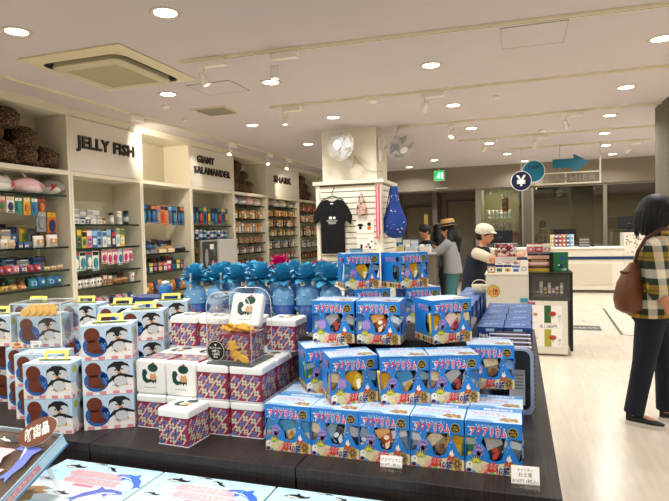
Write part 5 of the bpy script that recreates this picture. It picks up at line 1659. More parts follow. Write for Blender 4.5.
# the opened tin inside: body upright, lid propped on it
t = thing('open_tin', 'open wine red tin inside the clear rounded case, its white lid propped behind', 'tin', (-.918, 1.722, zd + .0052))
obj_from_mesh('tin_body', TBODY, t)
l = obj_from_mesh('lid', TLID, t)
l.rotation_euler = (R_(66), 0, 0)
l.location = (.004, .135, .118)
l['label'] = 'white lid propped upright'
COOK = mat('#e2ac3e', .7, var=.12, scale=60)
def fish_mb():
    pts = [(.030, 0), (.022, .010), (.008, .014), (-.008, .010), (-.020, .004), (-.030, .013), (-.028, 0), (-.030, -.013), (-.020, -.004), (-.006, -.010), (.010, -.012), (.022, -.008)]
    b = MB()
    k = len(pts)
    b.add([(x, y, 0) for x, y in pts] + [(x, y, .009) for x, y in pts], [tuple(range(k - 1, -1, -1)), tuple(range(k, 2 * k))] + [(i, (i + 1) % k, k + (i + 1) % k, k + i) for i in range(k)], COOK)
    return b.mesh('cookie')
def star_mb():
    b = MB()
    pts = [p for p in star(0, 0, 5, .026, .014, COOK, 0)[0][1]]
    k = len(pts)
    b.add([(x, y, 0) for x, y in pts] + [(x, y, .009) for x, y in pts], [tuple(range(k - 1, -1, -1)), tuple(range(k, 2 * k))] + [(i, (i + 1) % k, k + (i + 1) % k, k + i) for i in range(k)], COOK)
    return b.mesh('cookie')
FM, SM = fish_mb(), star_mb()
def ck(me, p, r, label, bev=.003):
    o = obj_from_mesh('cookie', me)
    o.location = p
    o.rotation_euler = r
    md = o.modifiers.new('bevel', 'BEVEL'); md.width = bev; md.segments = 2
    tag(o, label, 'cookie', 'yellow sample cookies')
zt = zd + .0052 + h0
for p, r, d in (((-.950, 1.70, zt + .013), (.5, .1, .4), 'left, on the open tin'), ((-.915, 1.69, zt + .012), (.6, -.1, 0), 'middle, on the open tin'), ((-.880, 1.70, zt + .013), (.5, .1, -.4), 'right, on the open tin'),
                ((-.935, 1.685, zt + .022), (.9, 0, 2.8), 'upper left, on the open tin'), ((-.898, 1.685, zt + .022), (.9, 0, .2), 'upper right, on the open tin'), ((-.952, 1.69, zt + .006), (.2, .3, 1), 'at the left rim of the open tin'), ((-.888, 1.695, zt + .006), (.2, .3, 2), 'at the right rim of the open tin')):
    ck(FM, p, r, 'yellow fish shaped cookie ' + d)
ck(SM, (-.915, 1.653, zd + .060), (PI / 2 - .05, .2, 0), 'yellow star shaped cookie leaning on the open tin above the round black label')
ck(SM, (-.900, 1.653, zd + .030), (PI / 2 - .05, .6, 0), 'yellow cookie leaning on the open tin, right of the round black label')
ck(FM, (-.880, 1.652, zd + .022), (PI / 2 - .1, .5, 0), 'yellow cookie at the foot of the open tin, right of the round black label')

# ------------------------------------------------------------------ blue gift bags with tulle bows
BGT, BGB = mat('#77b4e2', .3, var=.12, scale=50), mat('#1c4c98', .35, var=.12, scale=60)
TUL = mat('#4ab2da', .5, var=.22, scale=60)
TULP = mat('#d81b7a', .35, var=.2, scale=60)
def gift_body():
    b = MB()
    n = 20
    prof = [(0, .050), (.02, .060), (.18, .061), (.24, .060)]
    b.rings([[(r * math.cos(2 * PI * k / n), r * .75 * math.sin(2 * PI * k / n), z) for k in range(n)] for z, r in prof], BGB)
    prof = [(.2405, .0602), (.27, .0605), (.295, .057), (.312, .045), (.322, .020), (.335, .012)]
    b.rings([[(r * math.cos(2 * PI * k / n), r * .75 * math.sin(2 * PI * k / n), z) for k in range(n)] for z, r in prof], BGT, cap0=False)
    rr = random.Random(9)
    for k in range(26):
        a, z = rr.uniform(-PI, PI), rr.uniform(.10, .235)
        b.ell((.061 * math.cos(a), .0457 * math.sin(a), z), (.007, .006, .006), mat(['#d8c85a', '#c85a4a', '#e9efe9', '#6fb06a', '#7fb8e6'][k % 5], .5), 7, 4)
    for k in range(10):
        a = 2 * PI * k / 10
        b.ell((.0605 * math.cos(a), .0454 * math.sin(a), .262 + .01 * (k % 3)), (.007, .006, .003), WHITE, 6, 4)
    return b.mesh('bag_body')
def bow_mesh(m, seed):
    r = random.Random(seed)
    b = MB()
    for k in range(34):
        a = k * 2.39996 + r.uniform(-.2, .2)
        el = -.15 + 1.6 * k / 33
        L = r.uniform(.066, .086)
        d = Vector((math.cos(a) * math.cos(el), math.sin(a) * math.cos(el), math.sin(el)))
        s = Vector((-math.sin(a), math.cos(a), 0))
        nn = d.cross(s)
        rows = []
        for j in range(6):
            q = j / 5
            w = .0235 * math.sin(PI * (.06 + .80 * q)) + .001
            c = d * L * q + nn * (.012 * math.sin(q * 3)) 
            rows.append((c - s * w + nn * .004, c + nn * -.003, c + s * w + nn * .004))
        top = [p for row_ in rows for p in row_]
        bot = [p - nn * .0012 for p in top]
        n = len(top)
        fs = []
        for j in range(5):
            for i in range(2):
                q0 = j * 3 + i
                fs += [(q0, q0 + 3, q0 + 4, q0 + 1), (n + q0, n + q0 + 1, n + q0 + 4, n + q0 + 3)]
        b.add([p + Vector((0, 0, .02)) for p in top + bot], fs, m, True)
    b.ell((0, 0, .012), (.016, .016, .016), m, 8, 5)
    return b.mesh('tulle_bow')
GB = gift_body()
BOWS = [bow_mesh(TUL, s) for s in range(4)]
BOWP = bow_mesh(TULP, 8)
TAGM = MB().box(-.0045, .0045, -.004, .004, 0, .075, mat('#f4f6f6', .4)).mesh('white_stick')
def gift(x, y, label, bow, rz=0.0, dz=0.0, sc=1.0, grp='blue gift bags with teal bows'):
    t = thing('gift_bag', label, 'gift bag', (x, y, TZ + .001 + dz), rz, grp)
    t.scale = (1.08 * sc, 1.08 * sc, 1.22 * sc)
    obj_from_mesh('bag_body', GB, t)
    o = obj_from_mesh('tulle_bow', bow, t); o.location = (0, 0, .314); o.scale = (1.12, 1.12, 1.1)
    o = obj_from_mesh('white_stick', TAGM, t); o.location = (.006, -.050, .305)
GX_ = [-1.735, -1.60, -1.465, -1.33, -1.195, -1.06, -.925, -.79]
for k, x in enumerate(GX_):
    gift(x, 2.72 + .02 * (k % 2), 'blue gift bag with a teal tulle bow in the front row, %s from the left' % ['first', 'second', 'third', 'fourth', 'fifth', 'sixth', 'seventh', 'eighth'][k], BOWS[k % 4], .7 * k)
for k, x in enumerate((-1.66, -1.48, -1.22, -1.04, -.86)):
    gift(x, 2.93, 'blue gift bag with a teal tulle bow in the back row, %s from the left' % ['first', 'second', 'third', 'fourth', 'fifth'][k], BOWS[(k + 1) % 4], 1.1 * k)
gift(-1.34, 3.02, 'gift bag with a bright pink tulle bow rising above the teal ones', BOWP, .3, 0, 1.06, 'gift bags with pink bows')
gift(-1.12, 3.12, 'gift bag with a pink bow barely showing right of the tall pink one', BOWP, 1.2, 0, .98, 'gift bags with pink bows')
gift(-.90, 3.12, 'gift bag with a pink bow barely showing behind the last teal bows', BOWP, 2.2, 0, .98, 'gift bags with pink bows')
# dark blue patterned carton left of the gift bags
t = MB().box(-.13, .13, -.08, .08, 0, .34, mat('#15397a', .35, var=.1))
rr = random.Random(4)
for k in range(16):
    x, z = rr.uniform(-.11, .11), rr.uniform(.16, .32)
    t.art((x, -.0805, z), (1, 0, 0), (0, 0, 1), circ(0, 0, rr.uniform(.006, .014), mat(['#6fb2c8', '#2f7f8a', '#d8c85a', '#e3e8ea'][k % 4], .5), 1, 8))
o = t.build('blue_carton', loc=(-1.93, 2.62, TZ + .001))
tag(o, 'dark blue patterned carton left of the gift bags, behind the penguin cartons', 'box')
t = thing('small_blue_bottle', 'round blue bottle with a white wave left of the first gift bag', 'bottle', (-1.86, 2.62, TZ + .343))
MB().lathe([(.03, 0), (.034, .01), (.034, .05), (.022, .065)], mat('#2f7fc4', .3), n=16).build('bottle_body', t)
MB().lathe([(.022, .0655), (.02, .078), (.010, .082)], WHITE, n=14).build('cap', t)

# ------------------------------------------------------------------ flat sea animal boxes on the lower step
FW, FD, FH = .372, .300, .034
SKY = mat('#bfe4f4', .4, var=.02)
PNK, PNK2 = mat('#eeb0b8', .45), mat('#e69aa8', .45)
DOL, DOL2 = mat('#3f6fd6', .45), mat('#5f6fc4', .45)
def dolphin(m, k=1.0):
    return [(3, [(-.075 * k, .0), (-.060 * k, .016 * k), (-.030 * k, .026 * k), (-.012 * k, .025 * k), (.004 * k, .040 * k), (.010 * k, .020 * k), (.036 * k, .004 * k), (.050 * k, -.018 * k), (.068 * k, -.030 * k), (.052 * k, -.030 * k), (.046 * k, -.046 * k), (.034 * k, -.024 * k), (.010 * k, -.008 * k), (-.016 * k, -.002 * k), (-.030 * k, -.018 * k), (-.036 * k, -.002 * k), (-.058 * k, -.004 * k)][::-1], m)] + \
           [(4, [(-.060 * k, -.001 * k), (-.036 * k, .001 * k), (-.01 * k, .000), (.012 * k, -.006 * k), (-.014 * k, .006 * k), (-.045 * k, .006 * k)], mat('#dfe9f6', .5))] + circ(-.054 * k, .009 * k, .003 * k, INK, 4, 6)
def orca(k=1.0):
    return [(3, [(-.030 * k, .0), (-.020 * k, .009 * k), (.0, .010 * k), (.004 * k, .018 * k), (.010 * k, .008 * k), (.026 * k, .002 * k), (.036 * k, .006 * k), (.034 * k, -.004 * k), (.020 * k, -.006 * k), (-.008 * k, -.008 * k)][::-1], INK), (4, [(-.026 * k, -.001 * k), (-.006 * k, -.006 * k), (.012 * k, -.006 * k), (.0, -.001 * k), (-.016 * k, .001 * k)], WHITE)] + circ(-.018 * k, .004 * k, .003 * k, WHITE, 4, 6, .0018 * k)
BISC = mat('#9a7a4e', .7, var=.25, scale=40)
def flat_art():
    it = rect(-FW / 2, FW / 2, 0, FD, SKY, 1)
    it += [(2, [(-.12, .02), (.10, .04), (.14, .13), (.02, .17), (-.15, .12)], mat('#e6f4f8', .4))]
    it += [(3, [(-.085, .218), (.100, .218), (.088, .200), (.100, .182), (-.085, .182), (-.098, .200)][::-1], PNK), (3, [(-.070, .176), (.118, .176), (.106, .158), (.118, .140), (-.070, .140), (-.083, .158)][::-1], PNK)]
    it += T('うみのなかまの', .004, .189, .030, WHITE, 5, .0, width=.130) + T('ビスケットサンド', .022, .147, .030, WHITE, 5, .0, width=.140)
    it += [(4, [(-.025, .136), (.05, .136), (.05, .122), (-.025, .122)][::-1], PNK2)] + T('ビスケット', .012, .125, .010, mat('#b8506a', .5), 5, .02)
    it += shift(dolphin(DOL), .128, .198, 1.0, -.15) + shift(dolphin(DOL2), .085, .098, 1.1, .2, flip=True)
    it += shift(orca(1.15), -.115, .232, 1, .1) + shift(orca(.8), -.045, .268) + shift(orca(.85), .015, .246, 1, -.4) + shift(orca(.8), -.14, .14) + shift(orca(.9), -.02, .075)
    it += circ(.108, .214, .007, mat('#5aa2d8', .4), 5, 8)
    for x, y in ((.04, .27), (.10, .262), (.155, .27), (-.15, .262), (-.155, .19), (.165, .13)):
        it += circ(x, y, .014, mat('#9fd2ec', .4), 2, 12, .006)
    it += T('ウミノナカマ', .13, .27, .016, mat('#6aa8cc', .4), 3)
    it += [(3, [(-.176, .055), (-.150, .085), (-.10, .098), (-.06, .09), (-.085, .075), (-.055, .068), (-.09, .05), (-.07, .02), (-.10, .0), (-.176, .0)][::-1], BISC), (4, [(-.15, .06), (-.11, .078), (-.10, .06), (-.13, .03)][::-1], mat('#7c5c38', .7))]
    return it
b = MB()
b.box(-FW / 2, FW / 2, 0, FD, 0, FH, mat('#d2e6f2', .4))
it = flat_art()
it = it[:1] + [(l, [(x, min(FD - .003, y + .027)) for x, y in q], m) for l, q, m in it[1:]]
b.art((0, 0, FH), (1, 0, 0), (0, 1, 0), it, .0003)
b.art((FW / 2, 0, 0), (0, 1, 0), (0, 0, 1), rect(.01, FD - .01, .004, FH - .004, SKY) + rect(.05, FD - .06, .009, FH - .009, PNK, 2) + T('うみのなかま', .14, .012, .014, WHITE, 3, .03), .0003)
b.art((-FW / 2, 0, 0), (0, -1, 0), (0, 0, 1), rect(-FD + .01, -.01, .004, FH - .004, SKY), .0003)
FBM = b.mesh('flat_box')
for k, (x1, d) in enumerate(((-1.046, 'left one, partly under the leaning sample case'), (-.667, 'middle one, second from the left'), (-.288, 'right one, at the bottom centre of the photo'))):
    o = obj_from_mesh('biscuit_box', FBM)
    o.location = (x1 - FW / 2, 1.128, .656)
    tag(o, 'flat sky blue dolphin biscuit box, %s' % d, 'box', 'flat sky blue biscuit boxes')
# leaning sample case, lower left corner
tilt = R_(24.5)
LW, LD, LT = .40, .42, .040
t = thing('leaning_sample_case', 'clear topped biscuit sample case leaning at the lower left, with a brown oval tag', 'display case', (-1.2 - LW / 2, .834, .668))
t.rotation_euler = (tilt, 0, 0)
BRN = mat('#6b4a30', .6, var=.2, scale=20)
b = MB()
b.box(-LW / 2, LW / 2, 0, LD, 0, .004, SKY)
b.box(-LW / 2, -LW / 2 + .003, 0, LD, .004, LT, SKY).box(LW / 2 - .003, LW / 2, 0, LD, .004, LT, SKY).box(-LW / 2, LW / 2, 0, .003, .004, LT, SKY).box(-LW / 2, LW / 2, LD - .003, LD, .004, LT, SKY)
b.art((LW / 2, 0, 0), (0, 1, 0), (0, 0, 1), rect(.0, LD, .0, LT * .16, mat('#4f8fc4', .4)) + rect(.10, LD - .10, .012, LT - .010, PNK2, 1) + T('うみのなかまのビスケット', LD / 2, .016, .014, WHITE, 2, .02, width=.19) + rect(.0, LD, LT - .005, LT - .003, mat('#5a9ad0', .4)), .0004)
b.build('case_box', t)
MB().box(-LW / 2 + .004, LW / 2 - .004, .004, LD - .004, .005, LT - .014, BRN).build('biscuit_layer', t)
b = MB()
it = [(3, [(-.14, .345), (.105, .345), (.09, .315), (.105, .285), (-.14, .285)][::-1], PNK), (3, [(-.13, .28), (.13, .28), (.115, .245), (.13, .21), (-.13, .21)][::-1], PNK)]
it += T('うみのなかまの', -.03, .298, .045, WHITE, 5, .0, width=.18) + T('ビスケットサンド', -.01, .224, .045, WHITE, 5, .0, width=.20)
it += shift(dolphin(DOL2), .145, .330, 1.25, -.9) + shift(dolphin(DOL2), .10, .17, 1.25, .35, flip=True) + shift(orca(1.2), .05, .375) 
b.art((0, 0, LT + .003), (1, 0, 0), (0, 1, 0), it, .0003)
b.build('printed_film', t)
MB().box(-LW / 2, LW / 2, 0, LD, LT + .0003, LT + .0025, CLEAR).build('clear_lid', t)
b = MB()
v = [(.058 * math.cos(2 * PI * k / 32) * (1 + .0), .036 * math.sin(2 * PI * k / 32)) for k in range(32)]
Mt = Matrix.Translation((LW / 2 - .045, LD - .032, LT + .032)) @ Matrix.Rotation(R_(32), 4, 'X') @ Matrix.Rotation(R_(28), 4, 'Z')
b.M = Mt
b.rings([[(x, y, z) for x, y in v] for z in (0, .003)], mat('#6e3d22', .5), smooth=False)
b.rings([[(x * 1.03, y * 1.03, z) for x, y in v] for z in (-.001, -.0002)], WHITE, smooth=False)
b.art((0, 0, .003), (1, 0, 0), (0, 1, 0), T('新商品', 0, -.013, .036, WHITE, 1, .06, width=.075), .0004)
b.build('oval_tag', t)
MB().tube([(LW / 2 - .05, LD - .04, LT + .0026), (LW / 2 - .05, LD - .04, LT + .031)], .004, WHITE, 6).build('tag_stem', t)
for sx in (-1, 1):
    MB().box(sx * .12 - .01, sx * .12 + .01, LD - .06, LD - .03, -.16, -.0005, CLEAR).build('easel_leg', t)

# price cards at the table edge
def price_card(x, y, w, h, lines, label):
    t = thing('price_card', label, 'price card', (x, y, TZ + .001), R_(3), 'price cards on the table edge')
    MB().box(-w / 2, w / 2, -.018, .012, 0, .006, CLEAR).build('card_foot', t)
    b = MB()
    b.M = Matrix.Rotation(R_(-14), 4, 'X')
    b.box(-w / 2, w / 2, -.001, .001, .0075, h, mat('#f4f3ee', .4))
    it = []
    for s, yy, hh in lines: it += T(s, 0, yy, hh, mat('#2b2b2e', .5), 1, .0)
    b.art((0, -.001, 0), (1, 0, 0), (0, 0, 1), it + rect(-w / 2, w / 2, .0075, .010, GREY), .0004)
    b.build('card', t)
price_card(-.346, 1.505, .062, .040, (('アクアリウム', .025, .010), ('810円 (税込)', .011, .011)), 'small white price card below the third blue box of the bottom row')
price_card(.012, 1.494, .070, .054, (('キャンディ', .041, .008), ('お土産', .028, .012), ('810円 (税込)', .012, .012)), 'white price card in a clear foot at the table\'s right front corner')

# ------------------------------------------------------------------ sales counter behind the table
CTX, CTY = .115, 6.435
t = thing('sales_counter', 'grey panelled sales counter with a black glazed niche at its right end', 'counter', (0, 0, 0))
CG = mat('#cdc7ba', .5, var=.02)
CB = mat('#e3ddcd', .5, var=.02)
MB().box(-.345, CTX - .002, CTY, 7.0, 0, .875, CG).build('counter_body', t, bevel=.003)
MB().box(-.355, CTX - .002, CTY - .008, 7.01, .877, .90, mat('#d8d2c4', .4)).build('counter_top', t, bevel=.003)
b = MB()
b.box(CTX, .56, 6.90, 6.92, .61, .90, BLACK).box(.535, .56, CTY + .02, 6.898, .05, .905, BLACK).box(CTX, CTX + .012, CTY, 6.898, .61, .88, BLACK)
b.box(CTX, .534, CTY + .01, 6.898, .60, .615, mat('#56544f', .3)).box(CTX, .56, CTY, 7.0, .90, .912, mat('#33312e', .15))
b.build('glazed_niche', t)
MB().box(CTX + .014, .534, CTY + .02, CTY + .024, .618, .895, CLEAR).build('niche_glass', t)
MB().box(CTX, .505, CTY - .005, 6.9, 0.02, .598, CB).build('niche_base', t)
b = MB()
BP = (0, -1, 0)
it = rect(.0, .385, 0, .58, CB, 0)
it = []
it += rect(-.02, .06, .555, .585, mat('#b0407a', .5), 1)
for y0, c, f in ((.36, '#2f5a34', '#b23a3a'), (.10, '#a9a42c', '#b0402c')):
    it += rect(.02, .33, y0, y0 + .19, WHITE, 1) + rect(.15, .22, y0, y0 + .19, mat(c, .5), 2)
    it += circ(.235, y0 + .10, .038, mat(f, .5), 3, 14, .026) + [(3, [(.205, y0 + .085), (.265, y0 + .085), (.235, y0 + .05)], mat('#d9c9a0', .5))] + circ(.06, y0 + .09, .024, mat('#c98a3a' if y0 > .2 else '#d6d0bc', .5), 3, 10, .018)
    it += T('菓', .305, y0 + .06, .035, GREY, 3) + T('子', .305, y0 + .02, .035, GREY, 3)
it += rect(.02, .34, .29, .355, WHITE, 1) + T('各1,080円', .19, .305, .042, mat('#3a4a58', .5), 2, .01) + T('クッキー缶', .19, .343, .018, GREY, 2)
b.art((CTX + .002, CTY - .0055, 0), (1, 0, 0), (0, 0, 1), it, .0006)
b.build('price_board', t)
b = MB()
cu_, cv_ = -.262, .62
it = circ(0, 0, .070, mat('#b08a3c', .4), 1, 28) + circ(0, 0, .061, mat('#d0ae5c', .4), 2, 28) + T('1位', 0, -.032, .075, mat('#b2402c', .5), 3, .03) + T('人気', 0, .036, .02, mat('#7a5a20', .5), 3)
b.art((cu_, CTY - .001, .70), (1, 0, 0), (0, 0, 1), it, .0012)
b.build('gold_badge', t)
o = MB().box(.02, .10, CTY - .012, CTY - .002, .585, .625, mat('#2f8fb4', .5)).build('blue_tag')
tag(o, 'small blue tag on the front of the grey counter above the flat blue boxes', 'tag')
# goods in the niche
for k, (x, h, c1, c2, cp) in enumerate(((.20, .05, 'black', 'tan', 'black'), (.245, .13, 'white', 'silver', 'white'), (.285, .07, 'yellow', 'brown', 'tan'), (.33, .12, 'white', 'silver', 'white'), (.37, .06, 'pink', 'white', 'pink'), (.41, .08, 'white', 'red', 'white'), (.455, .12, 'white', 'silver', 'silver'))):
    o = obj_from_mesh('small_bottle', goods('bottle', c1, c2, cp, (.034, h, .03)))
    o.location = (x, 6.56 + .02 * (k % 2), .6665)
    tag(o, '%s small bottle in the counter\'s glazed niche, %s from the left' % (c1, ['first', 'second', 'third', 'fourth', 'fifth', 'sixth', 'seventh'][k]), 'bottle', 'small bottles in the glazed niche')
tag(MB().box(.165, .49, 6.51, 6.62, .616, .6655, CLEAR).build('clear_step'), 'clear step carrying the small bottles in the niche', 'riser')
# goods on the counter top
def place(kind, c1, c2, c3, size, p, rz, label, group, name=None):
    o = obj_from_mesh(name or NAMES[kind][0], goods(kind, c1, c2, c3, size))
    o.location = p
    o.rotation_euler = (0, 0, rz)
    tag(o, label, NAMES[kind][1], group)
for k, (c1, c2, c3) in enumerate((('tan', 'navy', 'white'), ('white', 'navy', 'green'), ('white', 'navy', 'yellow'), ('white', 'blue', 'blue'), ('white', 'white', 'silver'))):
    place('carton', c1, c2, c3, (.085, [.115, .10, .10, .09, .14][k], .04), (-.285 + k * .088, 6.50, .901), -PI / 2, '%s packet in the row along the counter\'s front edge, %s from the left' % (['tan', 'green and white', 'yellow and white', 'blue and white', 'plain white'][k], ['first', 'second', 'third', 'fourth', 'fifth'][k]), 'packets along the counter front')
for k in range(4):
    place('carton', 'pink', 'white', 'cream', (.085, .03, .15), (.035, 6.62, .901 + k * .0315 + .0), -PI / 2, 'flat pink carton in the stack on the counter, %s from the bottom' % ['first', 'second', 'third', 'fourth'][k], 'flat pink cartons on the counter')
for k in range(6):
    c = [('yellow', 'tan', 'yellow'), ('black', 'tan', 'brown'), ('pink', 'cream', 'white'), ('black', 'brown', 'tan'), ('cream', 'pink', 'tan'), ('black', 'grey', 'black')][k]
    place('carton', *c, (.24, .034, .16), (.225, 6.66, .913 + k * .0352), -PI / 2, '%s long flat box in the tall stack on the counter, %s from the bottom' % (c[0], ['first', 'second', 'third', 'fourth', 'fifth', 'topmost'][k]), 'long flat boxes stacked on the counter')
for k in range(3):
    place('carton', ['pink', 'red', 'cream'][k], 'white', 'pink', (.085, .09, .05), (.14 + k * .088, 6.70, .913 + 6 * .0352 + .001), -PI / 2, '%s small box standing on the stack of long flat boxes' % ['pink', 'red', 'cream'][k], 'small boxes on the long flat ones')
t = thing('green_album', 'dark green album box with a blue emblem on the right of the counter', 'box', (.395, 6.60, .913))
b = MB().box(-.02, .13, -.05, .05, 0, .21, mat('#1d6a3c', .4, var=.08))
b.art((.055, -.05, 0), (1, 0, 0), (0, 0, 1), circ(.01, .14, .03, mat('#2a4a78', .5), 1, 12, .036) + circ(.0, .06, .022, mat('#243a5c', .5), 1, 10) + circ(-.02, .07, .008, WHITE, 2, 8) + [(2, [(.0, .02), (.05, .04), (.06, .015), (.02, .008)], mat('#bfc4c8', .5))])
b.build('cover', t)
MB().box(-.062, -.0205, -.05, .05, 0, .21, BLACK).build('spine', t)
for k in range(4):
    place('bottle', ['white', 'silver', 'silver', 'white'][k], ['grey', 'black', 'white', 'green'][k], ['black', 'white', 'black', 'silver'][k], (.055, .15 + .02 * (k % 2), .05), (.215 + k * .062, 6.84, .913), 0, '%s bottle at the back of the counter, %s from the left' % (['white', 'silver', 'silver', 'white'][k], ['first', 'second', 'third', 'fourth'][k]), 'bottles at the back of the counter')
t = thing('sweets_stand', 'clear bag stand full of red spotted sweets behind the packets', 'display stand', (-.13, 6.82, .901))
b = MB()
rr = random.Random(6)
b.box(-.12, .12, -.05, .05, 0, .16, mat('#d8d0c8', .4))
b.build('stand_base', t)
b = MB()
for k in range(46):
    b.ell((rr.uniform(-.105, .105), rr.uniform(-.045, .03), rr.uniform(.18, .31)), (.016, .016, .016), mat(['#b0203c', '#8a1830', '#d8c8c4', '#c23a58'][k % 4], .4), 7, 5)
b.build('red_sweets', t)['kind'] = 'stuff'
clear_box(t, .25, .11, .155, m=CLEAR)
for ch in children(t)[-2:]:
    ch.location = (0, 0, .162)
place('bottle', 'tan', 'orange', 'tan', (.045, .24, .04), (-.245, 6.86, .901), 0, 'tall tan biscuit tube beside the white capped woman', 'biscuit tube')
for k in range(3):
    place('carton', ['white', 'pink', 'green'][k], 'grey', ['green', 'white', 'white'][k], (.05, .11, .04), (-.20 + k * .09, 6.70, .901), -PI / 2, '%s little box standing behind the packets on the counter' % ['white', 'pink', 'green'][k], 'little boxes behind the counter packets')

# ------------------------------------------------------------------ cash desk along the glass wall
t = thing('cash_desk', 'long white cash desk with a dark blue stripe in front of the glass wall', 'counter', (0, 0, 0))
CW = mat('#e4dccb', .45, var=.015)
MB().box(-.70, 2.06, 12.57, 13.05, .06, .915, CW).build('desk_body', t, bevel=.004)
MB().box(-.72, 2.06, 12.53, 13.08, .917, .952, WHITE).build('desk_top', t, bevel=.005)
MB().box(-.70, 2.56, 12.55, 12.567, .695, .755, mat('#15335c', .4)).build('blue_stripe', t)
b = MB()
b.box(.60, 1.84, 12.560, 12.568, .16, .60, mat('#d3c9b4', .5))
b.build('front_panel', t)
MB().box(-.68, 2.52, 12.62, 13.0, 0, .058, mat('#6d675c', .6)).build('toe_kick', t)
b = MB().box(2.064, 2.60, 12.57, 13.05, .06, 1.24, CW)
rr = random.Random(12)
it = []
for k in range(46):
    x, y, a = rr.uniform(-.24, .24), rr.uniform(.93, 1.2), rr.uniform(0, 6)
    s = rr.uniform(.015, .034)
    it += [(1, [(x + s * math.cos(a), y + s * math.sin(a)), (x + s * .35 * math.cos(a + 1.6), y + s * .35 * math.sin(a + 1.6)), (x - s * math.cos(a), y - s * math.sin(a)), (x + s * .35 * math.cos(a - 1.6), y + s * .35 * math.sin(a - 1.6))], mat(['#3c3a34', '#6a675e', '#8d897e'][k % 3], .5))]
for k in range(8):
    x, y, a = rr.uniform(-.2, .2), rr.uniform(.8, .9), rr.uniform(0, 6)
    it += [(1, [(x + .02 * math.cos(a), y + .02 * math.sin(a)), (x + .007 * math.cos(a + 1.6), y + .007 * math.sin(a + 1.6)), (x - .02 * math.cos(a), y - .02 * math.sin(a)), (x + .007 * math.cos(a - 1.6), y + .007 * math.sin(a - 1.6))], mat('#6a675e', .5))]
b.art((2.332, 12.57, 0), (1, 0, 0), (0, 0, 1), it)
b.build('register_block', t)
def register(x, y, z, w, label):
    t = thing('cash_register', label, 'cash register', (x, y, z), group='black cash registers')
    MB().box(-w * .3, w * .3, -.08, .10, -.045 if z < 1 else 0, .05, BLACK).build('base', t, bevel=.01)
    MB().box(-.03, .03, .0, .03, .05, .12, DARKG).build('neck', t)
    b = MB()
    b.M = Matrix.Translation((0, 0, .09)) @ Matrix.Rotation(R_(-14), 4, 'X')
    b.box(-w / 2, w / 2, -.02, .01, -.02, .25, mat('#08080a', .85))
    b.art((0, -.02, 0), (1, 0, 0), (0, 0, 1), [(1, [(-.05, .085), (.0, .10), (.05, .085), (.0, .094)], GREY)])
    b.build('screen', t, bevel=.006)
register(2.20, 12.82, 1.241, .42, 'black cash register screen on the tall white block, left of the man\'s head')
register(.98, 12.98, .999, .46, 'black cash register behind the rack of coloured packets')
register(-.36, 12.9, .999, .50, 'black cash register behind the clear bag of red sweets')
# rack with coloured packets on the cash desk
t = thing('packet_rack', 'low white rack on the cash desk holding columns of coloured packets', 'rack', (.90, 12.68, .953))
MB().box(-.235, .235, -.05, .05, 0, .01, WHITE).box(-.235, .235, .04, .05, .011, .27, WHITE).build('rack_frame', t)
for c, (nm_, col) in enumerate((('yellow', '#dcb52e'), ('purple', '#4a3668'), ('red', '#c2402c'), ('orange', '#d8742e'), ('blue', '#2f5aa0'), ('light blue', '#9cc4dc'))):
    for r in range(3):
        me = goods('pouch', {'orange': 'orange', 'light blue': 'light blue'}.get(nm_, nm_), 'white', 'white', (.068, .085, .05))
        o = obj_from_mesh('snack_pouch', me)
        o.location = (.90 - .19 + c * .076, 12.685 - .002 * r, .964 + r * .087)
        o.rotation_euler = (0, 0, -PI / 2)
        tag(o, '%s packet in the rack on the cash desk, %s row' % (nm_, ['bottom', 'middle', 'top'][r]), 'packet', 'coloured packets on the cash desk')
o = MB().box(1.235, 1.43, 12.70, 12.84, .953, 1.145, mat('#55524c', .4))
for k in range(3):
    o.box(1.24, 1.425, 12.698, 12.6995, .985 + k * .055, 1.0 + k * .055, mat('#b9b5ab', .5))
tag(o.build('card_machine'), 'grey payment machine with pale stripes right of the coloured packets', 'machine')
o = MB().ell((1.50, 12.75, .985), (.05, .04, .031), BLACK, 12, 7)
tag(o.build('handset'), 'black handset lying right of the grey payment machine', 'phone')

# ------------------------------------------------------------------ hanging cashier sign
SY = 10.5
t = thing('hanging_sign', 'hanging metal sign frame with pale cashier lettering, a blue arrow and two round discs', 'sign', (0, SY, 0))
MET = mat('#d9d3bd', .35, metal=.3, var=.03)
b = MB()
b.box(.07, 1.375, -.012, .012, 2.135, 2.160, MET).box(.42, 1.375, -.012, .012, 2.325, 2.345, MET)
b.box(1.35, 1.375, -.012, .012, 2.161, 2.60, MET).box(.80, .825, -.012, .012, 2.161, 2.324, MET).box(.07, .085, -.008, .008, 2.161, 2.80, MET)
b.build('sign_frame', t)
for x in (.0775, .72, 1.3625):
    MB().tube([(x, 0, 2.346 if x == .72 else 2.6 if x > 1 else 2.79), (x, 0, H_C - .001)], .004, STEEL, 6).build('suspension_rod', t)
MB().box(.43, 1.349, -.003, .003, 2.161, 2.324, clear_mat('frosted_sheet', (.86, .85, .80, 1), .05, .2)).build('clear_sheet', t)
text_obj('lettering', 'CASHIER', (.885, -.006, 2.185), (1, 0, 0), (0, 0, 1), .165, mat('#7f786a', .5), .006, t, .02, width=.84)
b = MB()
ar = [(.60, 2.42), (.94, 2.42), (.94, 2.345), (1.19, 2.50), (.94, 2.655), (.94, 2.575), (.60, 2.575)]
TEALM = mat('#116a86', .4)
k = len(ar)
b.add([(x, -.02, z) for x, z in ar] + [(x, -.004, z) for x, z in ar], [tuple(range(k)), tuple(range(2 * k - 1, k - 1, -1))] + [(i, k + i, k + (i + 1) % k, (i + 1) % k) for i in range(k)], TEALM)
b.build('arrow', t)
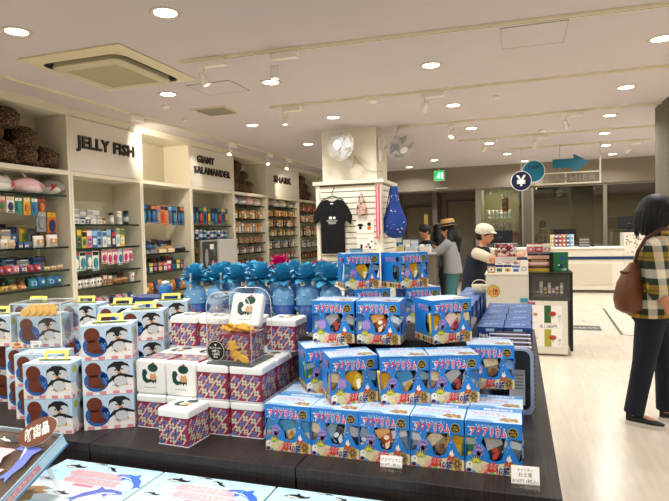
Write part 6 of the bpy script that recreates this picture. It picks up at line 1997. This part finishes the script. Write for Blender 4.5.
def disc(name, x, z, r, m, y0, art, rim):
    b = MB()
    for rad, ya, yb, mm in ((r, y0, y0 + .012, rim), (r * .93, y0 - .004, y0 - .0002, m)):
        b.rings([[(x + rad * math.cos(2 * PI * k / 36), yy, z + rad * math.sin(2 * PI * k / 36)) for k in range(36)][::-1] for yy in (yb, ya)][::-1], mm, smooth=False)
    b.art((x, y0 - .0045, z), (1, 0, 0), (0, 0, 1), art, .001)
    b.build(name, t)
disc('round_disc', .285, 2.385, .195, TEALM, -.035, T('お会計', 0, .045, .075, mat('#0a3a50', .5), 1, .02), mat('#cfe0e0', .4))
disc('round_disc', .075, 2.225, .178, mat('#0d1c3e', .4), -.065, T('¥', 0, -.085, .25, WHITE, 1, .03), mat('#e8e8e6', .4))

# red notice and a little shelf behind the glass
o = MB().box(-.335, -.19, 13.9, 13.92, 1.78, 2.12, mat('#a82c28', .5))
o.art((-.2625, 13.899, 1.95), (1, 0, 0), (0, 0, 1), T('案', -.02, .04, .09, WHITE, 1) + T('内', -.02, -.10, .09, WHITE, 1))
o.box(-.26, -.25, 13.905, 13.915, 2.121, 2.598, STEEL)
tag(o.build('red_notice'), 'small red notice with white writing hanging behind the glass wall', 'sign')
t = thing('back_shelf', 'rack of pale bottles and boxes standing behind the left pane of the glass wall', 'shelf', (-.42, 14.6, 0))
b = MB()
for z in (.5, .95, 1.3, 1.62):
    b.box(-.34, .34, -.12, .12, z, z + .02, mat('#9a988c', .4))
for x in (-.34, .32):
    b.box(x, x + .02, -.12, .12, 0, 1.85, mat('#8a887c', .4))
b.build('rack_frame', t)
rr = random.Random(3)
for z in (.97, 1.32, 1.64):
    for k in range(6):
        o = obj_from_mesh('bottle', goods('bottle', ['white', 'silver', 'light blue'][k % 3], 'grey', 'white', (.07, .2, .06)))
        o.location = (-.42 - .26 + k * .1, 14.6, z + .001)
        tag(o, '%s bottle on the rack behind the glass wall, shelf at %s height' % (['white', 'silver', 'light blue'][k % 3], {.97: 'desk', 1.32: 'chest', 1.64: 'head'}[z]), 'bottle', 'bottles behind the glass wall')
# round glass ball lamp seen through the glazing
t = thing('glass_globe', 'silver globe lamp hanging behind the glass wall below the hanging sign', 'lamp', (.92, 14.2, 2.19))
MB().ell((0, 0, 0), (.10, .10, .10), mat('#c9c9c4', .12, metal=.9), 20, 12).build('globe', t)
MB().tube([(0, 0, .09), (0, 0, .408)], .006, STEEL, 6).build('cord', t)

# ------------------------------------------------------------------ floor markings
def decal(name, pts, label, m, extra=None):
    b = MB()
    k = len(pts)
    b.add([(x, y, .0008) for x, y in pts] + [(x, y, .0016) for x, y in pts], [tuple(range(k - 1, -1, -1)), tuple(range(k, 2 * k))] + [(i, (i + 1) % k, k + (i + 1) % k, k + i) for i in range(k)], m)
    if extra: b.art((0, 0, .0018), (1, 0, 0), (0, 1, 0), extra, .0006)
    tag(b.build(name), label, 'floor marking', 'floor markings in the walkway')
FT = mat('#55524a', .5)
decal('floor_sticker', [(.66, 8.10), (1.06, 8.07), (1.07, 8.45), (.67, 8.47)], 'grey rectangular floor sticker with white writing beside the counter', FT, T('お会計の列', .865, 8.23, .11, mat('#cfccc2', .5), 1, .01, width=.30))
decal('floor_tape', [(1.345, 10.25), (1.38, 10.25), (1.275, 7.83), (1.235, 7.83)], 'dark line of floor tape running towards the cash desk', FT)
decal('floor_tape', [(1.28, 7.83), (1.64, 7.80), (1.64, 7.775), (1.28, 7.80)], 'thin floor tape crossing in front of the concrete pillar', FT)
for x, y, d in ((.90, 8.86, 'nearer'), (1.0, 9.92, 'farther')):
    decal('floor_sticker', [(x - .11, y - .006), (x - .015, y - .006), (x - .015, y - .05), (x + .015, y - .05), (x + .015, y - .006), (x + .11, y - .006), (x + .11, y + .006), (x + .015, y + .006), (x + .015, y + .05), (x - .015, y + .05), (x - .015, y + .006), (x - .11, y + .006)], 'small dark cross on the floor ahead of the cash desk, %s one' % d, mat('#7a6a5c', .5))
decal('floor_tape', [(1.25, 10.72), (1.50, 10.69), (1.50, 10.66), (1.25, 10.69)], 'short thin line of floor tape near the cash desk', mat('#8c8474', .5))
decal('floor_sticker', [(1.30, 5.55), (1.75, 5.50), (1.80, 5.85), (1.35, 5.90)], 'grey floor sticker behind the man in the plaid shirt, at the photo\'s right edge', FT, T('お会計', 1.56, 5.66, .10, mat('#cfccc2', .5), 1, .01))

# ------------------------------------------------------------------ low stand behind the pillar
t = thing('low_sales_stand', 'low dark stand with goods between the slatwall and the woman in the hat', 'display stand', (-1.56, 8.75, 0))
MB().box(-.34, .34, -.25, .25, 0, 1.02, mat('#6c6357', .6)).build('stand_body', t)
MB().box(-.36, .36, -.27, .27, 1.022, 1.045, mat('#b9b2a2', .5)).build('stand_top', t)
for k, (x, y, c1, c2) in enumerate(((-1.80, 8.62, '#dfe0dc', 'white'), (-1.58, 8.60, '#cfd6da', 'pale grey'), (-1.36, 8.60, '#e4e2da', 'cream'))):
    b = MB()
    M1 = mat(c1, .4)
    b.rings([[(px * s, py * s, z) for px, py in rrect(.095, .075, .02, 3)] for z, s in ((0, .88), (.10, 1.0), (.10, .95), (.006, .84))], M1, smooth=False)
    o = b.build('plastic_basket', loc=(x, y, 1.046))
    tag(o, '%s plastic basket on the low stand, %s from the slatwall' % (c2, ['first', 'second', 'third'][k]), 'basket', 'plastic baskets on the low stand')
    for q in range(4):
        place('pouch', ['white', 'light blue', 'silver', 'cream'][q], 'grey', 'white', (.07, .12, .04), (x - .05 + (q % 2) * .1, y - .02 + (q // 2) * .05, 1.055), -PI / 2, '%s packet in the %s plastic basket' % (['white', 'light blue', 'silver', 'cream'][q], c2), 'packets in the plastic baskets')
for k in range(3):
    place('carton', ['blue', 'white', 'light blue'][k], 'white', 'navy', (.11, .20 + .05 * (k == 0), .06), (-1.83 + k * .13, 8.85, 1.046), -PI / 2, '%s upright box at the back of the low stand, %s from the slatwall' % (['blue', 'white', 'light blue'][k], ['first', 'second', 'third'][k]), 'upright boxes on the low stand')
tag(MB().box(-1.84, -1.68, 8.49, 8.494, 1.09, 1.15, mat('#e8cf7a', .5)).box(-1.765, -1.755, 8.495, 8.502, 1.046, 1.15, STEEL).box(-1.81, -1.71, 8.485, 8.52, 1.0455, 1.05, STEEL).build('price_sign'), 'small yellow price sign at the front of the low stand', 'price card')

# ------------------------------------------------------------------ people
SKIN = mat('#c98f6c', .55, var=.05)
HAIR = mat('#080708', .6, var=.2, scale=80)
DENIM = mat('#0f1424', .85, var=.15, scale=60)
def limb(b, pts, rs, m, n=12):
    P = [Vector(p) for p in pts]
    b.tube(P, rs, m, n)
    for p, r in zip(P, rs):
        b.ell(p, (r, r, r), m, 10, 6)
def hand(b, wrist, d, side, m, k=1.0, curl=.5):
    """palm, four curled fingers of unequal length and a thumb; d = pointing direction, side = thumb side"""
    w, d, s = Vector(wrist), Vector(d).normalized(), Vector(side).normalized()
    s = (s - d * s.dot(d)).normalized()
    n = d.cross(s)
    pc = w + d * .050 * k
    R = Matrix((d, s, n)).transposed()
    b.ell(pc, (.052 * k, .040 * k, .016 * k), m, 12, 8, R)
    for i, L in enumerate((.070, .078, .072, .056)):
        o = pc + d * .040 * k + s * (.029 - .0195 * i) * k
        a1 = o + (d * math.cos(curl * .5) + n * math.sin(curl * .5)) * L * .5 * k
        a2 = a1 + (d * math.cos(curl * 1.6) + n * math.sin(curl * 1.6)) * L * .5 * k
        b.tube([o - d * .02 * k, o, a1, a2], [.0095 * k, .0092 * k, .0085 * k, .007 * k], m, 8)
        b.ell(a2, (.007 * k,) * 3, m, 7, 5)
    o = w + d * .022 * k + s * .028 * k
    a1 = o + (d * .65 + s * .75 + n * .2).normalized() * .034 * k
    a2 = a1 + (d * .9 + s * .3 + n * .35).normalized() * .030 * k
    b.tube([o - s * .01 * k, o, a1, a2], [.013 * k, .012 * k, .010 * k, .008 * k], m, 8)
    b.ell(a2, (.008 * k,) * 3, m, 7, 5)
def head_shapes(b, c, m, R):
    """c = skull centre; faces local +X through R"""
    c = Vector(c)
    def q(x, y, z): return c + R @ Vector((x, y, z))
    b.ell(c, (.096, .076, .105), m, 18, 12, R)
    b.ell(q(.022, 0, -.060), (.068, .058, .062), m, 14, 9, R)
    b.ell(q(.052, 0, -.096), (.030, .030, .020), m, 10, 7, R)
    b.tube([q(.088, 0, -.010), q(.104, 0, -.038)], [.010, .014], m, 8)
    b.ell(q(.104, 0, -.040), (.013, .016, .010), m, 8, 6, R)
    b.ell(q(.085, 0, -.072), (.012, .022, .006), m, 8, 5, R)
    for s in (-1, 1):
        b.ell(q(-.008, s * .078, -.022), (.020, .009, .030), m, 8, 6, R)
def face_bits(t, c, R):
    c = Vector(c)
    def q(x, y, z): return c + R @ Vector((x, y, z))
    for s in (-1, 1):
        MB().ell(q(.087, s * .031, -.008), (.008, .013, .006), mat('#1a1412', .2), 10, 6, R).build('eye', t)
        MB().ell(q(.091, s * .031, .014), (.005, .018, .0035), HAIR, 8, 5, R).build('eyebrow', t)
    MB().ell(q(.094, 0, -.073), (.005, .020, .0045), mat('#9c5648', .5), 10, 5, R).build('lips', t)

def shoe(t, ankle, ang, m, sole):
    b = MB()
    b.M = Matrix.Translation((ankle[0], ankle[1], 0)) @ Matrix.Rotation(ang, 4, 'Z')
    secs = [(-.055, .030, .020, .085), (-.02, .036, .02, .088), (.04, .040, .02, .070), (.10, .044, .02, .050), (.15, .040, .02, .042), (.18, .022, .02, .036)]
    b.rings([[(x, w * math.cos(2 * PI * k / 14), (z0 + z1) / 2 + (z1 - z0) / 2 * math.sin(2 * PI * k / 14)) for k in range(14)][::-1] for x, w, z0, z1 in secs], m)
    o = b.build('shoe', t)
    b = MB()
    b.M = Matrix.Translation((ankle[0], ankle[1], 0)) @ Matrix.Rotation(ang, 4, 'Z')
    pts = [(-.062, .02), (-.04, .036), (.06, .043), (.12, .046), (.17, .032), (.19, .0), (.17, -.032), (.12, -.046), (.06, -.043), (-.04, -.036), (-.062, -.02)]
    b.rings([[(x, y, z) for x, y in pts] for z in (.001, .0245)], sole, smooth=False)
    b.build('sole', o)
    return o

# --- man in the plaid shirt, walking away to the right
t = thing('person', 'person with a black bob in a yellow and green plaid shirt and dark jeans', 'person', (.825, 4.42, 0), R_(-16))
HC = (.125, 0, 1.485)
Rh = Matrix.Rotation(R_(6), 3, 'Y')
b = MB()
head_shapes(b, HC, SKIN, Rh)
limb(b, [(.125, 0, 1.30), (.140, 0, 1.45)], [.056, .050], SKIN)
b.loft([((.085, 0, .80), .10, .145), ((.085, 0, .92), .092, .135), ((.10, 0, 1.10), .10, .155), ((.105, 0, 1.24), .095, .165), ((.11, 0, 1.32), .06, .08)], SKIN)
for s, sh_, el, wr in ((-1, (.11, -.165, 1.25), (.125, -.225, .985), (.215, -.215, .800)), (1, (.11, .165, 1.25), (.15, .225, .985), (.25, .205, .80))):
    limb(b, [sh_, el, wr], [.052, .041, .028], SKIN)
    hand(b, wr, (.42, .02, -.9), (.9, -.1 * s, .4), SKIN, 1.0, .55 * (1 if s < 0 else 1))
for hp, kn, an in (((.085, -.085, .80), (.035, -.090, .44), (-.035, -.090, .08)), ((.085, .085, .80), (.155, .095, .45), (.155, .100, .08))):
    limb(b, [hp, kn, an], [.085, .055, .040], SKIN)
    b.ell((an[0] + .05, an[1], .045), (.09, .035, .026), SKIN, 10, 6)
remesh('body', b, .006, SKIN, t, 3)
face_bits(t, HC, Rh)
# hair: bob covering ears and nape
b = MB()
def hq(x, y, z): return Vector(HC) + Rh @ Vector((x, y, z))
b.ell(hq(-.022, 0, .020), (.124, .110, .118), HAIR, 20, 12)
b.ell(hq(-.050, 0, -.050), (.104, .110, .088), HAIR, 18, 10)
b.ell(hq(-.075, 0, -.10), (.062, .084, .062), HAIR, 14, 8)
for s in (-1, 1):
    b.ell(hq(.015, s * .075, -.035), (.060, .028, .080), HAIR, 12, 8)
    b.ell(hq(.050, s * .052, .040), (.050, .040, .045), HAIR, 12, 8)
    b.ell(hq(-.03, s * .07, -.10), (.045, .030, .045), HAIR, 12, 8)
b.ell(hq(.070, 0, .055), (.032, .060, .030), HAIR, 12, 7)
for k in range(26):
    a = -PI + 2 * PI * (k + .5) / 26
    if abs(a) < .9: continue
    x0, y0 = -.03 + .112 * math.cos(a), .105 * math.sin(a)
    b.tube([hq(x0 * .8, y0 * .8, .06), hq(x0 * 1.02, y0 * 1.02, .0), hq(x0 * 1.06, y0 * 1.04, -.07), hq(x0 * .92 - .01, y0 * .90, -.135 - .03 * ((k * 7) % 3))], [.014, .017, .016, .005], HAIR, 6)
remesh('hair', b, .006, HAIR, t, 2)
PLD = plaid()
b = MB()
b.loft([((.060, 0, .770), .150, .205), ((.066, 0, .80), .150, .203), ((.075, 0, .93), .142, .192), ((.09, 0, 1.08), .142, .196), ((.10, 0, 1.20), .132, .205), ((.108, 0, 1.275), .100, .185), ((.115, 0, 1.325), .072, .105), ((.125, 0, 1.35), .060, .066)], PLD, 24)
for s, sh_, el in ((-1, (.11, -.165, 1.245), (.125, -.230, .985)), (1, (.11, .165, 1.245), (.145, .230, .985))):
    v = Vector(el) - Vector(sh_)
    limb(b, [Vector(sh_), Vector(sh_) + v * .5, Vector(el)], [.078, .074, .070], PLD)
    b.tube([Vector(el), Vector(el) + Vector((.030, 0, -.055))], [.070, .064], PLD, 14)
remesh('plaid_shirt', b, .008, PLD, t, 3)
b = MB().rings([[(.128 + .062 * math.cos(2 * PI * k / 20), .068 * math.sin(2 * PI * k / 20), z + .022 * math.cos(2 * PI * k / 20) * -1) for k in range(20)] for z in (1.33, 1.375)], mat('#b99a2c', .9), cap0=False, cap1=False)
o = b.build('collar', t)
md = o.modifiers.new('thick', 'SOLIDIFY'); md.thickness = .008
b = MB()
b.loft([((.070, 0, .74), .128, .175), ((.070, 0, .80), .125, .172), ((.075, 0, .90), .115, .160)], DENIM)
for hp, kn, an, rs in (((.075, -.085, .77), (.030, -.092, .44), (-.035, -.092, .075), (.100, .074, .066)), ((.075, .085, .77), (.150, .097, .45), (.152, .102, .075), (.098, .072, .066))):
    limb(b, [hp, (Vector(hp) + Vector(kn)) / 2, kn], [rs[0], .088, rs[1]], DENIM)
    b.tube([Vector(kn), (Vector(kn) + Vector(an)) / 2, Vector(an)], [rs[1], .068, rs[2]], DENIM, 16)
remesh('jeans', b, .009, DENIM, t, 3)
SHOE, SOLE = mat('#14161c', .6), mat('#d8d2c4', .6)
shoe(t, (-.025, -.092), R_(-6), SHOE, SOLE)
shoe(t, (.165, .102), R_(4), SHOE, SOLE)
bag = thing('shoulder_bag', 'slouchy brown leather shoulder bag hanging behind the person in plaid', 'bag', (.90, 4.38, .03), R_(-16))
LEA = mat('#6d3f22', .5, var=.18, scale=14)
b = MB()
b.rings([[(-.135 + ox + rx * math.cos(2 * PI * k / 18), -.13 + ry * math.sin(2 * PI * k / 18), z) for k in range(18)] for z, rx, ry, ox in ((.775, .05, .09, .0), (.80, .088, .135, .0), (.87, .096, .145, -.006), (.98, .085, .125, .006), (1.07, .055, .085, .022), (1.12, .03, .05, .035))], LEA)
b.build('bag_body', bag)
MB().rings([[(-.13 + .0 + .062 * math.cos(2 * PI * k / 18), -.13 + .092 * math.sin(2 * PI * k / 18), z) for k in range(18)] for z in (1.045, 1.06)], mat('#4e2b16', .5), cap0=False, cap1=False).build('zip_edge', bag)
b = MB()
sp = [(-.10, -.16, 1.10), (-.075, -.18, 1.20), (-.03, -.175, 1.285), (.06, -.150, 1.345), (.12, -.118, 1.350), (.19, -.105, 1.30), (.235, -.08, 1.20), (.245, -.04, 1.05)]
for i in range(len(sp) - 1):
    p, q = Vector(sp[i]), Vector(sp[i + 1])
b.tube(sp[:5], .012, mat('#4e2b16', .5), 8)
b.build('strap', bag)

def simple_person(t, h, head_c, Rh, skin, hairs, top, arms, top_m, leg, leg_m, hair_fn, vox=.011):
    b = MB()
    head_shapes(b, head_c, skin, Rh)
    hc = Vector(head_c)
    tp = top
    limb(b, [tp[-1][0], hc + Rh @ Vector((-.02, 0, -.09))], [.055, .048], skin)
    b.loft([(c, a * .8, bb * .8) for c, a, bb in tp], skin)
    for pts, d, s in arms:
        limb(b, pts, [.048, .038, .026], skin)
        hand(b, pts[-1], d, s, skin, .95, .6)
    for pts in leg:
        limb(b, pts, [.08, .052, .038], skin)
        b.ell((pts[-1][0] + .05, pts[-1][1], .035), (.09, .035, .03), skin, 10, 6)
    remesh('body', b, vox * .75, skin, t, 2)
    face_bits(t, head_c, Rh)
    b = MB(); hair_fn(b, hc, Rh)
    remesh('hair', b, .010, hairs, t, 3)

# --- woman in the straw hat, reaching to the left
t = thing('person', 'person with long black hair, straw hat and grey shirt, reaching over the low stand', 'person', (-1.02, 9.0, 0), PI - .12)
HC2 = (.05, 0, 1.405)
R2 = Matrix.Rotation(R_(16), 3, 'Y')
GSH = mat('#8e8f90', .85, var=.18, scale=25)
TEALP = mat('#3b6f72', .85)
torso = [((-.03, 0, .78), .115, .16), ((-.02, 0, .95), .10, .15), ((0, 0, 1.10), .105, .165), ((.01, 0, 1.20), .095, .165), ((.02, 0, 1.25), .06, .08)]
armR = [((.01, .165, 1.17), (.20, .20, 1.02), (.40, .13, 1.14)), ((.01, -.165, 1.17), (.10, -.22, .96), (.27, -.16, 1.10))]
def long_hair(b, c, R):
    def q(x, y, z): return c + R @ Vector((x, y, z))
    b.ell(q(-.015, 0, .02), (.112, .094, .10), HAIR, 16, 10)
    b.ell(q(-.06, 0, -.06), (.07, .09, .09), HAIR, 14, 8)
    b.tube([q(-.05, .05, -.06), q(-.02, .085, -.20), (.02, .12, c.z - .32), (.03, .11, c.z - .46)], [.055, .058, .050, .022], HAIR, 12)
    b.tube([q(-.05, -.05, -.06), q(-.06, -.08, -.20), (-.06, -.12, c.z - .32), (-.05, -.11, c.z - .44)], [.055, .055, .045, .022], HAIR, 12)
    b.tube([q(-.09, 0, -.05), q(-.12, 0, -.2), (-.125, 0, c.z - .38)], [.07, .07, .03], HAIR, 12)
simple_person(t, 1.52, HC2, R2, SKIN, HAIR, torso, [(armR[0], (.9, -.1, -.2), (0, -.6, .8)), (armR[1], (.95, .1, .0), (0, .6, .8))], GSH, [((-.03, -.08, .78), (-.01, -.085, .42), (-.03, -.09, .07)), ((-.03, .08, .78), (.01, .085, .42), (-.01, .09, .07))], TEALP, long_hair)
b = MB()
b.loft([((-.035, 0, .70), .15, .20), ((-.02, 0, .95), .13, .178), ((0, 0, 1.10), .128, .185), ((.01, 0, 1.19), .108, .180), ((.02, 0, 1.245), .07, .095)], GSH, 20)
for a in armR:
    v = [Vector(p) for p in a]
    limb(b, [v[0], v[1], v[1] + (v[2] - v[1]) * .35], [.070, .064, .054], GSH)
remesh('grey_shirt', b, .010, GSH, t, 3)
b = MB()
b.loft([((-.03, 0, .70), .13, .17), ((-.03, 0, .80), .125, .17)], TEALP)
for s in (-1, 1):
    limb(b, [(-.03, s * .08, .74), (0, s * .085, .42), (-.02, s * .09, .09)], [.10, .08, .07], TEALP)
remesh('trousers', b, .012, TEALP, t, 3)
shoe(t, (-.02, -.09), 0, SHOE, SOLE); shoe(t, (0, .09), 0, SHOE, SOLE)
hat = thing('straw_hat', 'tan straw hat with a black band on the long haired person', 'hat', (-1.02, 9.0, 0), PI - .12)
STR = mat('#a8814c', .8, var=.15, scale=90)
b = MB()
b.M = Matrix.Translation((.035, 0, 1.452)) @ Matrix.Rotation(R_(8), 4, 'Y')
b.lathe([(.165, .0), (.168, .008), (.115, .016), (.112, .07), (.100, .110), (.06, .118), (.03, .106), (.012, .104)], STR, n=28, cap0=False)
b.lathe([(.165, -.002), (.108, .008), (.10, .05)], STR, n=28, cap0=False, cap1=False)
b.build('straw', hat)
b = MB(); b.M = Matrix.Translation((.035, 0, 1.452)) @ Matrix.Rotation(R_(8), 4, 'Y')
b.lathe([(.1165, .017), (.1145, .048)], BLACK, n=28, cap0=False, cap1=False)
b.lathe([(.167, -.001), (.170, .004), (.167, .009)], mat('#3a3028', .8), n=28, cap0=False, cap1=False)
b.build('hat_band', hat)
# --- dark haired person stooping behind the stand
t = thing('person', 'dark haired person in black stooping behind the low stand, left of the straw hat', 'person', (-1.50, 9.85, 0), PI + .7)
BLK2 = mat('#111114', .85)
def short_hair(b, c, R):
    def q(x, y, z): return c + R @ Vector((x, y, z))
    b.ell(q(-.018, 0, .022), (.110, .092, .100), HAIR, 16, 10)
    b.ell(q(-.05, 0, -.03), (.075, .085, .075), HAIR, 14, 8)
def dark_person(t, headc, lean, hairf=short_hair):
    R = Matrix.Rotation(lean, 3, 'Y')
    torso = [((-.08, 0, .80), .11, .15), ((-.04, 0, .95), .10, .145), ((.0, 0, 1.08), .105, .165), ((.02, 0, 1.17), .09, .165), ((.035, 0, 1.22), .055, .075)]
    arms = [((.02, .165, 1.13), (.10, .20, .90), (.30, .14, .95)), ((.02, -.165, 1.13), (.10, -.20, .90), (.30, -.14, .95))]
    legs = [((-.08, -.08, .80), (-.03, -.085, .43), (-.06, -.09, .07)), ((-.08, .08, .80), (-.02, .085, .43), (-.04, .09, .07))]
    simple_person(t, 1.5, headc, R, SKIN, HAIR, torso, [(arms[0], (.9, -.1, -.2), (0, -.6, .8)), (arms[1], (.9, .1, -.2), (0, .6, .8))], BLK2, legs, BLK2, hairf)
    b = MB()
    b.loft([((-.09, 0, .74), .14, .185), ((-.04, 0, .95), .125, .17), ((0, 0, 1.08), .125, .182), ((.02, 0, 1.16), .105, .18), ((.035, 0, 1.215), .065, .09)], BLK2, 18)
    for a in arms:
        v = [Vector(p) for p in a]
        limb(b, [v[0], v[1], v[1] + (v[2] - v[1]) * .6], [.068, .060, .05], BLK2)
    remesh('black_top', b, .011, BLK2, t, 3)
    b = MB()
    b.loft([((-.08, 0, .72), .125, .165), ((-.08, 0, .82), .12, .165)], BLK2)
    for l in legs: limb(b, l, [.10, .075, .06], BLK2)
    remesh('trousers', b, .012, BLK2, t, 3)
    shoe(t, (-.05, -.09), 0, SHOE, SOLE); shoe(t, (-.03, .09), 0, SHOE, SOLE)
dark_person(t, (.08, 0, 1.375), R_(28))
t = thing('person', 'person in black standing with the back turned behind the person in the straw hat', 'person', (-1.45, 10.75, 0), PI / 2 + .3)
dark_person(t, (.045, 0, 1.40), R_(6), long_hair)

# --- woman in the white cap at the counter, arm stretched out
t = thing('person', 'person in a cream cap and navy apron leaning over the grey counter, arm out', 'person', (-.46, 7.24, 0), -.30)
HC3 = (.085, 0, 1.335)
R3 = Matrix.Rotation(R_(14), 3, 'Y')
BEI = mat('#c9bda6', .85, var=.06)
torso = [((-.06, 0, .78), .12, .165), ((-.05, 0, .92), .11, .16), ((-.01, 0, 1.04), .11, .17), ((.02, 0, 1.13), .095, .165), ((.04, 0, 1.18), .055, .075)]
arm3 = [((.03, -.165, 1.10), (.22, -.205, 1.03), (.47, -.12, 1.075)), ((.03, .165, 1.10), (.16, .19, .96), (.36, .10, .985))]
simple_person(t, 1.45, HC3, R3, SKIN, HAIR, torso, [(arm3[0], (.9, .25, .0), (0, .6, .8)), (arm3[1], (.9, -.25, .0), (0, -.6, .8))], BEI, [((-.06, -.08, .78), (-.03, -.085, .42), (-.05, -.09, .07)), ((-.06, .08, .78), (-.03, .085, .42), (-.05, .09, .07))], BLK2, short_hair)
b = MB()
b.loft([((-.06, 0, .80), .13, .18), ((-.05, 0, .92), .125, .175), ((-.01, 0, 1.04), .125, .182), ((.02, 0, 1.12), .108, .18), ((.04, 0, 1.17), .065, .085)], BEI, 18)
for a in arm3:
    v = [Vector(p) for p in a]
    limb(b, [v[0], v[0] + (v[1] - v[0]) * .75], [.070, .064], BEI)
remesh('beige_shirt', b, .010, BEI, t, 3)
NAV = mat('#14172a', .85, var=.12, scale=30)
b = MB()
b.loft([((-.07, 0, .36), .19, .24), ((-.065, 0, .60), .175, .225), ((-.055, 0, .80), .152, .205), ((-.04, 0, .95), .140, .19), ((-.010, 0, 1.05), .140, .186), ((.012, 0, 1.13), .122, .150), ((.030, 0, 1.175), .075, .105)], NAV, 20)
for s in (-1, 1):
    b.tube([(.06, s * .095, 1.08), (.03, s * .10, 1.175), (-.06, s * .09, 1.09)], [.03, .026, .03], NAV, 10)
remesh('navy_apron', b, .011, NAV, t, 3)
b = MB()
for s in (-1, 1): limb(b, [(-.06, s * .08, .70), (-.03, s * .085, .42), (-.05, s * .09, .09)], [.09, .075, .06], BLK2)
remesh('trousers', b, .012, BLK2, t, 3)
shoe(t, (-.04, -.09), 0, SHOE, SOLE); shoe(t, (-.04, .09), 0, SHOE, SOLE)
cap = thing('cloth_cap', 'cream cloth cap on the person at the counter', 'cap', (-.46, 7.24, 0), -.30)
CAPM = mat('#d6cfba', .9, var=.08, scale=40)
b = MB()
c = Vector(HC3)
b.ell(c + R3 @ Vector((-.02, 0, .052)), (.120, .104, .078), CAPM, 20, 10, R3)
b.ell(c + R3 @ Vector((-.03, 0, .020)), (.112, .102, .060), CAPM, 18, 9, R3)
b.ell(c + R3 @ Vector((.085, 0, .038)), (.055, .07, .012), CAPM, 14, 6, R3)
remesh('cap_cloth', b, .008, CAPM, cap, 3)
